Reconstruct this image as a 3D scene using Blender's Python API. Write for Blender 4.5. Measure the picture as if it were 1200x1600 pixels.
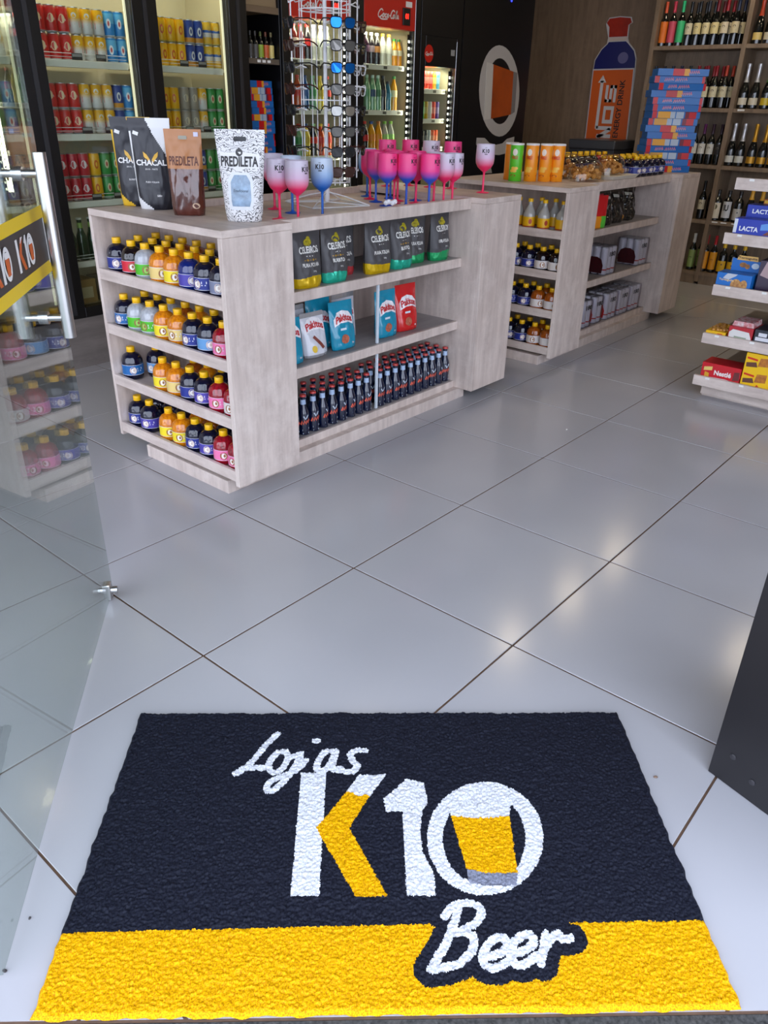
import bpy, bmesh, math, random
import numpy as np
from mathutils import Matrix, Vector, noise
random.seed(7)
SC = bpy.context.scene
COL = SC.collection
for o in list(bpy.data.objects):
    bpy.data.objects.remove(o)

# ---------------------------------------------------------------- camera, world, exposure
cam = bpy.data.cameras.new('camera')
cam.sensor_fit = 'VERTICAL'; cam.sensor_height = 32.0; cam.lens = 24.0
cam.clip_start = 0.02; cam.clip_end = 200
camo = bpy.data.objects.new('camera', cam); COL.objects.link(camo)
CR = (0.760047, 0.649544, 0.020524); CU = (-0.318416, 0.344683, 0.883066); CW = (-0.566516, 0.677706, -0.468801)
camo.matrix_world = Matrix(((CR[0], CU[0], -CW[0], 0), (CR[1], CU[1], -CW[1], 0), (CR[2], CU[2], -CW[2], 1.36717), (0, 0, 0, 1)))
SC.camera = camo
SC.view_settings.view_transform = 'Standard'; SC.view_settings.look = 'None'
SC.view_settings.exposure = 0.64; SC.view_settings.gamma = 1.0
SC.view_settings.use_curve_mapping = False
SC.render.film_transparent = False
try:
    SC.cycles.use_denoising = True
    SC.cycles.max_bounces = 7; SC.cycles.transparent_max_bounces = 16
    SC.cycles.glossy_bounces = 4; SC.cycles.diffuse_bounces = 4
    SC.cycles.caustics_reflective = False; SC.cycles.caustics_refractive = False
    SC.cycles.sample_clamp_indirect = 6
except Exception:
    pass
WORLD_STRENGTH = 2.95
CEIL_LAMP = 1.0
COOLER_LAMP = 1.35
w = bpy.data.worlds.new('sky'); SC.world = w; w.use_nodes = True
nt = w.node_tree; nt.nodes.clear()
out = nt.nodes.new('ShaderNodeOutputWorld'); bg = nt.nodes.new('ShaderNodeBackground')
tc = nt.nodes.new('ShaderNodeTexCoord'); sep = nt.nodes.new('ShaderNodeSeparateXYZ'); ramp = nt.nodes.new('ShaderNodeValToRGB')
nt.links.new(tc.outputs['Generated'], sep.inputs[0]); nt.links.new(sep.outputs['Z'], ramp.inputs[0])
ramp.color_ramp.elements[0].color = (0.78, 0.84, 1.0, 1); ramp.color_ramp.elements[1].color = (0.66, 0.78, 1.0, 1)
nt.links.new(ramp.outputs[0], bg.inputs['Color']); bg.inputs['Strength'].default_value = WORLD_STRENGTH
nt.links.new(bg.outputs[0], out.inputs['Surface'])

# ---------------------------------------------------------------- materials
def s2l(c):
    c = c / 255.0
    return c / 12.92 if c <= 0.04045 else ((c + 0.055) / 1.055) ** 2.4
def rgb(c): return (s2l(c[0]), s2l(c[1]), s2l(c[2]), 1.0)
_M = {}
def M(name, c=(200, 200, 200), rough=0.5, metal=0.0, spec=0.5, coat=0.0, emit=0.0, nscale=0, namt=0.0, bump=0.0, bscale=0, stretch=None, c2=None, trans=0.0, alpha=1.0):
    if name in _M: return _M[name]
    m = bpy.data.materials.new(name); m.use_nodes = True
    nt = m.node_tree; b = nt.nodes['Principled BSDF']
    b.inputs['Base Color'].default_value = rgb(c); b.inputs['Roughness'].default_value = rough
    b.inputs['Metallic'].default_value = metal; b.inputs['Specular IOR Level'].default_value = spec
    b.inputs['Coat Weight'].default_value = coat; b.inputs['Transmission Weight'].default_value = trans; b.inputs['Alpha'].default_value = alpha
    if emit:
        b.inputs['Emission Color'].default_value = rgb(c); b.inputs['Emission Strength'].default_value = emit
    if nscale:
        t = nt.nodes.new('ShaderNodeTexCoord'); mp = nt.nodes.new('ShaderNodeMapping'); n = nt.nodes.new('ShaderNodeTexNoise')
        n.inputs['Scale'].default_value = nscale; n.inputs['Detail'].default_value = 5; n.inputs['Roughness'].default_value = 0.6
        nt.links.new(t.outputs['Object'], mp.inputs[0]); nt.links.new(mp.outputs[0], n.inputs['Vector'])
        if stretch: mp.inputs['Scale'].default_value = stretch
        r = nt.nodes.new('ShaderNodeValToRGB')
        a = rgb(c2) if c2 else tuple(x * (1 - namt) for x in rgb(c)[:3]) + (1,)
        r.color_ramp.elements[0].position = 0.3; r.color_ramp.elements[1].position = 0.7
        r.color_ramp.elements[0].color = a; r.color_ramp.elements[1].color = rgb(c)
        nt.links.new(n.outputs['Fac'], r.inputs[0]); nt.links.new(r.outputs[0], b.inputs['Base Color'])
    if bump:
        t = nt.nodes.new('ShaderNodeTexCoord'); n = nt.nodes.new('ShaderNodeTexNoise'); bp = nt.nodes.new('ShaderNodeBump')
        n.inputs['Scale'].default_value = bscale or 60; n.inputs['Detail'].default_value = 3
        bp.inputs['Strength'].default_value = bump; bp.inputs['Distance'].default_value = 0.004
        nt.links.new(t.outputs['Object'], n.inputs['Vector']); nt.links.new(n.outputs['Fac'], bp.inputs['Height']); nt.links.new(bp.outputs[0], b.inputs['Normal'])
    _M[name] = m
    return m
def C(c, rough=0.45, **k):
    return M('paint_%d_%d_%d_%d' % (c[0], c[1], c[2], int(rough * 100)) + ''.join('_%s%s' % (a, str(b)) for a, b in sorted(k.items())), c, rough, **k)
def bandmat(name, bands, rough=0.35, metal=0.0, interp='CONSTANT', coat=0.0):
    """bands: list of (z, rgb) from the bottom of the object upwards, in metres of the object's own z axis"""
    if name in _M: return _M[name]
    m = bpy.data.materials.new(name); m.use_nodes = True
    nt = m.node_tree; b = nt.nodes['Principled BSDF']
    b.inputs['Roughness'].default_value = rough; b.inputs['Metallic'].default_value = metal; b.inputs['Coat Weight'].default_value = coat
    t = nt.nodes.new('ShaderNodeTexCoord'); s = nt.nodes.new('ShaderNodeSeparateXYZ'); mr = nt.nodes.new('ShaderNodeMapRange'); r = nt.nodes.new('ShaderNodeValToRGB')
    z0, z1 = bands[0][0], bands[-1][0] + 0.02
    mr.inputs['From Min'].default_value = z0; mr.inputs['From Max'].default_value = z1
    r.color_ramp.interpolation = interp
    els = r.color_ramp.elements
    for i, (z, c) in enumerate(bands):
        p = (z - z0) / (z1 - z0)
        e = els[i] if i < 2 else els.new(p)
        e.position = p; e.color = rgb(c)
    if len(bands) == 1: els.remove(els[1])
    nt.links.new(t.outputs['Object'], s.inputs[0]); nt.links.new(s.outputs['Z'], mr.inputs['Value']); nt.links.new(mr.outputs[0], r.inputs[0]); nt.links.new(r.outputs[0], b.inputs['Base Color'])
    _M[name] = m
    return m
def glass(name, tint=(235, 245, 240), f0=0.04, rough=0.0):
    """thin clear sheet: see-through with an angle dependent mirror reflection"""
    if name in _M: return _M[name]
    m = bpy.data.materials.new(name); m.use_nodes = True
    nt = m.node_tree; nt.nodes.clear()
    o = nt.nodes.new('ShaderNodeOutputMaterial'); mx = nt.nodes.new('ShaderNodeMixShader'); tr = nt.nodes.new('ShaderNodeBsdfTransparent'); gl = nt.nodes.new('ShaderNodeBsdfGlossy'); lw = nt.nodes.new('ShaderNodeLayerWeight')
    lw.inputs['Blend'].default_value = 0.5
    pw = nt.nodes.new('ShaderNodeMath'); pw.operation = 'POWER'; pw.inputs[1].default_value = 5.0
    ml = nt.nodes.new('ShaderNodeMath'); ml.operation = 'MULTIPLY_ADD'; ml.inputs[1].default_value = 1 - f0; ml.inputs[2].default_value = f0
    tr.inputs['Color'].default_value = rgb(tint); gl.inputs['Roughness'].default_value = rough
    nt.links.new(lw.outputs['Facing'], pw.inputs[0]); nt.links.new(pw.outputs[0], ml.inputs[0]); nt.links.new(ml.outputs[0], mx.inputs[0])
    nt.links.new(tr.outputs[0], mx.inputs[1]); nt.links.new(gl.outputs[0], mx.inputs[2]); nt.links.new(mx.outputs[0], o.inputs[0])
    _M[name] = m
    return m
def woodmat(name, c1, c2, c3, rough=0.45, axis='Z'):
    """washed grey board with soft streaks along one axis and pale cloudy patches"""
    if name in _M: return _M[name]
    m = bpy.data.materials.new(name); m.use_nodes = True
    nt = m.node_tree; b = nt.nodes['Principled BSDF']; b.inputs['Roughness'].default_value = rough
    t = nt.nodes.new('ShaderNodeTexCoord'); mp = nt.nodes.new('ShaderNodeMapping'); n1 = nt.nodes.new('ShaderNodeTexNoise'); n2 = nt.nodes.new('ShaderNodeTexNoise')
    mp.inputs['Scale'].default_value = (1, 1, 0.12) if axis == 'Z' else ((0.12, 1, 1) if axis == 'X' else (1, 0.12, 1))
    n1.inputs['Scale'].default_value = 22; n1.inputs['Detail'].default_value = 6; n1.inputs['Roughness'].default_value = 0.65
    n2.inputs['Scale'].default_value = 9; n2.inputs['Detail'].default_value = 6; n2.inputs['Roughness'].default_value = 0.7
    nt.links.new(t.outputs['Object'], mp.inputs[0]); nt.links.new(mp.outputs[0], n1.inputs['Vector']); nt.links.new(t.outputs['Object'], n2.inputs['Vector'])
    r1 = nt.nodes.new('ShaderNodeValToRGB'); r1.color_ramp.elements[0].color = rgb(c1); r1.color_ramp.elements[1].color = rgb(c2)
    r1.color_ramp.elements[0].position = 0.34; r1.color_ramp.elements[1].position = 0.66
    r2 = nt.nodes.new('ShaderNodeValToRGB'); r2.color_ramp.elements[0].position = 0.48; r2.color_ramp.elements[1].position = 0.78
    mix = nt.nodes.new('ShaderNodeMixRGB'); mix.inputs[2].default_value = rgb(c3)
    mul = nt.nodes.new('ShaderNodeMath'); mul.operation = 'MULTIPLY'; mul.inputs[1].default_value = 0.6
    nt.links.new(n1.outputs['Fac'], r1.inputs[0]); nt.links.new(n2.outputs['Fac'], r2.inputs[0]); nt.links.new(r2.outputs[0], mul.inputs[0])
    nt.links.new(mul.outputs[0], mix.inputs[0]); nt.links.new(r1.outputs[0], mix.inputs[1]); nt.links.new(mix.outputs[0], b.inputs['Base Color'])
    bp = nt.nodes.new('ShaderNodeBump'); bp.inputs['Strength'].default_value = 0.12; bp.inputs['Distance'].default_value = 0.002
    nt.links.new(n1.outputs['Fac'], bp.inputs['Height']); nt.links.new(bp.outputs[0], b.inputs['Normal'])
    _M[name] = m
    return m

WOOD = woodmat('washed_grey_wood', (184, 167, 158), (215, 199, 189), (230, 217, 208))
WOODH = woodmat('washed_grey_wood_flat', (184, 167, 158), (215, 199, 189), (230, 217, 208), axis='X')
DIMWOOD = woodmat('grey_wood_dimmed', (112, 93, 74), (138, 117, 95), (146, 126, 104))  # like the counter wood; the weak warm light at the back is in the colour
DIMWALLW = woodmat('wall_wood_dimmed', (112, 90, 70), (134, 110, 88), (140, 117, 94))  # back wall wood, its colour darkened for the dim rear of the shop
BLACK = M('black_lacquer', (14, 14, 16), 0.35)
BLACKP = M('black_plastic', (22, 22, 24), 0.4)
CHROME = M('brushed_steel', (205, 203, 202), 0.28, metal=1.0)
WIREW = M('white_wire', (226, 226, 228), 0.35)
FRIDGEW = M('cooler_lining', (204, 194, 166), 0.5)
SHELFW = M('cooler_shelf', (226, 224, 214), 0.4)
GLASS = glass('clear_pane', (244, 248, 244))
DOORGLASS = glass('door_glass', (236, 241, 238), 0.05)
SILVER = M('aluminium', (190, 192, 195), 0.35, metal=0.9)
PAPER = M('price_paper', (232, 232, 228), 0.6)

# ---------------------------------------------------------------- mesh helpers
class MB:
    def __init__(s): s.v = []; s.f = []; s.m = []
    def add(s, vs, fs, m=0):
        b = len(s.v); s.v += [tuple(v) for v in vs]
        for f in fs: s.f.append(tuple(i + b for i in f)); s.m.append(m)
        return s
    def box(s, x0, y0, z0, x1, y1, z1, m=0):
        vs = [(x0, y0, z0), (x1, y0, z0), (x1, y1, z0), (x0, y1, z0), (x0, y0, z1), (x1, y0, z1), (x1, y1, z1), (x0, y1, z1)]
        return s.add(vs, [(0, 3, 2, 1), (4, 5, 6, 7), (0, 1, 5, 4), (1, 2, 6, 5), (2, 3, 7, 6), (3, 0, 4, 7)], m)
    def cbox(s, x0, y0, z0, x1, y1, z1, c=0.002, m=0):
        """box with chamfered edges on the top and the sides"""
        def ring(z, i): return [(x0 + i, y0, z), (x1 - i, y0, z), (x1, y0 + i, z), (x1, y1 - i, z), (x1 - i, y1, z), (x0 + i, y1, z), (x0, y1 - i, z), (x0, y0 + i, z)]
        def inner(z): return [(x0 + c, y0 + c, z), (x1 - c, y0 + c, z), (x1 - c, y0 + c, z), (x1 - c, y1 - c, z), (x1 - c, y1 - c, z), (x0 + c, y1 - c, z), (x0 + c, y1 - c, z), (x0 + c, y0 + c, z)]
        A = [inner(z0), ring(z0 + c, c), ring(z1 - c, c), inner(z1)]
        vs = sum(A, []); fs = []
        for k in range(3):
            for i in range(8):
                j = (i + 1) % 8; fs.append((k * 8 + i, k * 8 + j, (k + 1) * 8 + j, (k + 1) * 8 + i))
        fs += [(0, 6, 4, 2), (24, 26, 28, 30)]
        return s.add(vs, fs, m)
    def lathe(s, prof, n=16, cx=0, cy=0, m=0, mod=None, a0=0.0, a1=2 * math.pi, cap=True):
        full = abs(a1 - a0 - 2 * math.pi) < 1e-6
        k = n if full else n + 1
        vs = []
        for (r, z) in prof:
            for i in range(k):
                a = a0 + (a1 - a0) * i / n
                rr = r * (mod(a, z) if mod else 1)
                vs.append((cx + rr * math.cos(a), cy + rr * math.sin(a), z))
        fs = []
        for j in range(len(prof) - 1):
            for i in range(n):
                i2 = (i + 1) % k if full else i + 1
                fs.append((j * k + i, j * k + i2, (j + 1) * k + i2, (j + 1) * k + i))
        if full and cap:
            fs.append(tuple(range(k - 1, -1, -1))); e = (len(prof) - 1) * k; fs.append(tuple(range(e, e + k)))
        return s.add(vs, fs, m)
    def tube(s, pts, r, n=6, m=0, closed=False):
        P = [Vector(p) for p in pts]; L = len(P); vs = []; fs = []
        up = Vector((0, 0, 1))
        for i, p in enumerate(P):
            a = P[(i - 1) % L] if (closed or i > 0) else P[i]; b = P[(i + 1) % L] if (closed or i < L - 1) else P[i]
            t = (b - a).normalized()
            ref = up if abs(t.dot(up)) < 0.95 else Vector((1, 0, 0))
            x = t.cross(ref).normalized(); y = x.cross(t)
            for k in range(n):
                q = 2 * math.pi * k / n
                vs.append(p + (x * math.cos(q) + y * math.sin(q)) * r)
        R = L if closed else L - 1
        for i in range(R):
            i2 = (i + 1) % L
            for k in range(n):
                k2 = (k + 1) % n; fs.append((i * n + k, i * n + k2, i2 * n + k2, i2 * n + k))
        if not closed:
            fs.append(tuple(range(n - 1, -1, -1))); fs.append(tuple(range((L - 1) * n, L * n)))
        return s.add(vs, fs, m)
    def prism(s, poly, fn, w0, w1, m=0):
        """poly: 2D outline (ccw seen from +w), fn(u, v, w) -> xyz"""
        n = len(poly)
        vs = [fn(u, v, w0) for u, v in poly] + [fn(u, v, w1) for u, v in poly]
        fs = [tuple(range(n - 1, -1, -1)), tuple(range(n, 2 * n))] + [(i, (i + 1) % n, n + (i + 1) % n, n + i) for i in range(n)]
        return s.add(vs, fs, m)
    def ribbon(s, pts, wd, fn, w=0.0, m=0):
        """flat stroke of width wd along 2D points, mapped by fn(u, v, w)"""
        P = [Vector((p[0], p[1])) for p in pts]; vs = []; fs = []
        for i, p in enumerate(P):
            t = (P[min(i + 1, len(P) - 1)] - P[max(i - 1, 0)])
            t = t.normalized() if t.length > 1e-9 else Vector((1, 0))
            nn = Vector((-t.y, t.x)) * wd / 2
            a, b = p + nn, p - nn
            vs += [fn(a.x, a.y, w), fn(b.x, b.y, w)]
            if i: fs.append((2 * i - 2, 2 * i - 1, 2 * i + 1, 2 * i))
        return s.add(vs, fs, m)
    def patch(s, poly, fn, w=0.0, m=0, lim=0.009):
        P, F = refine(poly, [tuple(range(len(poly)))], lim)
        return s.add([fn(a, b, w) for a, b in P], F, m)
    def disc(s, u, v, ru, rv, fn, w=0.0, n=16, m=0):
        vs = [fn(u + ru * math.cos(2 * math.pi * i / n), v + rv * math.sin(2 * math.pi * i / n), w) for i in range(n)]
        return s.add(vs, [tuple(range(n))], m)
    def text(s, t, u, v, height, fn, w=0.0, m=0, width=None, italic=0.0, bold=0.0, align='C', bend=0.0):
        vs, fs, W = text_geo(t, bold)
        sx = height if width is None else width / W
        off = {'C': -W * sx / 2, 'L': 0, 'R': -W * sx}[align]
        o = []
        for a, b in vs:
            x = u + off + a * sx + b * height * italic; y = v + b * height
            if bend: y -= bend * ((x - u) / max(W * sx / 2, 1e-6)) ** 2
            o.append(fn(x, y, w))
        return s.add(o, fs, m)
    def mesh(s, name, mats, smooth=True, angle=40):
        me = bpy.data.meshes.new(name)
        me.from_pydata(s.v, [], s.f)
        if not isinstance(mats, (list, tuple)): mats = [mats]
        for x in mats: me.materials.append(x)
        if len(mats) > 1:
            me.polygons.foreach_set('material_index', s.m)
        if smooth:
            me.polygons.foreach_set('use_smooth', [True] * len(me.polygons))
            me.set_sharp_from_angle(angle=math.radians(angle))
        me.update()
        return me
def refine(P, F, lim):
    """split the long edges of a flat outline so that it can follow a curved surface"""
    bm = bmesh.new(); vs = [bm.verts.new((a, b, 0)) for a, b in P]
    for f in F:
        try: bm.faces.new([vs[i] for i in f])
        except ValueError: pass
    bmesh.ops.triangulate(bm, faces=bm.faces)
    for _ in range(3):
        e = [x for x in bm.edges if x.calc_length() > lim]
        if not e: break
        bmesh.ops.subdivide_edges(bm, edges=e, cuts=1); bmesh.ops.triangulate(bm, faces=bm.faces)
    bm.verts.index_update()
    P2 = [(v.co.x, v.co.y) for v in bm.verts]; F2 = [tuple(v.index for v in f.verts) for f in bm.faces]
    bm.free()
    return P2, F2
_T = {}
def text_geo(t, bold=0.0):
    k = (t, bold)
    if k in _T: return _T[k]
    cu = bpy.data.curves.new('t', 'FONT'); cu.body = t; cu.size = 1.0; cu.offset = bold; cu.resolution_u = 3
    ob = bpy.data.objects.new('t', cu); COL.objects.link(ob)
    dg = bpy.context.evaluated_depsgraph_get(); me = bpy.data.meshes.new_from_object(ob.evaluated_get(dg))
    P = [(v.co.x, v.co.y) for v in me.vertices]; F = [tuple(p.vertices) for p in me.polygons]
    x0 = min(p[0] for p in P); x1 = max(p[0] for p in P); y0 = min(p[1] for p in P); y1 = max(p[1] for p in P)
    h = y1 - y0
    P = [((a - x0) / h, (b - y0) / h) for a, b in P]
    P, F = refine(P, F, 0.28)
    bpy.data.objects.remove(ob); bpy.data.curves.remove(cu); bpy.data.meshes.remove(me)
    _T[k] = (P, F, (x1 - x0) / h)
    return _T[k]

# ---------------------------------------------------------------- object helpers
def obj(name, me, parent=None, loc=(0, 0, 0), rot=(0, 0, 0), mats=None, label=None):
    o = bpy.data.objects.new(name, me); COL.objects.link(o)
    o.location = loc; o.rotation_euler = rot
    if parent is not None: o.parent = parent
    if mats:
        for i, m in enumerate(mats):
            if m is not None and me is not None and i < len(me.materials):
                o.material_slots[i].link = 'OBJECT'; o.material_slots[i].material = m
    if label: o['label'] = label
    return o
def tag(o, label, cat, group=None):
    o['label'] = label; o['category'] = cat
    if group: o['group'] = group
    return o
def thing(name, label, cat, loc=(0, 0, 0), rz=0.0, group=None):
    o = obj(name, None, None, loc, (0, 0, rz)); o.empty_display_size = 0.05
    return tag(o, label, cat, group)
def struct(name, me, label=None, parent=None):
    o = obj(name, me, parent)
    if parent is None: o['kind'] = 'structure'
    if label: o['label'] = label
    return o
def put(kind, name, label, cat, loc, rz=0.0, group=None, mats=None, rx=0.0, ry=0.0, scale=None):
    """kind: list of (part name, mesh); the first is the thing itself, the others its parts. mats: {part name: [materials]}"""
    mats = mats or {}
    r = obj(name, kind[0][1], None, loc, (rx, ry, rz), mats.get(kind[0][0]))
    if scale: r.scale = scale
    tag(r, label, cat, group)
    for pn, me in kind[1:]:
        obj(pn, me, r, mats=mats.get(pn))
    return r
ORD = ['first', 'second', 'third', 'fourth', 'fifth', 'sixth', 'seventh', 'eighth', 'ninth', 'tenth', 'eleventh', 'twelfth', 'thirteenth', 'fourteenth', 'fifteenth', 'sixteenth', 'seventeenth', 'eighteenth', 'nineteenth', 'twentieth']
PI = math.pi
FACE = math.radians(-48)      # direction (world angle) from the counters towards the entrance

# ================================================================ THE SETTING
T0 = Vector((-0.95, 0.150)); FA = math.radians(41.95)
E1 = Vector((math.cos(FA), math.sin(FA))); E2 = Vector((-E1.y, E1.x))     # along the shop front / into the shop
XL, XR, YB = -4.62, 2.6, 7.5
CEIL = 2.75
def front_y(x): return T0.y + (x - T0.x) * E1.y / E1.x
def clip(poly, p0, nrm):
    o = []
    for i in range(len(poly)):
        a, b = Vector(poly[i]), Vector(poly[(i + 1) % len(poly)])
        da, db = (a - p0).dot(nrm), (b - p0).dot(nrm)
        if da >= 0: o.append((a.x, a.y))
        if (da >= 0) != (db >= 0):
            t = da / (da - db); c = a + (b - a) * t; o.append((c.x, c.y))
    return o
def area(p): return 0.5 * sum(p[i][0] * p[(i + 1) % len(p)][1] - p[(i + 1) % len(p)][0] * p[i][1] for i in range(len(p)))
ident = lambda u, v, w: (u, v, w)

GROUT = M('grout', (100, 74, 56), 0.8, nscale=40, namt=0.35)
def tilemat():
    m = bpy.data.materials.new('grey_porcelain'); m.use_nodes = True
    nt = m.node_tree; b = nt.nodes['Principled BSDF']
    t = nt.nodes.new('ShaderNodeTexCoord'); n = nt.nodes.new('ShaderNodeTexNoise'); r = nt.nodes.new('ShaderNodeValToRGB'); n2 = nt.nodes.new('ShaderNodeTexNoise'); r2 = nt.nodes.new('ShaderNodeMapRange')
    g = nt.nodes.new('ShaderNodeNewGeometry')
    n.inputs['Scale'].default_value = 1.6; n.inputs['Detail'].default_value = 2; n.inputs['Roughness'].default_value = 0.5
    r.color_ramp.elements[0].color = rgb((162, 160, 163)); r.color_ramp.elements[1].color = rgb((186, 183, 185))
    r.color_ramp.elements[0].position = 0.0; r.color_ramp.elements[1].position = 1.0
    n2.inputs['Scale'].default_value = 1.5; n2.inputs['Detail'].default_value = 1
    r2.inputs['To Min'].default_value = 0.24; r2.inputs['To Max'].default_value = 0.30
    nt.links.new(g.outputs['Position'], n.inputs['Vector']); nt.links.new(n.outputs['Fac'], r.inputs[0]); nt.links.new(r.outputs[0], b.inputs['Base Color'])
    nt.links.new(g.outputs['Position'], n2.inputs['Vector']); b.inputs['Roughness'].default_value = 0.18
    b.inputs['Specular IOR Level'].default_value = 0.5
    return m
TILE = tilemat()
room = clip([(XL, -6), (XR, -6), (XR, YB), (XL, YB)], T0, E2)
floor = struct('floor', MB().prism(room, ident, -0.06, -0.0025).mesh('floor', GROUT, False), 'pale grey square porcelain tiles laid diagonally to the entrance')
TS = 0.62; GX, GY = -1.46867, 1.60618; gap = 0.0030
full_tile = MB().cbox(gap, gap, -0.012, TS - gap, TS - gap, 0.0, 0.0012).mesh('floor_tile', TILE, False)
for i in range(-6, 8):
    for j in range(-9, 11):
        x0, y0 = GX + i * TS, GY + j * TS
        sq = [(x0 + gap, y0 + gap), (x0 + TS - gap, y0 + gap), (x0 + TS - gap, y0 + TS - gap), (x0 + gap, y0 + TS - gap)]
        p = clip(sq, T0 + E2 * 0.004, E2)
        for q, nn in (((XL, 0), (1, 0)), ((XR, 0), (-1, 0)), ((0, YB), (0, -1))):
            if len(p) > 2: p = clip(p, Vector(q), Vector(nn))
        if len(p) < 3 or area(p) < 0.002: continue
        if abs(area(p) - (TS - 2 * gap) ** 2) < 1e-6: obj('floor_tile', full_tile, floor, (x0, y0, 0))
        else: obj('floor_tile', MB().prism(p, ident, -0.012, 0.0).mesh('floor_tile', TILE, False), floor)
# stone sill under the entrance and pavement outside
GRAN = M('dark_granite', (40, 40, 40), 0.35, nscale=160, c2=(88, 86, 84))
def strip(d0, d1, l0, l1): return [tuple(T0 + E1 * a + E2 * b) for a, b in ((l0, d0), (l1, d0), (l1, d1), (l0, d1))]
struct('trim_1', MB().prism(strip(-0.34, -0.001, -4.9, 4.9), ident, -0.06, -0.004).mesh('trim_1', GRAN, False), 'dark speckled granite sill along the shop front')
PAV = M('concrete_paving', (150, 148, 144), 0.85, nscale=6, namt=0.15, bump=0.2, bscale=80)
struct('floor_pavement', MB().prism(strip(-9, -0.341, -9, 9), ident, -0.2, -0.03).mesh('floor_pavement', PAV, False), 'concrete pavement outside the shop')
# walls and ceiling
PLAST = M('wall_plaster', (196, 188, 174), 0.8, nscale=3, namt=0.06)
struct('wall_left', MB().box(XL - 0.12, -3.1, 0, XL, YB + 0.12, CEIL).mesh('wall_left', PLAST, False), 'plain wall behind the drinks coolers')
wb = struct('wall_back', MB().box(XL, YB, 0, XR, YB + 0.12, CEIL).mesh('wall_back', DIMWALLW, False), 'wood panelled wall at the back of the shop, colour darkened for dim light')
struct('wall_right', MB().box(XR, 3.3, 0, XR + 0.12, YB + 0.12, CEIL).mesh('wall_right', PLAST, False), 'plain side wall of the shop')
ceil_poly = [(XL, YB)] + [(XL, front_y(XL)), (XR, front_y(XR)), (XR, YB)]
struct('ceiling', MB().prism(ceil_poly, ident, CEIL, CEIL + 0.1).mesh('ceiling', M('ceiling_paint', (128, 123, 118), 0.8), False), 'grey painted shop ceiling')
struct('wall_front', MB().prism(strip(-0.08, 0.08, -4.9, 4.8), ident, 2.45, CEIL + 0.1).mesh('wall_front', M('fascia_black', (20, 20, 20), 0.5), False), 'dark fascia beam above the open shop front')
# plinth wall under the wall coolers, timber over them and the black end wall with the painted logo
struct('trim_2', MB().box(XL, -2.9, 0, -4.062, 6.67, 0.275).mesh('trim_2', woodmat('plinth_wood', (112, 104, 100), (132, 124, 120), (138, 130, 126), axis='Y'), False), 'grey plinth under the wall coolers')
struct('trim_3', MB().box(XL, -2.9, 2.12, -4.03, 5.60, CEIL).mesh('trim_3', M('tan_panel', (176, 156, 128), 0.6, nscale=5, namt=0.1), False), 'tan panel above the wall coolers')
wl = struct('wall_column', MB().box(XL, 5.66, 0.275, -4.05, 6.67, CEIL).mesh('wall_column', BLACK, False), 'black painted wall section with a large beer logo')
struct('baseboard_back', MB().box(-4.6, YB - 0.015, 0, -3.25, YB, 0.08).mesh('baseboard_back', DIMWOOD, False))
MATP={"kstem":[[0.416,0.53],[0.473,0.528],[0.472,0.218],[0.417,0.219]],"kfoam":[[0.547,0.521],[0.612,0.524],[0.572,0.46],[0.563,0.466],[0.552,0.461],[0.537,0.468],[0.526,0.474],[0.519,0.471]],"kgold":[[0.519,0.471],[0.526,0.474],[0.537,0.468],[0.552,0.461],[0.563,0.466],[0.572,0.46],[0.528,0.376],[0.605,0.216],[0.544,0.215],[0.458,0.376]],"one":[[0.603,0.454],[0.656,0.509],[0.696,0.498],[0.7,0.438],[0.687,0.422],[0.678,0.365],[0.679,0.319],[0.698,0.268],[0.699,0.217],[0.642,0.216],[0.643,0.419],[0.608,0.418]],"beer":[[0.748,0.406],[0.811,0.398],[0.875,0.404],[0.867,0.263],[0.811,0.264],[0.766,0.274]],"foam":[[0.741,0.473],[0.918,0.466],[0.88,0.428],[0.875,0.404],[0.811,0.398],[0.748,0.406],[0.746,0.433]],"gbase":[[0.766,0.275],[0.811,0.264],[0.867,0.265],[0.861,0.238],[0.807,0.235],[0.766,0.244]],"outer":[[0.937,0.346],[0.931,0.324],[0.922,0.303],[0.911,0.284],[0.897,0.267],[0.883,0.252],[0.866,0.238],[0.849,0.228],[0.831,0.222],[0.813,0.218],[0.795,0.216],[0.777,0.218],[0.76,0.222],[0.744,0.23],[0.73,0.24],[0.718,0.253],[0.707,0.269],[0.699,0.286],[0.694,0.305],[0.691,0.326],[0.691,0.348],[0.694,0.37],[0.7,0.392],[0.709,0.414],[0.722,0.434],[0.736,0.453],[0.754,0.469],[0.773,0.481],[0.793,0.492],[0.814,0.497],[0.836,0.499],[0.856,0.497],[0.875,0.49],[0.893,0.481],[0.908,0.467],[0.92,0.451],[0.931,0.432],[0.937,0.412],[0.94,0.39],[0.94,0.368]],"inner":[[0.899,0.345],[0.894,0.328],[0.888,0.31],[0.88,0.295],[0.87,0.28],[0.86,0.269],[0.848,0.258],[0.835,0.25],[0.823,0.244],[0.809,0.24],[0.797,0.239],[0.783,0.241],[0.772,0.244],[0.76,0.251],[0.75,0.259],[0.741,0.27],[0.734,0.282],[0.729,0.296],[0.726,0.313],[0.723,0.329],[0.724,0.346],[0.727,0.365],[0.732,0.382],[0.74,0.4],[0.748,0.416],[0.759,0.43],[0.771,0.443],[0.784,0.454],[0.799,0.461],[0.814,0.466],[0.829,0.467],[0.843,0.465],[0.856,0.46],[0.869,0.453],[0.879,0.442],[0.887,0.429],[0.895,0.415],[0.899,0.399],[0.901,0.38],[0.901,0.363]],"bandline":[[0.002,0.149],[0.548,0.157],[1.211,0.159]]}
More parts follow.
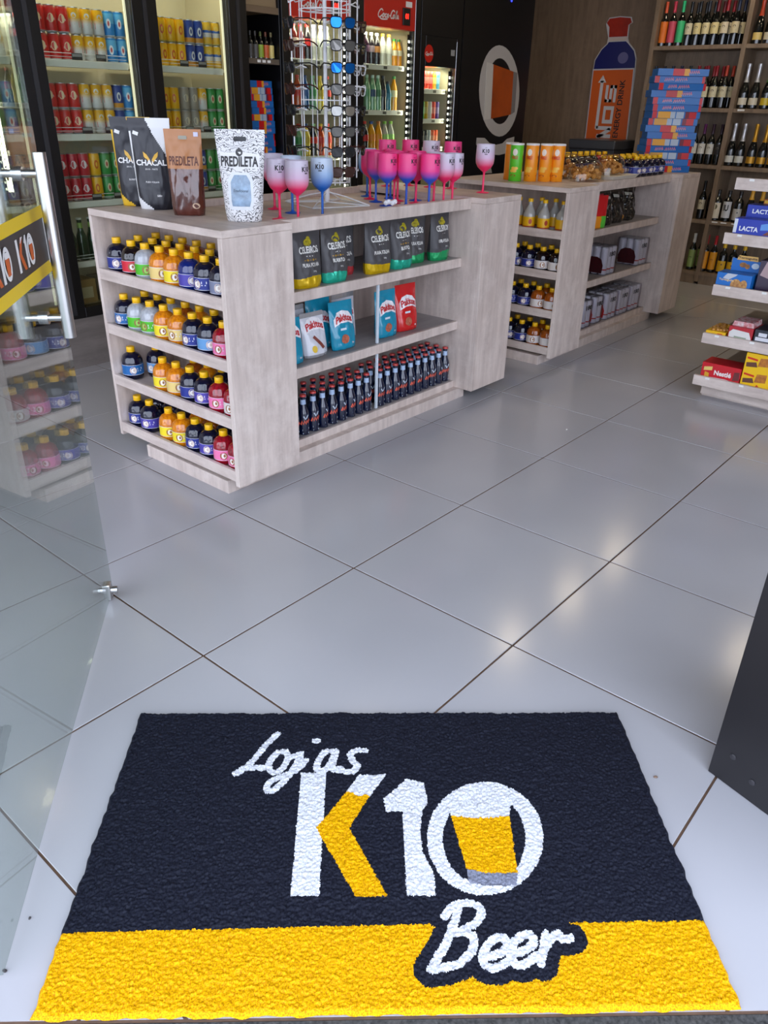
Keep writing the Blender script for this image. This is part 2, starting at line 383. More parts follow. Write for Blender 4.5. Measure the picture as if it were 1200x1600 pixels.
MATL={"lojas":[[[0.351,0.651],[0.335,0.631],[0.313,0.591],[0.296,0.557],[0.275,0.532],[0.267,0.529],[0.284,0.542],[0.308,0.545],[0.333,0.543]],[[0.371,0.596],[0.354,0.588],[0.34,0.562],[0.343,0.538],[0.36,0.531],[0.374,0.547],[0.383,0.576],[0.373,0.596],[0.387,0.577],[0.402,0.583]],[[0.411,0.587],[0.407,0.566],[0.394,0.533],[0.373,0.497],[0.354,0.477],[0.342,0.482],[0.35,0.505],[0.378,0.521],[0.409,0.542],[0.424,0.566]],[[0.443,0.628],[0.448,0.63]],[[0.491,0.593],[0.468,0.593],[0.453,0.561],[0.452,0.538],[0.469,0.536],[0.484,0.561],[0.494,0.596],[0.487,0.556],[0.49,0.537],[0.504,0.542]],[[0.564,0.596],[0.543,0.598],[0.528,0.583],[0.534,0.563],[0.545,0.548],[0.531,0.531],[0.504,0.535]]],"beerw":[[[0.739,0.187],[0.714,0.129],[0.677,0.072]],[[0.712,0.174],[0.733,0.196],[0.763,0.2],[0.782,0.188],[0.775,0.165],[0.747,0.147],[0.726,0.14]],[[0.741,0.143],[0.76,0.132],[0.757,0.11],[0.735,0.086],[0.705,0.076],[0.677,0.072]],[[0.776,0.094],[0.801,0.098],[0.822,0.114],[0.815,0.13],[0.794,0.124],[0.774,0.099],[0.776,0.078],[0.796,0.075],[0.822,0.087]],[[0.825,0.098],[0.851,0.105],[0.871,0.12],[0.865,0.135],[0.844,0.128],[0.826,0.106],[0.826,0.083],[0.845,0.079],[0.872,0.095]],[[0.897,0.135],[0.888,0.112],[0.876,0.08]],[[0.887,0.106],[0.905,0.126],[0.92,0.136],[0.924,0.126],[0.941,0.127]]]}
COLP={"outer":[[6.542,1.494],[6.548,1.433],[6.545,1.374],[6.531,1.318],[6.508,1.267],[6.475,1.223],[6.435,1.187],[6.388,1.161],[6.336,1.145],[6.281,1.14],[6.225,1.147],[6.17,1.163],[6.117,1.189],[6.068,1.224],[6.025,1.266],[5.988,1.314],[5.959,1.367],[5.938,1.423],[5.925,1.479],[5.922,1.536],[5.927,1.59],[5.941,1.641],[5.964,1.688],[5.993,1.728],[6.03,1.762],[6.072,1.787],[6.119,1.804],[6.17,1.812],[6.223,1.81],[6.276,1.799],[6.328,1.778],[6.379,1.747],[6.425,1.709],[6.466,1.663],[6.499,1.61],[6.525,1.554]],"inner":[[6.439,1.489],[6.444,1.446],[6.442,1.403],[6.434,1.363],[6.419,1.327],[6.399,1.295],[6.373,1.27],[6.343,1.251],[6.31,1.24],[6.274,1.236],[6.237,1.24],[6.201,1.251],[6.166,1.27],[6.133,1.294],[6.104,1.325],[6.079,1.359],[6.059,1.398],[6.044,1.438],[6.035,1.479],[6.031,1.521],[6.034,1.561],[6.043,1.598],[6.057,1.632],[6.076,1.662],[6.1,1.686],[6.128,1.705],[6.16,1.717],[6.193,1.722],[6.228,1.72],[6.263,1.711],[6.298,1.695],[6.331,1.673],[6.362,1.644],[6.389,1.611],[6.411,1.573],[6.428,1.532]],"foam":[[6.009,1.686],[6.104,1.674],[6.124,1.277],[6.021,1.27]],"beer":[[6.104,1.674],[6.416,1.634],[6.434,1.312],[6.124,1.277]],"base":[[6.416,1.634],[6.48,1.628],[6.492,1.331],[6.434,1.312]],"one":[[5.94,1.136],[6.057,1.133],[6.131,1.095],[6.239,1.076],[6.344,1.087],[6.41,1.121],[6.527,1.136],[6.52,1.02],[6.305,0.994],[6.041,1.013],[5.938,1.085]],"one2":[[6.063,1.001],[6.175,0.923],[6.212,0.854],[6.08,0.857]]}
LOGOGREY = M('logo_grey', (178, 174, 172), 0.45); LOGOAMBER = M('logo_amber', (176, 76, 20), 0.45, nscale=5, namt=0.35)
def fx(X): return lambda u, v, w: (X + w, u, v)       # a wall facing +X: u = y, v = z
def ring_mesh(outer, inner, fn, w):
    mb = MB(); n = len(outer)
    vs = [fn(a, b, w) for a, b in outer] + [fn(a, b, w) for a, b in inner]
    return mb.add(vs, [(i, (i + 1) % n, n + (i + 1) % n, n + i) for i in range(n)])
lg = obj('wall_logo_ring', ring_mesh(COLP['outer'], COLP['inner'], fx(-4.05), 0.002).mesh('wall_logo_ring', LOGOGREY, False), wl)
obj('wall_logo_foam', MB().prism(COLP['foam'], fx(-4.05), 0.0, 0.005).mesh('f', M('logo_pale', (196, 192, 186), 0.45), False), wl)
obj('wall_logo_beer', MB().prism(COLP['beer'], fx(-4.05), 0.0, 0.005).mesh('f', LOGOAMBER, False), wl)
obj('wall_logo_glass_base', MB().prism(COLP['base'], fx(-4.05), 0.0, 0.005).mesh('f', M('logo_dim', (120, 116, 116), 0.45), False), wl)
obj('wall_logo_numeral', MB().prism(COLP['one'], fx(-4.05), 0.0, 0.003).prism(COLP['one2'], fx(-4.05), 0.0, 0.003).mesh('f', LOGOGREY, False), wl)
obj('indicator_light', MB().disc(6.30, 2.13, 0.012, 0.012, fx(-4.05), 0.003).mesh('f', M('blue_led', (40, 50, 230), 0.4, emit=3.0), False), wl)

# ================================================================ DOORMAT
def make_mat():
    MW, MD, step = 1.209, 0.730, 0.0019
    BLp = Vector((-0.906, 0.192)); a = math.radians(42.015)
    nu, nv = int(MW / step), int(MD / step)
    u = np.linspace(0, MW, nu + 1); v = np.linspace(0, MD, nv + 1)
    U, V = np.meshgrid(u, v, indexing='ij')
    rng = np.random.default_rng(3)
    def blur(a, k):
        for _ in range(k): a = (a + np.roll(a, 1, 0) + np.roll(a, -1, 0) + np.roll(a, 1, 1) + np.roll(a, -1, 1)) / 5
        return a
    n1 = blur(rng.standard_normal(U.shape), 1); n2 = blur(rng.standard_normal(U.shape), 60); n3 = blur(rng.standard_normal(U.shape), 4)
    Z = 0.0105 + 0.0011 * n1 / n1.std() + 0.0003 * n2 / n2.std()
    jit = blur(rng.standard_normal(U.shape), 30); jit /= jit.std()
    jit2 = blur(rng.standard_normal(U.shape), 30); jit2 /= jit2.std()
    # slightly uneven cut edges
    edge = np.minimum(np.minimum(U, MW - U), np.minimum(V, MD - V))
    fall = np.clip(edge / 0.006, 0, 1)
    X = U + jit * 0.0012 * (1 - np.clip(edge / 0.05, 0, 1)); Y = V + jit2 * 0.0012 * (1 - np.clip(edge / 0.05, 0, 1))
    Z = Z * (0.25 + 0.75 * fall)
    # colour of each cell
    cu = (U[:-1, :-1] + U[1:, 1:]) / 2; cv = (V[:-1, :-1] + V[1:, 1:]) / 2
    ju = blur(rng.standard_normal(cu.shape), 2); jv = blur(rng.standard_normal(cu.shape), 2)
    cu = cu + 0.0006 * ju / ju.std(); cv = cv + 0.0006 * jv / jv.std()
    def inside(poly):
        r = np.zeros(cu.shape, bool); n = len(poly)
        for i in range(n):
            (x1, y1), (x2, y2) = poly[i], poly[(i + 1) % n]
            if y1 == y2: continue
            c = ((y1 > cv) != (y2 > cv)) & (cu < (x2 - x1) * (cv - y1) / (y2 - y1) + x1)
            r ^= c
        return r
    def dist(strokes):
        d = np.full(cu.shape, 9.0)
        for s in strokes:
            for i in range(len(s) - 1):
                (x1, y1), (x2, y2) = s[i], s[i + 1]
                L = (x2 - x1) ** 2 + (y2 - y1) ** 2 + 1e-12
                t = np.clip(((cu - x1) * (x2 - x1) + (cv - y1) * (y2 - y1)) / L, 0, 1)
                d = np.minimum(d, np.hypot(cu - x1 - t * (x2 - x1), cv - y1 - t * (y2 - y1)))
        return d
    def smooth(s):
        if len(s) < 3: return s
        o = []
        P = [np.array(p) for p in s]
        for i in range(len(P) - 1):
            p0, p1, p2, p3 = P[max(i - 1, 0)], P[i], P[i + 1], P[min(i + 2, len(P) - 1)]
            for t in (0, .25, .5, .75):
                o.append(tuple(0.5 * (2 * p1 + (p2 - p0) * t + (2 * p0 - 5 * p1 + 4 * p2 - p3) * t * t + (3 * p1 - p0 - 3 * p2 + p3) * t ** 3)))
        return o + [s[-1]]
    bl = MATP['bandline']; yb = np.interp(cu, [p[0] for p in bl], [p[1] for p in bl])
    K = np.zeros(cu.shape, int)                       # 0 black, 1 yellow, 2 white, 3 grey
    K[cv < yb] = 1
    db = dist([smooth(s) for s in MATL['beerw']]); dl = dist([smooth(s) for s in MATL['lojas']])
    K[(db < 0.031) | (dist([MATL['beerw'][1][2:4] + MATL['beerw'][-1][-2:], MATL['beerw'][2][-2:] + [MATL['beerw'][3][6], MATL['beerw'][4][6], MATL['beerw'][5][2]]]) < 0.016)] = 0
    K[inside(MATP['kstem'])] = 2; K[inside(MATP['kfoam'])] = 2; K[inside(MATP['kgold'])] = 4; K[inside(MATP['one'])] = 2
    inn = inside(MATP['inner']); K[inside(MATP['outer']) & ~inn] = 2
    K[inn & inside(MATP['foam'])] = 2; K[inside(MATP['beer'])] = 5; K[inside(MATP['gbase'])] = 3
    K[dl < 0.0080] = 6; K[db < 0.0080] = 7
    idx = np.arange((nu + 1) * (nv + 1)).reshape(nu + 1, nv + 1)
    quads = np.stack([idx[:-1, :-1], idx[1:, :-1], idx[1:, 1:], idx[:-1, 1:]], -1)
    co = np.stack([X, Y, Z], -1).reshape(-1, 3)
    def pile(name, c1, c2):
        m = bpy.data.materials.new(name); m.use_nodes = True
        nt = m.node_tree; b = nt.nodes['Principled BSDF']; b.inputs['Roughness'].default_value = 0.6; b.inputs['Specular IOR Level'].default_value = 0.12
        t = nt.nodes.new('ShaderNodeTexCoord'); n = nt.nodes.new('ShaderNodeTexNoise'); r = nt.nodes.new('ShaderNodeValToRGB')
        n.inputs['Scale'].default_value = 380; n.inputs['Detail'].default_value = 2
        r.color_ramp.elements[0].position = 0.32; r.color_ramp.elements[1].position = 0.6
        r.color_ramp.elements[0].color = rgb(c2); r.color_ramp.elements[1].color = rgb(c1)
        nt.links.new(t.outputs['Object'], n.inputs['Vector']); nt.links.new(n.outputs['Fac'], r.inputs[0]); nt.links.new(r.outputs[0], b.inputs['Base Color'])
        return m
    PB = pile('pile_black', (32, 34, 46), (12, 13, 22)); PY = pile('pile_yellow', (236, 176, 0), (176, 116, 0)); PW = pile('pile_white', (222, 222, 226), (176, 176, 184)); PG = pile('pile_grey', (134, 136, 150), (104, 106, 120))
    mt = thing('doormat', 'black and yellow coil doormat with white logo lettering on the entrance floor', 'doormat', (BLp.x, BLp.y, 0), a)
    for k, nm, mm in ((0, 'black_pile', PB), (1, 'yellow_band', PY), (2, 'logo_white', PW), (3, 'glass_base_print', PG), (4, 'logo_gold_stroke', PY), (5, 'beer_print', PY), (6, 'script_upper', PW), (7, 'script_lower', PW)):
        q = quads[K == k]
        if not len(q): continue
        uq, inv = np.unique(q.reshape(-1), return_inverse=True)
        me = bpy.data.meshes.new(nm); me.from_pydata(co[uq].tolist(), [], inv.reshape(-1, 4).tolist()); me.materials.append(mm)
        me.polygons.foreach_set('use_smooth', [True] * len(me.polygons)); me.update()
        obj(nm, me, mt)
    obj('backing', MB().box(0.004, 0.004, 0.0006, MW - 0.004, MD - 0.004, 0.003).mesh('backing', M('mat_backing', (30, 30, 32), 0.8), False), mt)
make_mat()

# ================================================================ GLASS ENTRANCE DOOR (opened inwards)
DD = Vector((0.75714, -0.65325, 0)); DP = Vector((-1.867, 0.933, 0))     # direction free edge -> hinge
dang = math.atan2(DD.y, DD.x)
S0, S1 = -0.09, 1.13
dloc = DP + DD * S0
W = S1 - S0
door = struct('door_1', None); door.location = dloc; door.rotation_euler = (0, 0, dang)
door['label'] = 'frameless glass entrance door standing open, with a printed band'
obj('door_pane', MB().box(0, -0.005, 0.010, W, 0.005, 2.12).mesh('door_pane', DOORGLASS, False), door)
def dfn(u, v, w): return (u, 0.0052 + w, v)           # printed on the side that faces the street
YEL = M('sticker_yellow', (236, 200, 8), 0.45); STB = M('sticker_black', (34, 28, 28), 0.4)
side = 1.0
obj('sticker_stripe', MB().box(0.004, 0.0052, 1.112, W - 0.01, 0.0060, 1.139).mesh('s', YEL, False), door)
obj('sticker_stripe', MB().box(0.004, 0.0052, 0.987, W - 0.01, 0.0060, 1.015).mesh('s', YEL, False), door)
obj('sticker_band', MB().box(0.004, 0.0052, 1.015, W - 0.01, 0.0060, 1.112).mesh('s', STB, False), door)
def k10(mbs, u, v, h, fn, w=0.001, mirror=1, white=0, gold=1):
    """the shop logo: a K with a gold stroke, a 1 and a 0 holding a beer glass; mbs = one MB with materials white / amber"""
    s = h
    def P(pts): return [(u + mirror * a * s, v + b * s) for a, b in pts]
    f = lambda pts, m, ww: mbs.add([fn(a, b, ww) for a, b in P(pts)], [tuple(range(len(pts)))], m)
    f([(-1.0, -.5), (-.76, -.5), (-.76, .5), (-1.0, .5)], white, w)
    f([(-.74, 0), (-.40, .5), (-.16, .5), (-.46, .02), (-.10, -.5), (-.38, -.5)], gold, w)
    f([(-.46, .33), (-.16, .5), (-.40, .5), (-.52, .34)], white, w * 1.6)
    f([(-.06, .30), (.12, .5), (.26, .5), (.26, -.5), (.02, -.5), (.02, .26)], white, w)
    n = 20
    O = [(.62 + .40 * math.cos(2 * PI * i / n), .5 * math.sin(2 * PI * i / n)) for i in range(n)]; I = [(.62 + .27 * math.cos(2 * PI * i / n), .36 * math.sin(2 * PI * i / n)) for i in range(n)]
    vs = [fn(a, b, w * 2) for a, b in P(O)] + [fn(a, b, w * 2) for a, b in P(I)]
    mbs.add(vs, [(i, (i + 1) % n, n + (i + 1) % n, n + i) for i in range(n)], white)
    f([(.40, .2), (.84, .2), (.78, -.34), (.46, -.34)], gold, w * 2.4)
    f([(.38, .34), (.86, .34), (.84, .16), (.40, .16)], white, w * 2.8)
AMB = M('print_amber', (206, 92, 22), 0.45); PWH = M('print_white', (236, 234, 232), 0.5)
for cx in (0.255, 0.445, 0.635, 0.825, 1.015):
    mb = MB(); k10(mb, cx, 1.064, 0.068, dfn, 0.0012, -1); obj('sticker_logo', mb.mesh('sticker_logo', [PWH, AMB], False), door)
# pull handle: one tube on each side, two stand-offs through the glass
HS = 0.183
for sy in (1, -1):
    obj('handle_tube', MB().tube([(HS, sy * 0.052, 0.855), (HS, sy * 0.052, 1.26)], 0.0145, 16).mesh('handle_tube', CHROME), door)
for zz in (0.902, 1.217):
    obj('handle_standoff', MB().tube([(HS, -0.05, zz), (HS, 0.05, zz)], 0.0085, 12).mesh('handle_standoff', CHROME), door)
    obj('handle_washer', MB().tube([(HS, -0.011, zz), (HS, 0.011, zz)], 0.015, 14).mesh('handle_washer', CHROME), door)
obj('lock_plate', MB().cbox(0.030, -0.014, 1.008, 0.066, 0.014, 1.112, 0.003).mesh('lock_plate', M('lock_satin', (206, 203, 200), 0.5, metal=0.35)), door)
obj('lock_cylinder', MB().tube([(0.048, -0.021, 1.05), (0.048, 0.021, 1.05)], 0.010, 12).mesh('lock_cylinder', CHROME), door)
obj('floor_bolt', MB().cbox(0.030, -0.012, 0.006, 0.062, 0.012, 0.060, 0.003).tube([(0.046, -0.026, 0.036), (0.046, 0.030, 0.036)], 0.011, 14).mesh('floor_bolt', CHROME), door)
obj('pivot_patch', MB().cbox(W - 0.15, -0.014, 2.07, W, 0.014, 2.125, 0.003).mesh('pivot_patch', CHROME), door)
# ================================================================ BLACK PANELLED DESK AT THE RIGHT OF THE MAT
pa = math.atan2(-0.041, 0.148)
dk = thing('black_desk', 'black panelled desk standing on the tiles right of the doormat', 'desk', (-0.250, 1.506, 0), pa)
DKM = M('desk_black', (30, 28, 31), 0.45, nscale=5, namt=0.12)
obj('front_panel', MB().cbox(0, 0, 0.001, 0.46, 0.02, 1.02, 0.001).mesh('front_panel', DKM, False), dk)
obj('side_panel', MB().cbox(0.001, 0.0202, 0.001, 0.021, 0.40, 1.02, 0.001).mesh('side_panel', DKM, False), dk)
obj('side_panel', MB().cbox(0.44, 0.0202, 0.001, 0.459, 0.40, 1.02, 0.001).mesh('side_panel', DKM, False), dk)
obj('desk_top', MB().cbox(-0.002, -0.01, 1.0202, 0.47, 0.41, 1.045, 0.002).mesh('desk_top', DKM, False), dk)
bolt = MB().lathe([(0.0075, 0), (0.0075, 0.002), (0.005, 0.0032), (0.001, 0.0034)], 14).mesh('bolt_head', M('bolt_black', (46, 44, 48), 0.35))
for bx, bz in ((0.045, 0.085), (0.100, 0.055), (0.045, 0.6), (0.1, 0.57)):
    obj('bolt_head', bolt, dk, (bx, 0.0, bz), (PI / 2, 0, 0))

# bits of grit on the tiles
for k, (x, y, r_, c, l) in enumerate(((-0.335, 1.405, 0.0045, (120, 96, 80), 'small brown pebble on the tile between the doormat and the black desk'), (-1.020, 0.205, 0.004, (50, 44, 44), 'small dark pebble on the tile left of the doormat, nearer the mat'), (-1.048, 0.180, 0.004, (60, 52, 50), 'small dark pebble on the tile left of the doormat, by the glass'), (-1.082, 0.283, 0.003, (70, 66, 66), 'tiny grey chip on the tile beside the glass door'), (-1.553, 3.215, 0.005, (226, 224, 220), 'small white paper scrap on the tiles in the aisle'))):
    o = obj('pebble', MB().lathe([(r_ * .6, 0), (r_, r_ * .4), (r_ * .7, r_ * .9), (0.0003, r_)], 9, mod=lambda a, z: 1 + 0.25 * math.sin(2 * a + k)).mesh('pebble', C(c, 0.7)), None, (x, y, 0.0)); tag(o, l, 'pebble')

# ================================================================ DISPLAY COUNTERS (islands)
XB, XF, XN = -2.925, -2.12, -2.235          # back, front of the end blocks, front of the long niche shelves
END_Z = (0.767, 0.548, 0.330, 0.115)        # tops of the end shelf fascias; the boards lie LIP lower
LIP = 0.018
NICHE_Z = (0.710, 0.402, 0.088)             # tops of the long shelves
def island(y0, n0, n1, y1, label, divider, drop=0.0):
    # drop: how far the top is sunken behind its lip
    ox, oy = -2.52, y0
    t = thing('display_counter', label, 'counter', (ox, oy, 0), 0)
    def b(name, x0, ya, z0, x1, yb, z1, m=WOOD, lab=None):
        return obj(name, MB().cbox(x0 - ox, ya - oy, z0, x1 - ox, yb - oy, z1, 0.0012).mesh(name, m, False), t, label=lab)
    # near end block: cheeks, back board, shelves with a fascia
    b('side_panel', XF - 0.022, y0, 0.055, XF, n0, 0.965)
    b('side_panel', XB, y0, 0.055, XB + 0.018, n0, 0.965)
    b('back_board', XB + 0.0185, n0 - 0.018, 0.115, XF - 0.0225, n0, 0.9645)
    for z in END_Z:
        f = b('end_shelf', XB + 0.0185, y0 + 0.0165, z - 0.038, XF - 0.0225, n0 - 0.0185, z - 0.018, WOODH)
        obj('shelf_fascia', MB().cbox(XB + 0.0185 - ox, y0 + 0.001 - oy, z - 0.042, XF - 0.0225 - ox, y0 + 0.016 - oy, z + 0.001, 0.0012).mesh('shelf_fascia', WOODH, False), f)
    b('top_board', XB, y0, 0.9655, XF, n0, 0.99, WOODH)
    # long niche: centre board, shelves, sunken top with a lip
    xc = -2.62
    b('centre_board', xc - 0.018, n0 + 0.0005, 0.088, xc, n1 - 0.0005, 0.938)
    for z in NICHE_Z:
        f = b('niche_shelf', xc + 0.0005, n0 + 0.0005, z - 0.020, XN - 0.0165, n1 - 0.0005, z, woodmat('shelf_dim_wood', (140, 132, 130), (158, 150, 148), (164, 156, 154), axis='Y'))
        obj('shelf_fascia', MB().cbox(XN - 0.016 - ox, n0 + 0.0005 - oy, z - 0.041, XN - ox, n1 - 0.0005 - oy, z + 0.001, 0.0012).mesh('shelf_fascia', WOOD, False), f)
    if drop:
        b('tray_board', XB + 0.001, n0 + 0.0005, 0.939, XN - 0.0005, n1 - 0.0005, 0.957, WOODH)
        b('tray_lip', XN, n0 + 0.0005, 0.938, -2.2, n1 - 0.0005, 0.987)
        b('tray_lip', XB, n0 + 0.0005, 0.9575, XB + 0.02, n1 - 0.0005, 0.987)
    else:
        b('top_board', XB, n0 + 0.0005, 0.939, -2.2, n1 - 0.0005, 0.99, WOODH)
    b('rear_board', XB, n0 + 0.0005, 0.055, XB + 0.018, n1 - 0.0005, 0.938)
    if divider:
        for za, zb in ((NICHE_Z[1] + 0.001, NICHE_Z[0] - 0.0425), (NICHE_Z[2] + 0.001, NICHE_Z[1] - 0.0425)):
            b('divider', XN - 0.028, divider, za, XN - 0.017, divider + 0.012, zb, M('divider_acrylic', (206, 214, 222), 0.25))
    # far end block
    b('end_panel', XF - 0.022, n1, 0.055, XF, y1, 0.965)
    b('end_panel', XN - 0.4, n1, 0.055, XF - 0.0225, n1 + 0.018, 0.965)
    b('end_panel', XB, n1, 0.055, XB + 0.018, y1, 0.965)
    b('end_panel', XB + 0.0185, y1 - 0.018, 0.055, XF - 0.0225, y1, 0.965)
    b('top_board', XB, n1, 0.9655, XF, y1, 0.99, WOODH)
    # plinth
    b('plinth', -2.74, y0 + 0.006, 0.0, -2.2, n1 + 0.05, 0.0545)
    b('base_board', XB + 0.0185, n0 + 0.0005, 0.056, XN - 0.017, n1 - 0.0005, 0.066)
    return t
island(1.67, 1.99, 3.22, 3.535, 'grey wood display counter in front, nearest the entrance, topped with goblets and pouches', 2.617, 0.03)
island(4.03, 4.385, 5.60, 5.915, 'grey wood display counter further back, topped with chip tubes and a candy stack', None)

# ---------------------------------------------------------------- barrel shaped bottles with yellow caps
def flute(a, z): return 1.0 - 0.075 * (0.5 + 0.5 * math.cos(14 * a)) ** 2 * max(0.0, 1 - abs(z - 0.071) / 0.011)
barrel = MB().lathe([(0.034, 0), (0.0405, 0.003), (0.0430, 0.010), (0.0438, 0.022), (0.0438, 0.054), (0.0434, 0.058), (0.0442, 0.061), (0.0436, 0.066), (0.0428, 0.071), (0.0412, 0.077), (0.037, 0.085), (0.030, 0.0915), (0.020, 0.0965), (0.0135, 0.0985), (0.0128, 0.103), (0.0125, 0.112)], 56, mod=flute).mesh('barrel', C((18, 20, 52), 0.12), True, 75)
bcap = MB().lathe([(0.0158, 0.1035), (0.0164, 0.1045), (0.0164, 0.117), (0.0154, 0.1185), (0.001, 0.1188)], 24, mod=lambda a, z: 1 + 0.02 * math.cos(24 * a)).lathe([(0.0170, 0.1), (0.0170, 0.1028)], 20).mesh('bottle_cap', M('cap_yellow', (246, 190, 10), 0.4))
def lab_arc(r, z0, z1, a0, a1, n=14): return MB().lathe([(r, z0), (r, z1)], n, a0=math.radians(a0), a1=math.radians(a1), cap=False)
blab = MB().lathe([(0.0444, 0.021), (0.0444, 0.0555)], 44, m=0, cap=False)
blab.lathe([(0.0446, 0.0555), (0.0446, 0.0568)], 44, m=1, cap=False).lathe([(0.0446, 0.0195), (0.0446, 0.0210)], 44, m=1, cap=False)
for ang in (0, 2.1, 4.2):
    fn = lambda u, v, w, ang=ang: ((0.0447 + w) * math.cos(ang + u / 0.0447), (0.0447 + w) * math.sin(ang + u / 0.0447), v)
    blab.disc(0, 0.037, 0.0145, 0.0140, fn, 0.0002, 18, 2).disc(0.001, 0.037, 0.0095, 0.0095, fn, 0.0005, 14, 3).disc(0.004, 0.038, 0.0045, 0.0055, fn, 0.0008, 12, 2)
    blab.add([fn(0.0175, 0.033, .0002), fn(0.034, 0.033, .0002), fn(0.034, 0.036, .0002), fn(0.0175, 0.036, .0002)], [(0, 1, 2, 3)], 1)
    blab.add([fn(0.0175, 0.039, .0002), fn(0.038, 0.039, .0002), fn(0.038, 0.046, .0002), fn(0.0175, 0.046, .0002)], [(0, 1, 2, 3)], 1)
blab = blab.mesh('bottle_label', [C((40, 60, 150)), C((220, 220, 228)), C((190, 140, 110)), C((240, 236, 230))], True, 60)
BARREL = [('barrel_bottle', barrel), ('bottle_cap', bcap), ('bottle_label', blab)]
def liquid(name, c, c2=None): return M('liquid_' + name, c, 0.08, coat=0.5, spec=0.5, **(dict(nscale=1, c2=c2, stretch=(130, 130, 14)) if c2 else {}))
LIQ = {'navy': liquid('navy', (8, 11, 38)), 'blue': liquid('blue', (8, 30, 104)), 'black': liquid('black', (18, 7, 12)), 'clear': liquid('clear', (186, 190, 194), (150, 154, 160)), 'amber': liquid('amber', (236, 150, 16), (180, 90, 6)), 'rust': liquid('rust', (176, 88, 16), (110, 48, 8)), 'red': liquid('red', (176, 16, 40), (110, 8, 22))}
LBL = {'b': (34, 48, 132), 'p': (74, 64, 158), 't': (24, 96, 160), 'r': (206, 30, 52), 'g': (76, 178, 30), 'c': (224, 196, 120), 'y': (236, 212, 40), 'l': (96, 148, 196), 'k': (236, 120, 170), 'w': (214, 206, 200), 's': (122, 128, 152)}
LNAME = {'b': 'blue', 'p': 'violet', 't': 'teal', 'r': 'red', 'g': 'green', 'c': 'cream', 'y': 'yellow', 'l': 'pale blue', 'k': 'pink', 'w': 'white', 's': 'grey'}
def bottle_mats(col, l):
    e = (205, 186, 176) if l in 'bplst' else (150, 100, 60)
    return {'barrel_bottle': [LIQ[col]], 'bottle_label': [C(LBL[l], 0.4), C((214, 214, 224), 0.4), C(e, 0.4), C((236, 230, 222) if l != 'g' else (150, 200, 90), 0.4)]}
CNAME = {'navy': 'navy', 'blue': 'blue', 'black': 'dark', 'clear': 'clear', 'amber': 'amber', 'rust': 'rust brown', 'red': 'red'}
rnd = random.Random(5)
def barrel_row(items, y, z, where, rowname, grp):
    for k, (x, col, l) in enumerate(items):
        put(BARREL, 'barrel_bottle', '%s %s-label bottle, %s from left, %s row, %s' % (CNAME[col], LNAME[l], ORD[k], rowname, where), 'bottle', (x, y, z - LIP), FACE + rnd.uniform(-0.5, 0.5) - 0.15, grp, bottle_mats(col, l), scale=(1, 1, 1.145))
YF, YM, YK = 1.734, 1.824, 1.914
G1 = 'yellow capped bottles in the end shelves of the near counter'
W1 = 'top end shelf, near counter'
barrel_row([(-2.8560, 'navy', 'b'), (-2.7550, 'black', 'r'), (-2.6650, 'clear', 'g'), (-2.5720, 'amber', 'c'), (-2.4825, 'amber', 'y'), (-2.3930, 'blue', 'p'), (-2.3035, 'navy', 'b'), (-2.2140, 'navy', 's')], YF, END_Z[0], W1, 'front', G1)
barrel_row([(-2.8420, 'navy', 'b'), (-2.7450, 'black', 'r'), (-2.6555, 'rust', 'c'), (-2.5660, 'amber', 'y'), (-2.4765, 'amber', 'c'), (-2.3870, 'navy', 'b'), (-2.2975, 'navy', 'p'), (-2.2080, 'navy', 's')], YM, END_Z[0], W1, 'middle', G1)
barrel_row([(-2.8520, 'navy', 'b'), (-2.7625, 'black', 'r'), (-2.6730, 'rust', 'c'), (-2.5835, 'rust', 'y'), (-2.4940, 'navy', 'p')], YK, END_Z[0], W1, 'back', G1)
W2 = 'second end shelf, near counter'
barrel_row([(-2.8590, 'navy', 't'), (-2.7685, 'clear', 'g'), (-2.6780, 'clear', 'g'), (-2.5875, 'amber', 'y'), (-2.4970, 'amber', 'c'), (-2.4065, 'navy', 'b'), (-2.3160, 'navy', 'l'), (-2.2255, 'red', 'k')], YF, END_Z[1], W2, 'front', G1)
barrel_row([(-2.8450, 'navy', 'b'), (-2.7550, 'navy', 't'), (-2.6650, 'clear', 'g'), (-2.5700, 'rust', 'y'), (-2.4805, 'amber', 'c'), (-2.3910, 'navy', 'b'), (-2.3015, 'navy', 'l'), (-2.2120, 'red', 'k')], YM, END_Z[1], W2, 'middle', G1)
W3 = 'third end shelf, near counter'
barrel_row([(-2.8610, 'navy', 't'), (-2.6360, 'amber', 'y'), (-2.5465, 'amber', 'c'), (-2.4570, 'navy', 'b'), (-2.3675, 'navy', 'p'), (-2.2780, 'red', 'k'), (-2.1885, 'red', 'w')][:7], YF, END_Z[2], W3, 'front', G1)
barrel_row([(-2.8120, 'navy', 'l'), (-2.5500, 'rust', 'y'), (-2.4605, 'amber', 'c'), (-2.3710, 'navy', 'b'), (-2.2815, 'navy', 'p'), (-2.1920, 'red', 'k')], YM, END_Z[2], W3, 'middle', G1)
W4 = 'bottom end shelf, near counter'
barrel_row([(-2.8610, 'navy', 'b'), (-2.7715, 'navy', 'p'), (-2.6360, 'amber', 'y'), (-2.5465, 'amber', 'y'), (-2.4570, 'navy', 'b'), (-2.3675, 'navy', 'p'), (-2.2780, 'red', 'k'), (-2.1885, 'red', 'k')], YF, END_Z[3], W4, 'front', G1)
barrel_row([(-2.8400, 'navy', 'b'), (-2.7450, 'navy', 'b'), (-2.6550, 'navy', 's'), (-2.5550, 'amber', 'y'), (-2.4655, 'rust', 'c'), (-2.3760, 'navy', 'b'), (-2.2865, 'navy', 'p'), (-2.1970, 'red', 'k')], YM, END_Z[3], W4, 'middle', G1)

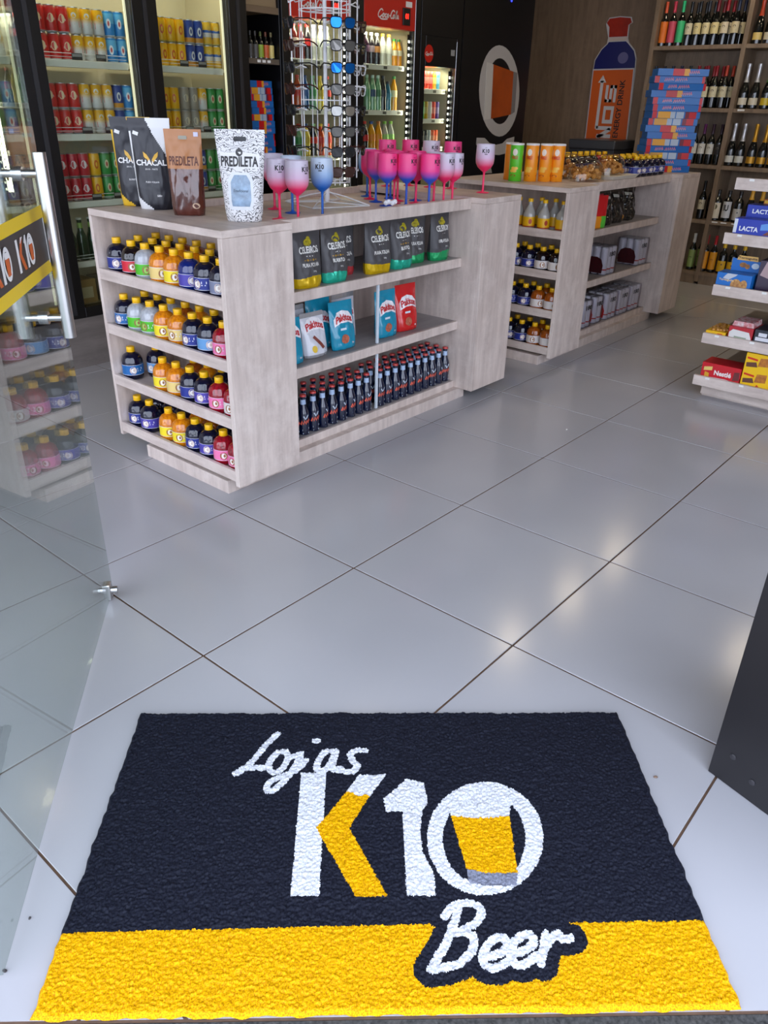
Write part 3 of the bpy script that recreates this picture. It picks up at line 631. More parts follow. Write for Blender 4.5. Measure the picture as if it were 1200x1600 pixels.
# ---------------------------------------------------------------- dark blue longneck bottles with red crown caps
ice = MB().lathe([(0.020, 0), (0.0245, 0.002), (0.0252, 0.006), (0.0252, 0.092), (0.0235, 0.103), (0.0165, 0.120), (0.0125, 0.136), (0.0110, 0.160), (0.0115, 0.163), (0.0115, 0.174)], 20).mesh('ice', M('ice_glass', (5, 16, 46), 0.06, coat=0.6, spec=0.6))
icecap = MB().lathe([(0.0138, 0.1705), (0.0142, 0.173), (0.0125, 0.1785), (0.001, 0.1795)], 20, mod=lambda a, z: 1 + 0.04 * math.cos(20 * a) * (z < 0.175)).mesh('crown_cap', M('cap_red', (190, 60, 54), 0.35))
il = MB()
for ang in (0, PI):
    fn = lambda u, v, w, ang=ang: ((0.0254 + w) * math.cos(ang + u / 0.0254), (0.0254 + w) * math.sin(ang + u / 0.0254), v)
    il.ribbon([(-.022, .050), (-.016, .066), (-.011, .052), (-.005, .067), (0, .053), (.006, .068), (.011, .055), (.017, .071), (.023, .062)], 0.0085, fn, 0.0006, 0)
    il.ribbon([(-.010, .088), (-.002, .074), (.004, .080), (.012, .092)], 0.0055, fn, 0.0006, 1)
    il.add([fn(-.016, .020, .0005), fn(.016, .026, .0005), fn(.016, .034, .0005), fn(-.016, .028, .0005)], [(0, 1, 2, 3)], 1)
    il.add([fn(-.014, .006, .0005), fn(.014, .006, .0005), fn(.014, .013, .0005), fn(-.014, .013, .0005)], [(0, 1, 2, 3)], 1)  # lowest pale patch is a painted highlight at the bottle foot
icelab = il.mesh('bottle_label', [C((226, 96, 70), 0.4), C((190, 200, 212), 0.35)], False)
iceneck = MB().lathe([(0.0130, 0.136), (0.0117, 0.158)], 18, cap=False).mesh('neck_label', C((168, 188, 216), 0.35))
ICE = [('longneck_bottle', ice), ('crown_cap', icecap), ('bottle_label', icelab), ('neck_label', iceneck)]
ys = [2.112, 2.169, 2.229, 2.287, 2.348, 2.407, 2.467, 2.522, 2.578, 2.673, 2.729, 2.788, 2.846, 2.906, 2.964, 3.023, 3.081, 3.137, 3.192]
for r, (xx, nm, cnt) in enumerate(((-2.281, 'front', 20), (-2.340, 'middle', 20), (-2.399, 'back', 20))):
    for k, yy in enumerate(ys):
        put(ICE, 'longneck_bottle', 'dark blue longneck bottle with red cap, %s from left, %s row, near counter' % (ORD[k], nm), 'bottle', (xx, yy, NICHE_Z[2]), rnd.uniform(-0.35, 0.35), 'dark blue longneck bottles on the lowest long shelf')

# ================================================================ POUCHES
class Pouch:
    """stand-up bag: x = width, -y = front, z = height; thick at the foot, flat at the seal"""
    def __init__(s, w, h, d, seed=0, taper=0.0, wr=0.003, topflare=0.0, lean=0.0):
        s.w, s.h, s.d, s.seed, s.taper, s.wr, s.tf, s.lean = w, h, d, seed, taper, wr, topflare, lean
    def half(s, v):
        return s.w / 2 * (1 - s.taper * (1 - v) + s.tf * max(0, v - 0.55)) * (0.93 + 0.07 * min(1, v * 8 + 0.2))
    def thick(s, v):
        if v < 0.06: return s.d / 2 * (0.86 + 0.14 * v / 0.06)
        t = s.d / 2 * (1 - max(0, (v - 0.25) / 0.67)) ** 0.75 if v < 0.92 else 0.0
        return max(t, 0.0025)
    def front(s, u, v, w=0.0, sg=-1):
        x = u * s.half(v)
        y = s.thick(v) * (1 - abs(u) ** 3.2) ** 0.55 if abs(u) < 1 else 0.0
        y = max(y, 0.0)
        ww = s.wr * (1 - abs(u) ** 4) * min(1, s.thick(v) / 0.012)
        y += ww * noise.noise(Vector((u * 2.3 + s.seed, v * 4.5, s.seed * 1.7 + sg)))
        y += 0.5 * ww * noise.noise(Vector((u * 6.3 + s.seed, v * 9.5, s.seed * 2.7 + sg)))
        return (x, sg * (max(y, 0.001) + w), v * s.h + 0.0) if not s.lean else (x, sg * (max(y, 0.001) + w) + s.lean * v * v * s.h, v * s.h)
    def p(s, x, z, w=0.0):
        v = z / s.h
        return s.front(x / s.half(v), v, w)
    def body(s, matfn=None, nu=26, nv=34):
        mb = MB(); b = {}
        for sg in (-1, 1):
            vs = []; fs = []; ms = []
            for j in range(nv + 1):
                for i in range(nu + 1):
                    u = -1 + 2 * i / nu; vs.append(s.front(u, j / nv, 0.0, sg))
            for j in range(nv):
                for i in range(nu):
                    a = j * (nu + 1) + i; q = (a, a + 1, a + nu + 2, a + nu + 1)
                    q = q if sg < 0 else q[::-1]
                    k = matfn(-1 + 2 * (i + .5) / nu, (j + .5) / nv, sg) if matfn else 0
                    mb.add([vs[t] for t in q], [(0, 1, 2, 3)], k)
            b[sg] = [vs[i] for i in range(nu + 1)]
        mb.add(b[-1] + b[1][::-1], [tuple(range(2 * nu + 1, -1, -1))], 0)
        return mb
def welded(mb, name, mats):
    me = mb.mesh(name, mats, False)
    bm = bmesh.new(); bm.from_mesh(me); bmesh.ops.remove_doubles(bm, verts=bm.verts, dist=0.0003); bm.to_mesh(me); bm.free()
    me.polygons.foreach_set('use_smooth', [True] * len(me.polygons)); me.update()
    return me
DARKBAG = M('black_pouch', (30, 30, 38), 0.38, bump=0.3, bscale=24)
WHITEP = M('pouch_white', (226, 226, 226), 0.42); YELP = M('pouch_yellow', (222, 178, 44), 0.42)
def chacal(label, loc, rz, corner, sub, seed):
    P = Pouch(0.155, 0.315, 0.072, seed, 0.16, 0.005, 0.0)
    def mf(u, v, sg):
        if sg > 0: return 0
        if v < 0.16 and u < -0.05 and v < 0.16 - (u + 1) * 0.17: return 1
        if u < -0.90 and v < 0.85: return 1
        if v > 0.55 and u > 0.9 - (v - 0.55) * 2.6 + (0.6 * (v - 0.86) if v > 0.86 else 0): return 1
        return 0
    o = obj('coffee_pouch', welded(P.body(mf, 40, 56), 'coffee_pouch', [DARKBAG, corner]), None, loc, (0, 0, rz))
    tag(o, label, 'pouch', 'black pouches on the counter')
    fn = lambda x, z, w: P.p(x, z, w + 0.0012)
    mb = MB()
    for sg in (-1, 1):
        mb.add([fn(sg * 0.002, 0.158, 0), fn(sg * 0.026, 0.186, 0), fn(sg * 0.028, 0.202, 0), fn(sg * 0.014, 0.192, 0), fn(sg * 0.004, 0.176, 0)], [(0, 1, 2, 3, 4) if sg > 0 else (4, 3, 2, 1, 0)])
    obj('fox_emblem', mb.mesh('fox_emblem', M('emblem_gold', (226, 176, 60), 0.45), False), o)
    obj('lettering', MB().text('CHACAL', 0, 0.155, 0.020, fn, 0.0006, 0, width=0.112, bold=0.03).text('ERVA - MATE', 0, 0.140, 0.0055, fn, 0, 0).text(sub, 0, 0.095, 0.006, fn, 0, 0).text('500g', 0.022, 0.045, 0.009, fn, 0, 0, bold=0.02).mesh('lettering', PWH, False), o)
    obj('price_sticker', MB().box(-0.010, -0.002, 0, 0.010, 0, 0.012).mesh('price_sticker', PAPER, False), o, P.p(-0.052, 0.258, 0.001), (0, 0.35, 0))
    return o
FZ = math.radians(42)
chacal('black pouch with gold fox emblem and yellow corner, leftmost on the near counter', (-2.872, 1.868, 0.9905), FZ - 0.02, YELP, 'BURRITO', 1)
chacal('black pouch with gold fox emblem and white corner, second from left', (-2.735, 1.858, 0.9905), FZ + 0.02, WHITEP, 'PURA FOLHA', 2)
# brown clear-fronted pouch
P = Pouch(0.134, 0.285, 0.07, 5, 0.1, 0.006, 0.0)
BR = M('pouch_kraft', (176, 118, 72), 0.35, bump=0.3, bscale=30); BR2 = M('pouch_dark_brown', (92, 42, 30), 0.15, coat=0.8, bump=0.6, bscale=26, nscale=16, namt=0.5)
def slot(P, z, w, h, name='hang_slot', mat=None):
    return MB().add([P.p(-w, z, .0015), P.p(w, z, .0015), P.p(w * 1.15, z + h / 2, .0015), P.p(w, z + h, .0015), P.p(-w, z + h, .0015), P.p(-w * 1.15, z + h / 2, .0015)], [(0, 1, 2, 3, 4, 5)]).mesh(name, mat or C((60, 56, 54)), False)
o = obj('coffee_pouch', welded(P.body(lambda u, v, s: 1 if v < 0.56 else 0, 30, 40), 'coffee_pouch', [BR, BR2]), None, (-2.512, 1.842, 0.9905), (0, 0, FZ - 0.06))
tag(o, 'brown and kraft pouch with glossy wrinkled lower half, between black and white pouches', 'pouch')
fn = lambda x, z, w: P.p(x, z, w + 0.0012)
obj('lettering', MB().text('PREDILETA', 0, 0.168, 0.030, fn, 0, 0, width=0.105, bold=0.02).mesh('lettering', C((88, 40, 26), 0.5), False), o)
obj('seal', MB().disc(0.036, 0.035, 0.013, 0.010, fn).mesh('seal', C((196, 168, 140), 0.5), False), o)
obj('hang_slot', slot(P, 0.252, 0.014, 0.012, mat=C((150, 146, 130))), o)
obj('price_sticker', MB().box(-0.008, -0.0015, 0, 0.008, 0, 0.014).mesh('price_sticker', C((200, 200, 226)), False), o, P.p(0.048, 0.262, 0.001))
# white ornamental pouch
def doodle():
    m = bpy.data.materials.new('doodle_print'); m.use_nodes = True
    nt = m.node_tree; b = nt.nodes['Principled BSDF']; b.inputs['Roughness'].default_value = 0.4
    t = nt.nodes.new('ShaderNodeTexCoord'); wv = nt.nodes.new('ShaderNodeTexWave'); r = nt.nodes.new('ShaderNodeValToRGB')
    wv.wave_type = 'RINGS'; wv.inputs['Scale'].default_value = 30; wv.inputs['Distortion'].default_value = 16; wv.inputs['Detail'].default_value = 2.0; wv.inputs['Detail Scale'].default_value = 1.6
    r.color_ramp.elements[0].position = 0.04; r.color_ramp.elements[1].position = 0.26
    r.color_ramp.elements[0].color = rgb((72, 70, 74)); r.color_ramp.elements[1].color = rgb((220, 218, 218))
    nt.links.new(t.outputs['Object'], wv.inputs['Vector']); nt.links.new(wv.outputs['Fac'], r.inputs[0]); nt.links.new(r.outputs[0], b.inputs['Base Color'])
    return m
P = Pouch(0.172, 0.292, 0.078, 9, 0.26, 0.004, 0.0)
o = obj('mate_pouch', welded(P.body(None, 30, 40), 'mate_pouch', [doodle()]), None, (-2.255, 1.888, 0.9905), (0, 0, FZ - 0.03))
tag(o, 'white pouch with black line ornament and a pale blue window, beside the goblets', 'pouch')
fn = lambda x, z, w: P.p(x, z, w + 0.0012)
mb = MB(); mb.patch([(-0.070, 0.176), (0.064, 0.172), (0.066, 0.216), (0.01, 0.224), (-0.070, 0.220)], fn, 0.0)
obj('name_panel', mb.mesh('name_panel', C((226, 224, 222), 0.45), False), o)
obj('lettering', MB().text('PREDILETA', -0.003, 0.178, 0.032, fn, 0.002, 0, width=0.128, bold=0.03).mesh('lettering', C((34, 30, 34), 0.5), False), o)
obj('crest', MB().disc(-0.003, 0.222, 0.012, 0.012, fn, 0.001).mesh('crest', C((60, 58, 60), 0.5), False), o)
obj('window_frame_print', MB().patch([(-.038, .040), (.032, .040), (.042, .066), (.042, .137), (.028, .160), (-.030, .160), (-.046, .137), (-.044, .066)], fn, 0.0003).mesh('w', C((214, 216, 218), 0.4), False), o)
obj('pouch_window', MB().patch([(-.032, .052), (.028, .052), (.034, .072), (.032, .130), (.020, .152), (-.022, .152), (-.035, .130), (-.035, .072)], fn, 0.0014).mesh('w', M('window_blue', (150, 176, 202), 0.25, nscale=30, c2=(110, 124, 140)), False), o)
obj('lettering', MB().text('Tradicional', -0.002, 0.098, 0.009, fn, 0.0026, 0, width=0.052, italic=0.2).mesh('lettering', C((52, 66, 84), 0.5), False), o)
obj('hang_slot', slot(P, 0.256, 0.020, 0.014, mat=C((40, 40, 44))), o)

# charcoal pouches in the top niche
def celeiros(y, x, foil, sub, k, lab, rz=PI / 2, h=0.215, w=0.125, yel=True):
    P = Pouch(w, h, 0.075, 20 + k, 0.06, 0.007)
    FO = {'gold': (214, 176, 20), 'teal': (40, 176, 146), 'red': (188, 60, 66), 'green': (36, 160, 96)}[foil]
    G = M('pouch_charcoal', (70, 68, 70), 0.5, bump=0.35, bscale=30); F = M('foil_' + foil, FO, 0.22, metal=0.35, bump=0.8, bscale=34)
    o = obj('mate_pouch', welded(P.body(lambda u, v, s: 1 if v < 0.19 + 0.02 * math.sin(u * 2.2 + k) else 0, 26, 80), 'mate_pouch', [G, F]), None, (x, y, NICHE_Z[0]), (0, 0, rz))
    tag(o, lab, 'pouch', 'charcoal pouches in the top niche')
    fn = lambda a, b, c: P.p(a, b, c + 0.0014)
    obj('lettering', MB().text('CELEIROS', 0, 0.132, 0.026, fn, 0, 0, width=0.66 * w, bold=0.03).text('- - -', 0, 0.120, 0.003, fn, 0, 0, width=0.03).text(sub, 0, 0.082, 0.015, fn, 0, 0, width=0.56 * w if len(sub) > 7 else 0.42 * w, bold=0.03).text('500g', 0.014, 0.060, 0.008, fn, 0, 0).mesh('lettering', C((222, 220, 214), 0.5), False), o)
    mb = MB(); mb.disc(0, 0.172, 0.022, 0.013, fn)
    mb.disc(0.006, 0.184, 0.010, 0.010, fn, 0.0006)
    obj('emblem', mb.mesh('emblem', M('emblem_yellow', (200, 186, 30), 0.45, nscale=120, c2=(110, 96, 10)), False), o)
    if yel: obj('ornament', MB().text('- o - o -', 0, 0.104, 0.007, fn, 0, 0, width=0.06, bold=0.03).mesh('ornament', C((206, 156, 30), 0.5), False), o)
R = PI / 2
celeiros(2.075, -2.36, 'gold', 'PURA FOLHA', 0, 'charcoal pouch half hidden behind the counter post, leftmost in the top niche', R, yel=False)
celeiros(2.215, -2.288, 'gold', 'PURA FOLHA', 1, 'charcoal pouch with gold foil foot, first in front in the top niche', R - 0.04, 0.221, 0.152)
celeiros(2.375, -2.288, 'teal', 'BURRITO', 2, 'charcoal pouch with teal foil foot beside the gold footed one', R - 0.04, 0.219, 0.145)
celeiros(2.500, -2.365, 'red', 'PURA FOLHA', 3, 'charcoal pouch with red foil foot set back in the top niche', R - 0.10, 0.20, 0.14, yel=False)
celeiros(2.648, -2.288, 'gold', 'PURA FOLHA', 4, 'charcoal pouch with gold foil foot right of the red footed one', R - 0.02, 0.222, 0.165, yel=False)
celeiros(2.812, -2.292, 'teal', 'BURRITO', 5, 'charcoal pouch with teal foil foot in the middle of the top niche', R - 0.05, 0.222, 0.140)
celeiros(2.960, -2.335, 'green', 'PURA FOLHA', 6, 'charcoal pouch with green foil foot, leaning, second from the right', R - 0.25, 0.215, 0.13, yel=False)
celeiros(3.112, -2.300, 'green', 'PURA FOLHA', 7, 'charcoal pouch with green foil foot, rightmost in the top niche', R + 0.02, 0.224, 0.145, yel=False)

# snack bags in the middle niche
def snack(y, x, col, lab, k, rz=R, lean=0.0, h=0.185, w=0.115, tilt=0.0):
    base = {'teal': (20, 136, 166), 'white': (206, 206, 212), 'red': (200, 30, 30)}[col]
    P = Pouch(w, h, 0.06, 40 + k, 0.0, 0.006)
    Fm = M('snack_' + col, base, 0.22, bump=0.7, bscale=30, coat=0.4); FW = M('snack_silver', (196, 196, 200), 0.2, metal=0.6, bump=0.9, bscale=30)
    o = obj('snack_bag', welded(P.body(lambda u, v, s: 1 if (col == 'white' and (v > 0.9 or v < 0.08)) else 0, 22, 30), 'snack_bag', [Fm, FW]), None, (x, y, NICHE_Z[1] + (0.030 * abs(math.sin(tilt)))), (tilt, 0, rz))
    tag(o, lab, 'snack bag', 'snack bags in the middle niche')
    fn = lambda a, b, c: P.p(a, b, c + 0.0014)
    ha = MB(); pts = [(-.054, .100), (-.056, .132), (-.034, .158), (0, .166), (.034, .158), (.056, .132), (.054, .100), (.022, .114), (-.022, .114)]
    ha.patch(pts, fn, 0.0)
    obj('name_cloud', ha.mesh('name_cloud', C((232, 228, 230), 0.35), False), o)
    obj('lettering', MB().text('Pakitos', 0, 0.122, 0.030, fn, 0.0025, 0, width=0.096, bold=0.035, bend=0.012).mesh('lettering', C((190, 38, 44), 0.4), False), o)
    if col != 'white':
        obj('snack_picture', MB().disc(-0.012, 0.045, 0.022, 0.020, fn, 0.001).mesh('snack_picture', M('snack_print', (196, 120, 90), 0.45, nscale=90, c2=(150, 60, 40)), False), o)
        obj('flavour_tag', MB().add([fn(-.03, .083, .002), fn(.004, .083, .002), fn(.004, .092, .002), fn(-.03, .092, .002)], [(0, 1, 2, 3)]).mesh('f', C((210, 224, 232), 0.4), False), o)
    else:
        obj('snack_picture', MB().ribbon([(-.02, .088), (-.002, .066), (.012, .052), (.024, .034)], 0.014, fn, 0.001).mesh('snack_picture', C((120, 52, 40), 0.45), False), o)
        obj('flavour_tag', MB().disc(-0.026, 0.036, 0.012, 0.015, fn, 0.001).mesh('f', C((214, 176, 30), 0.4), False), o)
    obj('weight_print', MB().text('50g', 0.034, 0.018, 0.010, fn, 0.001, 0, bold=0.02).mesh('w', C((230, 230, 232), 0.4), False), o)
snack(2.125, -2.300, 'teal', 'teal snack bag at the counter post, leftmost in the middle niche', 0, R - 0.1, tilt=-0.10, w=0.13)
snack(2.240, -2.400, 'white', 'silver-white snack bag standing behind the front one, left of middle niche', 1, R, tilt=-0.05, h=0.205, w=0.14)
snack(2.275, -2.305, 'white', 'silver-white snack bag leaning, front left of the middle niche', 2, R - 0.04, tilt=-0.14, w=0.13)
snack(2.385, -2.390, 'teal', 'teal snack bag set back behind the front teal one', 3, R - 0.15, tilt=-0.06, h=0.215, w=0.13)
snack(2.450, -2.305, 'teal', 'teal snack bag leaning forward beside the silver-white one', 4, R - 0.05, tilt=-0.12, h=0.205, w=0.14)
snack(2.560, -2.405, 'white', 'silver-white snack bag standing just left of the divider', 5, R - 0.02, tilt=-0.05, h=0.21, w=0.14)
snack(2.745, -2.310, 'teal', 'teal snack bag right of the divider next to the red one', 6, R - 0.02, tilt=-0.06, h=0.21, w=0.142)
snack(2.900, -2.312, 'red', 'red snack bag, rightmost in the middle niche', 7, R - 0.06, tilt=-0.08, h=0.215, w=0.142)

# ================================================================ GOBLETS
GOB = [(0.030, 0.0), (0.0325, 0.0008), (0.031, 0.003), (0.012, 0.006), (0.0062, 0.010), (0.0050, 0.020), (0.0050, 0.085), (0.0062, 0.094), (0.018, 0.102), (0.033, 0.115), (0.0425, 0.132), (0.0450, 0.148), (0.0452, 0.165), (0.0430, 0.218), (0.0418, 0.218), (0.0440, 0.165), (0.0437, 0.148), (0.041, 0.133), (0.028, 0.118), (0.010, 0.107), (0.001, 0.106)]
gob = MB().lathe(GOB, 30, cap=False).mesh('goblet', C((230, 60, 120)), True, 50)
gfn = lambda u, v, w: ((0.0454 + w - (v - 0.165) * 0.0415) * math.cos(u / 0.0445), (0.0454 + w - (v - 0.165) * 0.0415) * math.sin(u / 0.0445), v)
mbg = MB(); mbg.text('LOJAS', 0, 0.2015, 0.0035, gfn, 0.0006, 0, bold=0.03).text('K10', 0, 0.180, 0.018, gfn, 0.0006, 0, width=0.034, bold=0.04).text('BEER', 0.002, 0.1725, 0.0048, gfn, 0.0006, 0, bold=0.04)
goblogo = mbg.mesh('goblet_logo', C((28, 26, 32), 0.5), False)
GOBLET = [('goblet', gob), ('goblet_logo', goblogo)]
GM = {'pink': bandmat('goblet_pink_frost', [(0.0, (240, 40, 96)), (0.118, (240, 44, 100)), (0.158, (214, 178, 204)), (0.20, (206, 196, 212))], 0.35, interp='LINEAR'),
      'blue': bandmat('goblet_blue_frost', [(0.0, (14, 84, 176)), (0.112, (18, 96, 186)), (0.162, (150, 180, 216)), (0.20, (190, 204, 222))], 0.35, interp='LINEAR'),
      'pinkblue': bandmat('goblet_pink_blue', [(0.0, (28, 84, 190)), (0.115, (44, 84, 190)), (0.150, (236, 64, 140)), (0.20, (244, 60, 132))], 0.35, interp='LINEAR'),
      'allpink': bandmat('goblet_all_pink', [(0.0, (236, 36, 92)), (0.13, (238, 44, 110)), (0.20, (244, 66, 140))], 0.35, interp='LINEAR')}
TR = 0.9575
gobs = [(-2.300, 2.192, 'pink', 'pink stemmed frosted goblet nearest the front edge beside the white pouch', 0.9), (-2.395, 2.185, 'pink', 'pink stemmed frosted goblet half hidden behind the white pouch', 0.2), (-2.510, 2.362, 'blue', 'blue stemmed frosted goblet standing behind the left pair of pink ones', 0.9),
        (-2.345, 2.372, 'blue', 'blue to white goblet alone in front of the sunglasses rack', -0.15), (-2.655, 2.394, 'pink', 'pink footed goblet far behind the left group', 1.2),
        (-2.56, 2.948, 'pinkblue', 'pink and blue goblet partly behind the sunglasses, left of the cluster', 0.7), (-2.425, 2.868, 'pinkblue', 'pink and blue goblet, second from left of the cluster', 0.7), (-2.365, 2.935, 'pinkblue', 'pink and blue goblet in front, third from left of the cluster', 0.75), (-2.292, 3.010, 'pinkblue', 'pink and blue goblet at the front edge of the cluster', 0.75),
        (-2.283, 3.110, 'pink', 'pink stemmed frosted goblet, left of two at the front edge right', 0.7), (-2.283, 3.200 - 0.022, 'pink', 'pink stemmed frosted goblet, right of two at the front edge right', 0.85)]
gm = [(-2.66, 3.02, 'allpink'), (-2.52, 3.06, 'allpink'), (-2.47, 2.975, 'allpink'), (-2.40, 3.05, 'allpink'), (-2.615, 3.12, 'pinkblue'), (-2.48, 3.150, 'pinkblue'), (-2.37, 3.150, 'pink'), (-2.75, 3.10, 'blue')]
for i, (x, y, c) in enumerate(gm):
    gobs.append((x, y, c, {'allpink': 'all pink', 'pinkblue': 'pink and blue', 'pink': 'pink stemmed frosted', 'blue': 'blue stemmed'}[c] + ' goblet inside the cluster, %s of its inner row from left' % ORD[i], 0.6 + 0.1 * i))
gb = [(-2.80, 3.31, 'allpink', 'all pink goblet on the far block, leftmost at the back'), (-2.745, 3.43, 'allpink', 'all pink goblet on the far block, second at the back'), (-2.625, 3.45, 'pink', 'frosted white goblet on the far block behind the cluster'), (-2.515, 3.485, 'allpink', 'all pink goblet on the far block, third at the back')]
for x, y, c, l, rz in gobs:
    put(GOBLET, 'goblet', l, 'goblet', (x, y, TR), FACE + rz, 'goblets on the near counter', {'goblet': [GM[c]]})
for x, y, c, l in gb:
    put(GOBLET, 'goblet', l, 'goblet', (x, y, 0.9905), FACE + 0.35, 'goblets on the near counter', {'goblet': [GM[c]]})
put(GOBLET, 'goblet', 'pink stemmed frosted goblet alone at the right end of the near counter', 'goblet', (-2.285, 3.436, 0.9905), FACE - 0.1, 'goblets on the near counter', {'goblet': [GM['pink']]})

# ================================================================ SUNGLASSES RACK
RC = Vector((-2.630, 2.690, 0.9575))
rk = thing('sunglasses_rack', 'white wire sunglasses stand with hooked arms on the near counter', 'display rack', RC, 0)
obj('pole', MB().tube([(0, 0, 0.01), (0, 0, 0.95)], 0.0085, 12).mesh('pole', WIREW), rk)
obj('pole_sleeve', MB().tube([(0, 0, 0.02), (0, 0, 0.10)], 0.0125, 12).mesh('pole_sleeve', WIREW), rk)
for a in (-63, 27, 117, 207):
    q = math.radians(a); L = 0.20
    d = Vector((math.cos(q), math.sin(q), 0))
    obj('base_leg', MB().tube([(0, 0, 0.055), d * 0.08 + Vector((0, 0, 0.040)), d * L + Vector((0, 0, 0.006))], 0.0030, 6).tube([(0, 0, 0.012), d * L + Vector((0, 0, 0.0045))], 0.0030, 6).mesh('base_leg', WIREW), rk)
    d2 = Vector((math.cos(q + PI / 2), math.sin(q + PI / 2), 0))
    obj('base_wire', MB().tube([d * L + Vector((0, 0, 0.0045)), d2 * L + Vector((0, 0, 0.0045))], 0.0028, 6).mesh('base_wire', WIREW), rk)
for zz in (0.10, 0.42, 0.745, 0.93):
    obj('ring', MB().tube([(0.105 * math.cos(2 * PI * i / 24), 0.105 * math.sin(2 * PI * i / 24), zz) for i in range(24)], 0.0026, 6, closed=True).tube([(-0.105, 0, zz), (0.105, 0, zz)], 0.0022, 6).tube([(0, -0.105, zz), (0, 0.105, zz)], 0.0022, 6).mesh('ring', WIREW), rk)
view = math.radians(-47.5)
COLS = {'A': view + math.radians(28), 'B': view - math.radians(64), 'C': view - math.radians(152), 'D': view + math.radians(116)}
ROWZ = [0.135, 0.213, 0.291, 0.369, 0.447, 0.525, 0.603, 0.681, 0.759, 0.837]
for nm, an in COLS.items():
    d = Vector((math.cos(an), math.sin(an), 0)); s = Vector((-d.y, d.x, 0))
    for k in (-1, 1):
        obj('column_wire', MB().tube([d * 0.107 + s * 0.012 * k + Vector((0, 0, 0.09)), d * 0.107 + s * 0.012 * k + Vector((0, 0, 0.95))], 0.0024, 6).mesh('column_wire', WIREW), rk)
    if nm in 'ABD':
        obj('column_wire', MB().tube([d * 0.150 + Vector((0, 0, 0.11)), d * 0.150 + Vector((0, 0, 0.90))], 0.0030, 6).mesh('column_wire', WIREW), rk)
        for z in ROWZ:
            # V shaped arm: from the column out to a nose rest, with little upturned ends
            pts = [d * 0.107 - s * 0.05 + Vector((0, 0, z + 0.012)), d * 0.125 - s * 0.035 + Vector((0, 0, z + 0.020)), d * 0.158 + Vector((0, 0, z + 0.004)), d * 0.160 + Vector((0, 0, z + 0.018)), d * 0.158 + Vector((0, 0, z + 0.004)), d * 0.125 + s * 0.035 + Vector((0, 0, z + 0.020)), d * 0.107 + s * 0.05 + Vector((0, 0, z + 0.012))]
            obj('hook_arm', MB().tube(pts, 0.0022, 5).tube([d * 0.107 - s * 0.05 + Vector((0, 0, z + 0.012)), d * 0.107 + s * 0.05 + Vector((0, 0, z + 0.012))], 0.0020, 5).mesh('hook_arm', WIREW), rk)
# sunglasses: local +x looks outwards, y across, z up
def lens_outline(sg, n=20, k=1.0):
    o = []
    for i in range(n):
        a = 2 * PI * i / n; c, s_ = math.cos(a), math.sin(a)
        e = 2 / 3.2
        yy = 0.0245 * math.copysign(abs(c) ** e, c); zz = 0.0195 * math.copysign(abs(s_) ** e, s_)
        if zz < 0: yy *= 0.90
        o.append((0.000 - 0.10 * ((sg * 0.031 + yy * k) ** 2) / 0.06 * 1.0, sg * 0.031 + yy * k, zz * k))
    return o
fr = MB()
for sg in (-1, 1): fr.tube(lens_outline(sg), 0.0026, 6, closed=True)
fr.tube([(0.001, -0.008, 0.004), (0.003, 0, 0.008), (0.001, 0.008, 0.004)], 0.0026, 6)
frm = fr.mesh('frame', BLACKP)
def lens_mesh(sg):
    o = lens_outline(sg, 20, 0.97); return MB().add([(a + 0.0016, b, c) for a, b, c in o] + [(a - 0.001, b, c) for a, b, c in o], [tuple(range(20)), tuple(range(39, 19, -1))] + [(i, i + 20, (i + 1) % 20 + 20, (i + 1) % 20) for i in range(20)]).mesh('lens', BLACK, False)
L1, L2 = lens_mesh(-1), lens_mesh(1)
def temple(sg):
    return MB().tube([(-0.006, sg * 0.0555, 0.010), (-0.018, sg * 0.0575, 0.012), (-0.075, sg * 0.052, 0.010), (-0.098, sg * 0.049, 0.002), (-0.115, sg * 0.047, -0.012)], 0.0028, 6).mesh('temple', BLACKP)
T1, T2 = temple(-1), temple(1)
SUN = [('sunglasses', frm), ('lens', L1), ('lens', L2), ('temple', T1), ('temple', T2)]
LM = {'blue': M('lens_blue', (20, 110, 200), 0.05, metal=0.75), 'smoke': M('lens_smoke', (110, 108, 104), 0.06, metal=0.5), 'silver': M('lens_silver', (210, 208, 204), 0.05, metal=0.95), 'dark': M('lens_dark', (24, 24, 28), 0.05, spec=0.8), 'brown': M('lens_brown', (70, 46, 40), 0.06, metal=0.3)}
FM = {'black': BLACKP, 'tort': M('frame_tortoise', (60, 26, 20), 0.25), 'white': M('frame_white', (214, 214, 214), 0.3)}
def glasses(col, row, lens, frame, lab):
    an = COLS[col]; d = Vector((math.cos(an), math.sin(an), 0))
    p = RC + d * 0.168 + Vector((0, 0, ROWZ[row] + 0.012))
    o = put(SUN, 'sunglasses', lab, 'sunglasses', p, an, 'sunglasses on the wire stand', {'sunglasses': [FM[frame]], 'lens': [LM[lens]], 'temple': [FM[frame]]}, ry=0.10)
for k, (r, l, f, t) in enumerate([(7, 'blue', 'black', 'blue mirrored'), (6, 'smoke', 'black', 'smoke lensed'), (5, 'blue', 'black', 'blue mirrored'), (4, 'smoke', 'black', 'dark smoke lensed'), (3, 'silver', 'black', 'silver mirrored'), (2, 'smoke', 'black', 'grey lensed'), (1, 'dark', 'black', 'black lensed'), (0, 'brown', 'tort', 'brown lensed')]):
    glasses('A', r, l, f, '%s sunglasses, %s from top of the front column of the wire stand' % (t, ORD[k]))
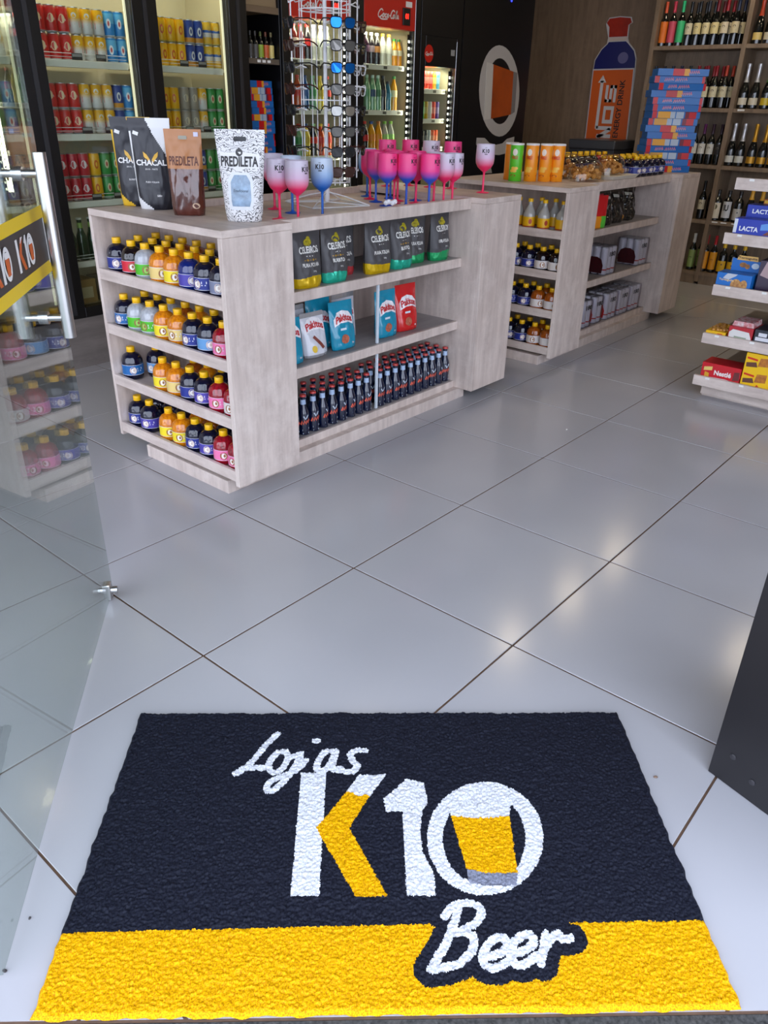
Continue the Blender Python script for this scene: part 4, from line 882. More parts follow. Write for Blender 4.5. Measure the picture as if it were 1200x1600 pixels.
for k, (r, l, f, t) in enumerate([(7, 'dark', 'black', 'black'), (6, 'brown', 'tort', 'tortoiseshell'), (5, 'dark', 'black', 'black'), (4, 'brown', 'tort', 'tortoiseshell'), (3, 'dark', 'black', 'black'), (2, 'brown', 'tort', 'tortoiseshell'), (1, 'dark', 'black', 'black')]):
    glasses('B', r, l, f, '%s sunglasses, %s from top of the left column of the wire stand' % (t, ORD[k]))
for k, (r, l, f, t) in enumerate([(7, 'brown', 'tort', 'tortoiseshell'), (6, 'dark', 'black', 'black'), (5, 'dark', 'white', 'white armed'), (4, 'dark', 'white', 'white armed'), (3, 'dark', 'black', 'black'), (2, 'dark', 'black', 'black'), (1, 'dark', 'tort', 'dark tortoiseshell')]):
    glasses('D', r, l, f, '%s sunglasses, %s from top of the right column of the wire stand' % (t, ORD[k]))
# crumpled white cable end / wrapped plug lying on the tray lip
pl = MB()
for i in range(4):
    c = Vector((0.013 * (i - 1.5), 0.006 * math.sin(i * 2.1), 0.012 + 0.004 * (i % 2)))
    pl.lathe([(0.001, -0.011), (0.009, -0.006), (0.0115, 0.001), (0.008, 0.008), (0.001, 0.011)], 9, m=0)
    for q in range(len(pl.v) - 45, len(pl.v)):
        x, y, z = pl.v[q]; pl.v[q] = (x + c.x, y + c.y, z + c.z)
o = obj('crumpled_wrapper', pl.mesh('crumpled_wrapper', M('wrapper_white', (224, 224, 230), 0.3, bump=0.6, bscale=90)), None, (-2.236, 2.67, 0.9875), (0, 0, 1.0))
tag(o, 'small crumpled white wrapper on the tray edge of the near counter', 'wrapper')
o = obj('black_pen', MB().tube([(0, -0.055, 0.005), (0, 0.055, 0.005)], 0.0045, 8).tube([(0, 0.055, 0.005), (0, 0.062, 0.005)], 0.0025, 8).mesh('black_pen', BLACKP), None, (-2.285, 2.60, 0.9575), (0, 0, -0.2))
tag(o, 'black pen lying in the tray beside the wire stand base', 'pen')

# ================================================================ CONTENTS OF THE FAR COUNTER
Y2F, Y2M, Y2K = 4.096, 4.188, 4.280
# clear liquor bottles with yellow labels on its top end shelf
liq = MB().lathe([(0.030, 0), (0.0345, 0.003), (0.035, 0.010), (0.035, 0.078), (0.033, 0.090), (0.022, 0.112), (0.0135, 0.128), (0.0115, 0.140), (0.0115, 0.156)], 22).mesh('liq', M('clear_liquor', (168, 166, 160), 0.08, coat=0.5))
liqcap = MB().lathe([(0.0142, 0.148), (0.0142, 0.164), (0.012, 0.166), (0.001, 0.1662)], 18).mesh('bottle_cap', M('cap_yellow', (240, 186, 14), 0.4))
ll = MB().lathe([(0.0354, 0.022), (0.0354, 0.070)], 26, m=0, cap=False).lathe([(0.0356, 0.016), (0.0356, 0.022)], 26, m=1, cap=False)
for ang in (0, PI):
    fn = lambda u, v, w, ang=ang: ((0.0356 + w) * math.cos(ang + u / 0.0356), (0.0356 + w) * math.sin(ang + u / 0.0356), v)
    ll.disc(0, 0.046, 0.010, 0.014, fn, 0.0004, 14, 1)
liqlab = ll.mesh('bottle_label', [C((232, 178, 14), 0.4), C((176, 60, 20), 0.4)], True, 60)
LIQUOR = [('liquor_bottle', liq), ('bottle_cap', liqcap), ('bottle_label', liqlab)]
for k, (x, y) in enumerate(((-2.395, 4.10), (-2.300, 4.10), (-2.195, 4.12), (-2.380, 4.20), (-2.29, 4.20), (-2.48, 4.12), (-2.58, 4.12))):
    put(LIQUOR, 'liquor_bottle', 'clear liquor bottle with yellow label, %s of the far counter top end shelf' % ORD[k], 'bottle', (x, y, END_Z[0] - LIP), FACE + 0.2 * k, 'clear liquor bottles in the far counter')
G2 = 'yellow capped bottles in the end shelves of the far counter'
far_rows = [(END_Z[1], 'second', ['navy', 'navy', 'black', 'black']), (END_Z[2], 'third', ['navy', 'navy', 'rust', 'rust']), (END_Z[3], 'bottom', ['navy', 'navy', 'rust', 'rust'])]
for z, nm, cols in far_rows:
    for rr, yy in (('front', Y2F), ('middle', Y2M)):
        xs = [-2.7255, -2.636, -2.5465, -2.457, -2.3675, -2.278, -2.1885]
        cc = [cols[0]] * 3 + cols
        barrel_row([(x, c, 'b' if c == 'navy' else 'w') for x, c in zip(xs, cc)], yy, z, '%s end shelf, far counter' % nm, rr, G2)
# bags and packs on its long shelves
def wrap_pack(y, x, z, lab, nx, col, rz=R, txt='180'):
    """shrink-wrapped pack of tall cans, 3 deep"""
    t = thing('can_pack', lab, 'drinks pack', (x, y, z), rz, 'shrink-wrapped can packs in the far counter')
    CANW = bandmat('pack_can_white', [(0.0, (150, 150, 154)), (0.006, (214, 212, 214)), (0.030, (186, 50, 36)), (0.038, (214, 212, 214)), (0.168, (176, 176, 180))], 0.3)
    cm = MB().lathe([(0.022, 0), (0.0265, 0.006), (0.0265, 0.165), (0.021, 0.175), (0.001, 0.175)], 14).mesh('can', CANW)
    for i in range(nx):
        for j in range(3):
            obj('can', cm, t, ((i - (nx - 1) / 2) * 0.054, (j - 1) * 0.054, 0.0))
    w, d = nx * 0.027 + 0.0015, 0.0825
    obj('shrink_wrap', MB().prism([(-w, 0.001), (w, 0.001), (w, 0.160), (w - 0.012, 0.1765), (-w + 0.012, 0.1765), (-w, 0.160)], lambda u, v, ww: (u, ww, v), -d, d).mesh('shrink_wrap', glass('shrink_film', (236, 234, 240), 0.10, 0.10), False), t)
    pts = [(-0.062, 0.012), (0.062, 0.012), (0.066, 0.06), (0.05, 0.098), (0.02, 0.112), (-0.02, 0.112), (-0.05, 0.098), (-0.066, 0.06)]
    obj('printed_end', MB().prism(pts, lambda u, v, ww: (-w - 0.001 - ww, u, v), 0, 0.001).mesh('printed_end', M('pack_print_' + col, {'dark': (66, 18, 24), 'red': (190, 26, 28)}[col], 0.3, nscale=24, namt=0.5), False), t)
    obj('printed_number', MB().text(txt, 0, 0.115, 0.030, lambda u, v, ww: (u, -d - 0.001 - ww, v), 0.0, 0, width=0.08, bold=0.03).mesh('printed_number', C((40, 40, 46), 0.4), False), t)
wrap_pack(4.975, -2.338, NICHE_Z[1], 'shrink-wrapped pack of white cans, left of two on the far counter middle shelf', 3, 'dark')
wrap_pack(5.475, -2.338, NICHE_Z[1], 'shrink-wrapped pack of white cans, right of two on the far counter middle shelf', 3, 'dark')
wrap_pack(4.745, -2.338, NICHE_Z[2], 'shrink-wrapped can pack, first from left on the far counter bottom shelf', 2, 'dark', txt='180')
wrap_pack(4.915, -2.345, NICHE_Z[2], 'shrink-wrapped can pack with red printed end, second from left on bottom shelf', 2, 'red', txt='180')
wrap_pack(5.10, -2.338, NICHE_Z[2], 'shrink-wrapped can pack, third from left on the far counter bottom shelf', 3, 'red', txt='180')
wrap_pack(5.285, -2.338, NICHE_Z[2], 'shrink-wrapped can pack, fourth from left on the far counter bottom shelf', 3, 'red')
wrap_pack(5.47, -2.338, NICHE_Z[2], 'shrink-wrapped can pack, rightmost on the far counter bottom shelf', 3, 'red', txt='180')
bcn = [('black', 4.90, -2.33, (20, 20, 22), 'glossy black plastic bag, left of the far counter top niche'), ('black', 5.07, -2.34, (18, 18, 20), 'glossy black plastic bag, middle of the far counter top niche'), ('black', 5.27, -2.35, (24, 24, 26), 'glossy black plastic bag, rightmost in the far counter top niche')]
for k, (n, y, x, c, lab) in enumerate(bcn):
    P = Pouch(0.20 if k == 1 else 0.16, 0.205, 0.10, 60 + k, 0.0, 0.016)
    o = obj('plastic_bag', welded(P.body(None, 24, 30), 'plastic_bag', [M('bag_gloss_black', (16, 16, 18), 0.12, coat=0.8, bump=0.9, bscale=26)]), None, (x, y, NICHE_Z[0]), (0, 0, R - 0.1 * k))
    tag(o, lab, 'bag')
    fn = lambda a, b, c_, P=P: P.p(a, b, c_ + 0.0015)
    obj('print_patch', MB().patch([(-.05, .160), (.03, .155), (.035, .170), (-.05, .178)], fn, 0.001).mesh('print_patch', C((190, 188, 176), 0.4), False), o)
    if k == 1: obj('print_patch', MB().disc(0.05, 0.03, 0.012, 0.02, fn).mesh('print_patch', C((206, 140, 30), 0.4), False), o)
for k, (y, x, cs) in enumerate(((4.745, -2.275, ((206, 30, 36), (240, 150, 30), (90, 190, 60))), (4.800, -2.335, ((176, 40, 60), (240, 140, 30), (40, 60, 140))))):
    P = Pouch(0.11, 0.19, 0.04, 70 + k, 0, 0.004)
    o = obj('candy_bag', welded(P.body(lambda u, v, s: (0 if v > 0.36 else (1 if u < 0 else 2)), 16, 24), 'candy_bag', [C(cs[0], 0.3), C(cs[1], 0.3), C(cs[2], 0.3)]), None, (x, y, NICHE_Z[0]), (0, 0, R - 0.3))
    tag(o, ('bright red candy bag with green and orange print, front left of far counter niche', 'dark red candy bag with orange print behind the bright red one')[k], 'candy bag')

# chip tubes on top of the far counter
tube_m = MB().lathe([(0.0355, 0), (0.0370, 0.002), (0.0370, 0.188), (0.0360, 0.190)], 28).mesh('chip_tube', C((240, 140, 20), 0.35))
tlid = MB().lathe([(0.0380, 0.188), (0.0380, 0.196), (0.0365, 0.198), (0.001, 0.198)], 28).mesh('tube_lid', C((226, 224, 226), 0.4))
tp = MB()
for ta in (-0.95, 0.95):
    tfn = lambda u, v, w, ta=ta: ((0.0372 + w) * math.cos(ta + u / 0.0372), (0.0372 + w) * math.sin(ta + u / 0.0372), v)
    tp.patch([(0.014 * math.cos(i * PI / 8), 0.152 + 0.018 * math.sin(i * PI / 8)) for i in range(16)], tfn, 0.0005, 0, 0.006)
    tp.text('PRINGLES', 0, 0.116, 0.017, tfn, 0.0006, 1, width=0.036, bold=0.03)
    for i in range(4): tp.patch([(-0.012 + 0.008 * i + 0.012 * math.cos(q * PI / 6), 0.055 + 0.014 * (i % 2) + 0.008 * math.sin(q * PI / 6)) for q in range(12)], tfn, 0.0004 + 0.0001 * i, 2, 0.006)
    tp.disc(-0.004, 0.030, 0.016, 0.007, tfn, 0.0003, 12, 3)
tpm = tp.mesh('tube_print', [C((236, 226, 214), 0.4), C((200, 30, 34), 0.4), C((240, 186, 70), 0.4), C((170, 70, 24), 0.4)], False)
TUBE = [('chip_tube', tube_m), ('tube_lid', tlid), ('tube_print', tpm)]
for k, (x, y, c, n, rz) in enumerate(((-2.632, 4.232, (236, 138, 24), 'orange', 1.4), (-2.560, 4.172, (92, 194, 40), 'green', 0.5), (-2.497, 4.235, (242, 148, 22), 'orange', 0.35), (-2.440, 4.298, (242, 148, 22), 'orange', 0.35), (-2.392, 4.362 - 0.012, (242, 148, 22), 'orange', 0.5))):
    put(TUBE, 'chip_tube', '%s chip tube, %s from left on the far counter' % (n, ORD[k]), 'chip tube', (x, y, 0.9905), FACE + rz, 'chip tubes on the far counter', {'chip_tube': [C(c, 0.35)]})

# crackling bags on a foam tray
tr = obj('foam_tray', MB().prism([(-0.10, -0.16), (0.10, -0.16), (0.10, 0.16), (-0.10, 0.16)], lambda u, v, w: (u * (1 + 8 * w), v * (1 + 6 * w), w), 0, 0.02).mesh('foam_tray', C((214, 208, 196), 0.6), False), None, (-2.315, 4.885, 0.9905), (0, 0, 0.0))
tag(tr, 'white foam tray holding the cracklings on the far counter', 'tray')
def crackle(loc, sx, sy, sz, lab, seed):
    rr = random.Random(seed)
    t = thing('crackling_bag', lab, 'snack bag', loc, rr.uniform(-0.3, 0.3), 'bags of fried cracklings')
    mb = MB()
    for i in range(70):
        u, v = rr.uniform(-1, 1), rr.uniform(-1, 1)
        if u * u + v * v > 1: continue
        hgt = sz * (1 - 0.75 * (u * u + v * v)) * rr.uniform(0.3, 1.0)
        b0 = len(mb.v)
        s_ = rr.uniform(0.012, 0.019)
        mb.lathe([(0.001, -s_), (s_ * 0.8, -s_ * 0.5), (s_, 0.1 * s_), (s_ * 0.7, s_ * 0.6), (0.001, s_ * 0.8)], 7, cap=False)
        R3 = Matrix.Rotation(rr.uniform(0, 6), 3, 'X') @ Matrix.Rotation(rr.uniform(0, 6), 3, 'Z')
        for q in range(b0, len(mb.v)):
            p = R3 @ Vector(mb.v[q]); mb.v[q] = (p.x + u * sx * 0.85, p.y + v * sy * 0.85, max(0.002, p.z + hgt * 0.85 + 0.012))
    o = obj('cracklings', mb.mesh('cracklings', M('crackling', (214, 160, 84), 0.4, nscale=60, c2=(160, 98, 36), bump=0.5, bscale=120)), t); o['kind'] = 'stuff'
    fm = MB(); n, m_ = 16, 10; vs = []; fs = []
    for j in range(m_ + 1):
        for i in range(n):
            a = 2 * PI * i / n; q = j / m_ * PI / 2; c = math.cos(q) ** 0.6
            k = 1 + 0.06 * noise.noise(Vector((math.cos(a) * 2 + seed, math.sin(a) * 2, j * 0.4)))
            vs.append((sx * c * math.cos(a) * k * 1.1, sy * c * math.sin(a) * k * 1.1, 0.001 + (sz * 1.15 + 0.02) * math.sin(q) * k))
    for j in range(m_):
        for i in range(n): fs.append((j * n + i, j * n + (i + 1) % n, (j + 1) * n + (i + 1) % n, (j + 1) * n + i))
    obj('plastic_film', fm.add(vs, fs).mesh('plastic_film', glass('snack_film', (248, 244, 236), 0.06, 0.06)), t)
crackle((-2.300, 4.545, 0.9905), 0.078, 0.125, 0.085, 'clear bag of golden fried cracklings, front left beside the chip tubes', 3)
crackle((-2.490, 4.640, 0.9905), 0.085, 0.13, 0.10, 'clear bag of fried cracklings behind the front one', 4)
crackle((-2.315, 4.885, 1.011), 0.078, 0.13, 0.080, 'clear bag of fried cracklings on the foam tray', 5)
# two rows of small yellow-capped bottles behind the bags
mini = [('mini_bottle', barrel), ('bottle_cap', bcap), ('bottle_label', blab)]
cols = ['navy', 'navy', 'rust', 'navy', 'black', 'amber', 'navy', 'red', 'black', 'navy', 'red', 'navy', 'navy', 'black']
for row, (x, ya, n) in enumerate(((-2.255, 5.115, 5), (-2.346, 5.115, 5), (-2.437, 5.025, 6), (-2.660, 4.86, 8), (-2.751, 4.86, 8))):
    rn = ['front', 'second', 'third', 'fourth', 'rearmost'][row]
    for i in range(n):
        c = cols[(i * 3 + row) % 14]
        lb = 'b' if c == 'navy' else ('w' if c != 'amber' else 'y')
        put(mini, 'mini_bottle', '%s yellow-capped bottle, %s of the %s row on the far counter top' % (CNAME[c], ORD[i], rn), 'bottle', (x, ya + i * 0.090, 0.9905), FACE + rnd.uniform(-.6, .6), 'yellow capped bottles on the far counter top', {'mini_bottle': [LIQ[c]], 'bottle_label': bottle_mats(c, lb)['bottle_label']})

# ---------------------------------------------------------------- stack of candy bar boxes on the far counter
def candy_stack(cx, cy, z0, n, L, D, H, rz, where, grp, seed):
    rr = random.Random(seed)
    BL = C((24, 104, 180), 0.35); RD = C((196, 18, 26), 0.35); WH = C((176, 190, 206), 0.35); OR = C((226, 160, 40), 0.35); MA = C((120, 20, 40), 0.35)
    box = MB().cbox(-L / 2, -D / 2, 0, L / 2, D / 2, H - 0.0006, 0.0012).mesh('candy_box', BL, False)
    pats = []
    for k in range(3):
        mb = MB(); fn = lambda u, v, w: (u, -D / 2 - w, v)
        def seg(a, b, m, hh=(0.02, 0.98)): mb.add([fn(a * L, H * hh[0], .0006), fn(b * L, H * hh[0], .0006), fn(b * L, H * hh[1], .0006), fn(a * L, H * hh[1], .0006)], [(0, 1, 2, 3)], m)
        def scrib(c, wd):
            for mm, dz, ww, wo in ((3, -.04, .20, .0010), (4, .02, .13, .0014)):
                mb.ribbon([((c - wd / 2 + wd * i / 10) * L, H * (.5 + dz + (.20 if i % 2 else -.20) + .01 * i)) for i in range(11)], H * ww, fn, wo, mm)
        if k == 0:
            seg(-.495, -.40, 1); seg(-.30, -.12, 0); seg(.18, .36, 0); seg(.44, .495, 1)
            scrib(-.21, .17); scrib(.03, .22)
        elif k == 1:
            seg(-.495, -.28, 0); seg(-.20, .02, 1); seg(.02, .12, 2); seg(.30, .46, 0)
            scrib(.21, .2)
        else:
            seg(-.495, -.40, 1); seg(-.38, -.12, 2); seg(-.12, -.02, 3); seg(.0, .16, 3); seg(.19, .27, 5); seg(.27, .42, 1)
        pats.append(mb.mesh('box_print', [BL, RD, OR, WH, C((230, 80, 90), 0.4), MA], False))
    for k in range(n):
        o = obj('candy_box', box, None, (cx + rr.uniform(-.014, .014) * L / 0.33, cy + rr.uniform(-.014, .014) * L / 0.33, z0 + k * H), (0, 0, rz + rr.uniform(-.10, .10)), [BL])
        tag(o, 'candy box, %s from bottom of the %s' % (ORD[k], where), 'candy box', grp)
        obj('box_print', pats[(k * 2 + rr.randint(0, 1)) % 3], o)
candy_stack(-2.335, 5.742, 0.9905, 15, 0.33, 0.15, 0.0415, math.radians(42), 'stack on the far counter', 'candy boxes stacked on the far counter', 11)

# ================================================================ CANDY SHELF UNIT AT THE RIGHT
GX0, GX1, GYF, GYB = -1.297, -0.45, 4.10, 4.95
gz = [1.095, 0.848, 0.600, 0.355, 0.130]
gu = thing('candy_gondola', 'grey wood tiered candy shelf unit cut off by the right edge', 'shelf unit', (-0.87, 4.5, 0))
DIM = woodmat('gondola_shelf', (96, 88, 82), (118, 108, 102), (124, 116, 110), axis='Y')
for k, z in enumerate(gz):
    x0 = GX0 - 0.003 * 0
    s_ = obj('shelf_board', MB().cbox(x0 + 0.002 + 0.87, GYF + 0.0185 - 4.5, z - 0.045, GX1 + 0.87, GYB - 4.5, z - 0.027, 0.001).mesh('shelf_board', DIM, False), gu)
    obj('shelf_front', MB().cbox(x0 + 0.87, GYF - 4.5, z - 0.052, GX1 + 0.87, GYF + 0.018 - 4.5, z, 0.0012).mesh('shelf_front', WOODH, False), s_)
    obj('side_edge', MB().cbox(x0 + 0.87, GYF + 0.0185 - 4.5, z - 0.052, x0 + 0.012 + 0.87, GYB - 4.5, z - 0.0455, 0.001).mesh('side_edge', BLACKP, False), s_)
    for tx in (-1.235, -1.06, -0.90):
        obj('price_ticket', MB().box(tx + 0.87, GYF - 0.0012 - 4.5, z - 0.012, tx + 0.022 + 0.87, GYF - 0.0002 - 4.5, z - 0.002).mesh('price_ticket', PAPER, False), s_)
obj('spine_panel', MB().cbox(-0.78 + 0.87, GYB - 4.5 - 0.02, 0.03, GX1 + 0.87, GYB - 4.5, 1.20, 0.001).mesh('spine_panel', WOOD, False), gu)
obj('side_panel', MB().cbox(GX1 + 0.87, GYF - 4.5 + 0.02, 0.0, GX1 + 0.87 + 0.02, GYB - 4.5, 1.20, 0.001).mesh('side_panel', WOOD, False), gu)
obj('plinth', MB().cbox(GX0 + 0.03 + 0.87, GYF + 0.10 - 4.5, 0.0, GX1 + 0.87, GYB - 0.06 - 4.5, 0.0848, 0.001).mesh('plinth', WOODH, False), gu)
obj('base_rail', MB().cbox(GX0 + 0.028 + 0.87, GYF + 0.08 - 4.5, 0.012, GX1 + 0.87, GYF + 0.0995 - 4.5, 0.078, 0.001).mesh('base_rail', WOODH, False), gu)
def fbox(name, label, cat, x0, y0, z0, wx, dy, hz, m, rz=0.0, grp=None):
    """a printed carton: local origin front-left-bottom, front faces -y"""
    o = obj(name, MB().cbox(0, 0, 0, wx, dy, hz, 0.001).mesh(name, m, False), None, (x0, y0, z0), (0, 0, rz))
    return tag(o, label, cat, grp)
ff = lambda u, v, w: (u, -0.0008 - w, v)
def poly(o, name, pts, m, w=0.0): return obj(name, MB().add([ff(a, b, w) for a, b in pts], [tuple(range(len(pts)))]).mesh(name, m, False), o)
def txt(o, t, u, v, h, c, width=None, w=0.001, bold=0.03, italic=0.0, align='C', name='lettering'): return obj(name, MB().text(t, u, v, h, ff, w, 0, width=width, bold=bold, italic=italic, align=align).mesh(name, C(c, 0.45), False), o)
Z2 = gz[1] - 0.027; Z3 = gz[2] - 0.027; Z4 = gz[3] - 0.027; Z5 = gz[4] - 0.027; Z1 = gz[0] - 0.027
LB = C((26, 52, 168), 0.35)
# blue chocolate cartons, one standing behind and above the other
o = fbox('chocolate_box', 'blue chocolate carton in front on the second shelf, right edge', 'carton', -1.268, 4.122, Z2, 0.26, 0.10, 0.095, LB)
poly(o, 'end_flap', [(-0.022 + 0.022, 0.03), (0.016, 0.03), (0.016, 0.092), (0.0, 0.092)], C((210, 216, 226)), 0.0004)
txt(o, 'LACTA', 0.072, 0.040, 0.022, (232, 236, 240), 0.088, align='C'); poly(o, 'wave_print', [(0.125, 0.05), (0.25, 0.06), (0.25, 0.082), (0.15, 0.082), (0.125, 0.076)], C((96, 150, 220), 0.4)); poly(o, 'choc_print', [(0.14, 0.03), (0.25, 0.03), (0.25, 0.052), (0.16, 0.046)], C((120, 62, 50), 0.4), 0.0006)
o = fbox('chocolate_box', 'blue chocolate carton standing taller behind the front one', 'carton', -1.255, 4.228, Z2, 0.26, 0.10, 0.150, LB)
txt(o, 'LACTA', 0.075, 0.112, 0.020, (232, 236, 240), 0.095); poly(o, 'wave_print', [(0.13, 0.118), (0.25, 0.122), (0.25, 0.146), (0.14, 0.140)], C((110, 160, 226), 0.4)); poly(o, 'choc_print', [(0.14, 0.098), (0.25, 0.098), (0.25, 0.118), (0.16, 0.114)], C((124, 66, 52), 0.4), 0.0006)
o = fbox('wafer_box', 'red and yellow checkered carton behind the blue chocolate cartons', 'carton', -1.215, 4.335, Z2, 0.26, 0.11, 0.170, C((206, 112, 40), 0.4))
mb = MB()
for i in range(16):
    for j in range(2):
        a, b = 0.004 + i * 0.0155, 0.138 + j * 0.013
        mb.add([ff(a, b, 0), ff(a + 0.0155, b, 0), ff(a + 0.0155, b + 0.013, 0), ff(a, b + 0.013, 0)], [(0, 1, 2, 3)], (i + j) % 2)
obj('checker_print', mb.mesh('checker_print', [C((222, 40, 30), 0.4), C((240, 196, 40), 0.4)], False), o)
# blue display box with a header card
o = fbox('candy_display', 'blue candy display box with a raised header on the third shelf', 'display box', -1.296, 4.123, Z3, 0.168, 0.11, 0.086, C((22, 108, 190), 0.35))
hd = obj('header_card', MB().prism([(0.03, 0.087), (0.172, 0.087), (0.172, 0.140), (0.15, 0.142), (0.145, 0.158), (0.06, 0.158), (0.05, 0.146), (0.03, 0.146)], lambda u, v, w: (u, 0.10 - w, v), 0.0, 0.003).mesh('header_card', C((22, 108, 190), 0.35), False), o)
fh = lambda u, v, w: (u, 0.096 - w, v)
obj('lettering', MB().text('Tortuguita', 0.102, 0.144, 0.013, fh, 0.002, 0, width=0.092, bold=0.03).mesh('l', C((70, 44, 24), 0.4), False), o)
obj('name_plate', MB().add([fh(.050, .140, 0.001), fh(.154, .140, 0.001), fh(.150, .162, 0.001), fh(.058, .162, 0.001)], [(0, 1, 2, 3)]).mesh('n', C((222, 176, 96), 0.4), False), o)
obj('roundel', MB().disc(0.145, 0.118, 0.018, 0.014, fh, 0.001).mesh('r', C((206, 222, 236), 0.4), False), o)
obj('biscuit_print', MB().disc(0.086, 0.118, 0.018, 0.012, fh, 0.001).disc(0.108, 0.112, 0.012, 0.012, fh, 0.0016).mesh('b', M('biscuit_print', (200, 140, 70), 0.4, nscale=60, c2=(110, 60, 30)), False), o)
txt(o, 'Tortuguita', 0.050, 0.046, 0.013, (226, 200, 150), 0.074); obj('biscuit_print', MB().disc(0.098, 0.035, 0.026, 0.028, ff, 0.0004).disc(0.135, 0.038, 0.018, 0.024, ff, 0.0008).mesh('b', M('biscuit_print2', (214, 170, 100), 0.4, nscale=60, c2=(140, 70, 34)), False), o)
poly(o, 'white_curve', [(0.03, 0.060), (0.06, 0.056), (0.09, 0.075), (0.10, 0.085), (0.05, 0.085)], C((190, 196, 206), 0.4), 0.0002)
o = fbox('candy_jar_box', 'dark purple candy carton next to the blue display box', 'carton', -1.115, 4.16, Z3, 0.09, 0.12, 0.16, C((52, 36, 60), 0.3)); poly(o, 'side_print', [(0.01, 0.09), (0.08, 0.07), (0.08, 0.15), (0.03, 0.155)], C((176, 150, 150), 0.35))
o = fbox('red_candy_box', 'red candy carton at the right edge of the third shelf', 'carton', -1.018, 4.125, Z3, 0.12, 0.14, 0.075, C((206, 44, 40), 0.4)); poly(o, 'side_print', [(0.01, 0.01), (0.11, 0.01), (0.11, 0.03), (0.01, 0.03)], C((232, 170, 60), 0.35))
# fourth shelf
o = fbox('gum_tray', 'low yellow candy tray with brown sweets, left on the fourth shelf', 'tray', -1.292, 4.124, Z4, 0.10, 0.20, 0.038, C((236, 186, 16), 0.4))
mb = MB(); rr = random.Random(8)
for i in range(26):
    x, y = rr.uniform(.012, .088), rr.uniform(.02, .18); s_ = rr.uniform(.009, .013); b0 = len(mb.v)
    mb.lathe([(0.001, 0), (s_, 0.003), (s_ * .9, s_), (0.001, s_ * 1.2)], 7, x, y, cap=False)
    for q in range(b0, len(mb.v)): mb.v[q] = (mb.v[q][0], mb.v[q][1], mb.v[q][2] + 0.036)
sw = obj('sweets', mb.mesh('sweets', M('sweet_brown', (150, 96, 40), 0.4, nscale=40, c2=(196, 140, 40))), o); sw['kind'] = 'stuff'
poly(o, 'print_dots', [(0.06, 0.01), (0.085, 0.01), (0.085, 0.03), (0.06, 0.03)], C((206, 60, 30), 0.4))
o = fbox('chocolate_bag_box', 'red and white chocolate carton in the middle of the fourth shelf', 'carton', -1.180, 4.124, Z4, 0.118, 0.16, 0.080, C((178, 26, 40), 0.35))
poly(o, 'white_print', [(0.004, 0.004), (0.114, 0.004), (0.114, 0.03), (0.10, 0.06), (0.02, 0.066), (0.004, 0.05)], C((222, 218, 214), 0.4)); poly(o, 'green_band', [(0.03, 0.020), (0.09, 0.018), (0.092, 0.032), (0.032, 0.034)], C((150, 160, 140), 0.4), 0.0006); obj('foil_top', MB().prism([(0.006, 0.0), (0.112, 0.0), (0.106, 0.024), (0.012, 0.024)], lambda u, v, w: (u, w, 0.0802 + v), 0.02, 0.15).mesh('foil_top', M('foil_red_white', (190, 40, 52), 0.25, nscale=50, c2=(220, 210, 210)), False), o)
o = fbox('dark_box', 'black carton with white labels on the fourth shelf', 'carton', -1.054, 4.124, Z4, 0.14, 0.14, 0.085, C((36, 38, 48), 0.4))
for a, b, c_, d in ((0.02, 0.052, 0.06, 0.070), (0.008, 0.030, 0.10, 0.048), (0.008, 0.004, 0.05, 0.026), (0.07, 0.002, 0.12, 0.022)): poly(o, 'white_label', [(a, b), (c_, b), (c_, d), (a, d)], C((216, 216, 222), 0.4))
# bottom shelf
o = fbox('chocolate_carton', 'red chocolate carton, left on the bottom shelf', 'carton', -1.272, 4.124, Z5, 0.200, 0.13, 0.098, C((196, 18, 34), 0.3))
txt(o, 'Nestlé', 0.112, 0.040, 0.026, (236, 228, 224), 0.088, bold=0.035); poly(o, 'swoosh', [(0.05, 0.012), (0.11, 0.004), (0.14, 0.012), (0.19, 0.006), (0.19, 0.02), (0.13, 0.028), (0.05, 0.026)], C((230, 224, 222), 0.4))
poly(o, 'candy_print', [(0.012, 0.055), (0.055, 0.062), (0.055, 0.082), (0.012, 0.074)], C((226, 196, 110), 0.4)); poly(o, 'candy_print', [(0.02, 0.012), (0.045, 0.012), (0.042, 0.045), (0.02, 0.05)], C((214, 160, 40), 0.4)); poly(o, 'choc_print', [(0.165, 0.03), (0.198, 0.034), (0.195, 0.078), (0.168, 0.074)], C((104, 40, 40), 0.4))
for k in range(2):
    o = fbox('bonbon_box', ('yellow bonbon carton standing tall, left of two on the bottom shelf', 'yellow bonbon carton standing tall at the right edge of the bottom shelf')[k], 'carton', -1.066 + 0.150 * k, 4.124, Z5, 0.147, 0.05, 0.190, C((238, 190, 14), 0.35))
    for (a, b) in ((0.02, 0.118), (0.02, 0.035)):
        poly(o, 'bonbon_print', [(a + .045, b + .01), (a + .10, b + .016), (a + .10, b + .058), (a + .052, b + .054)], M('bonbon_print', (150, 84, 40), 0.4, nscale=50, c2=(206, 130, 40)), 0.0002)
        poly(o, 'wafer_print', [(a - .01, b), (a + .045, b + .006), (a + .035, b + .03), (a - .012, b + .022)], C((96, 52, 34), 0.4), 0.0006)
        poly(o, 'red_ribbon', [(a - .012, b + .042), (a + .04, b + .036), (a + .04, b + .046), (a - .012, b + .052)], C((206, 44, 24), 0.4), 0.0004)
    txt(o, 'Garoto', 0.10, 0.008, 0.018, (206, 60, 20), 0.06, italic=0.2)
    poly(o, 'red_dot', [(0.075, 0.022), (0.086, 0.018), (0.092, 0.028), (0.082, 0.036)], C((200, 40, 30), 0.4), 0.0003)
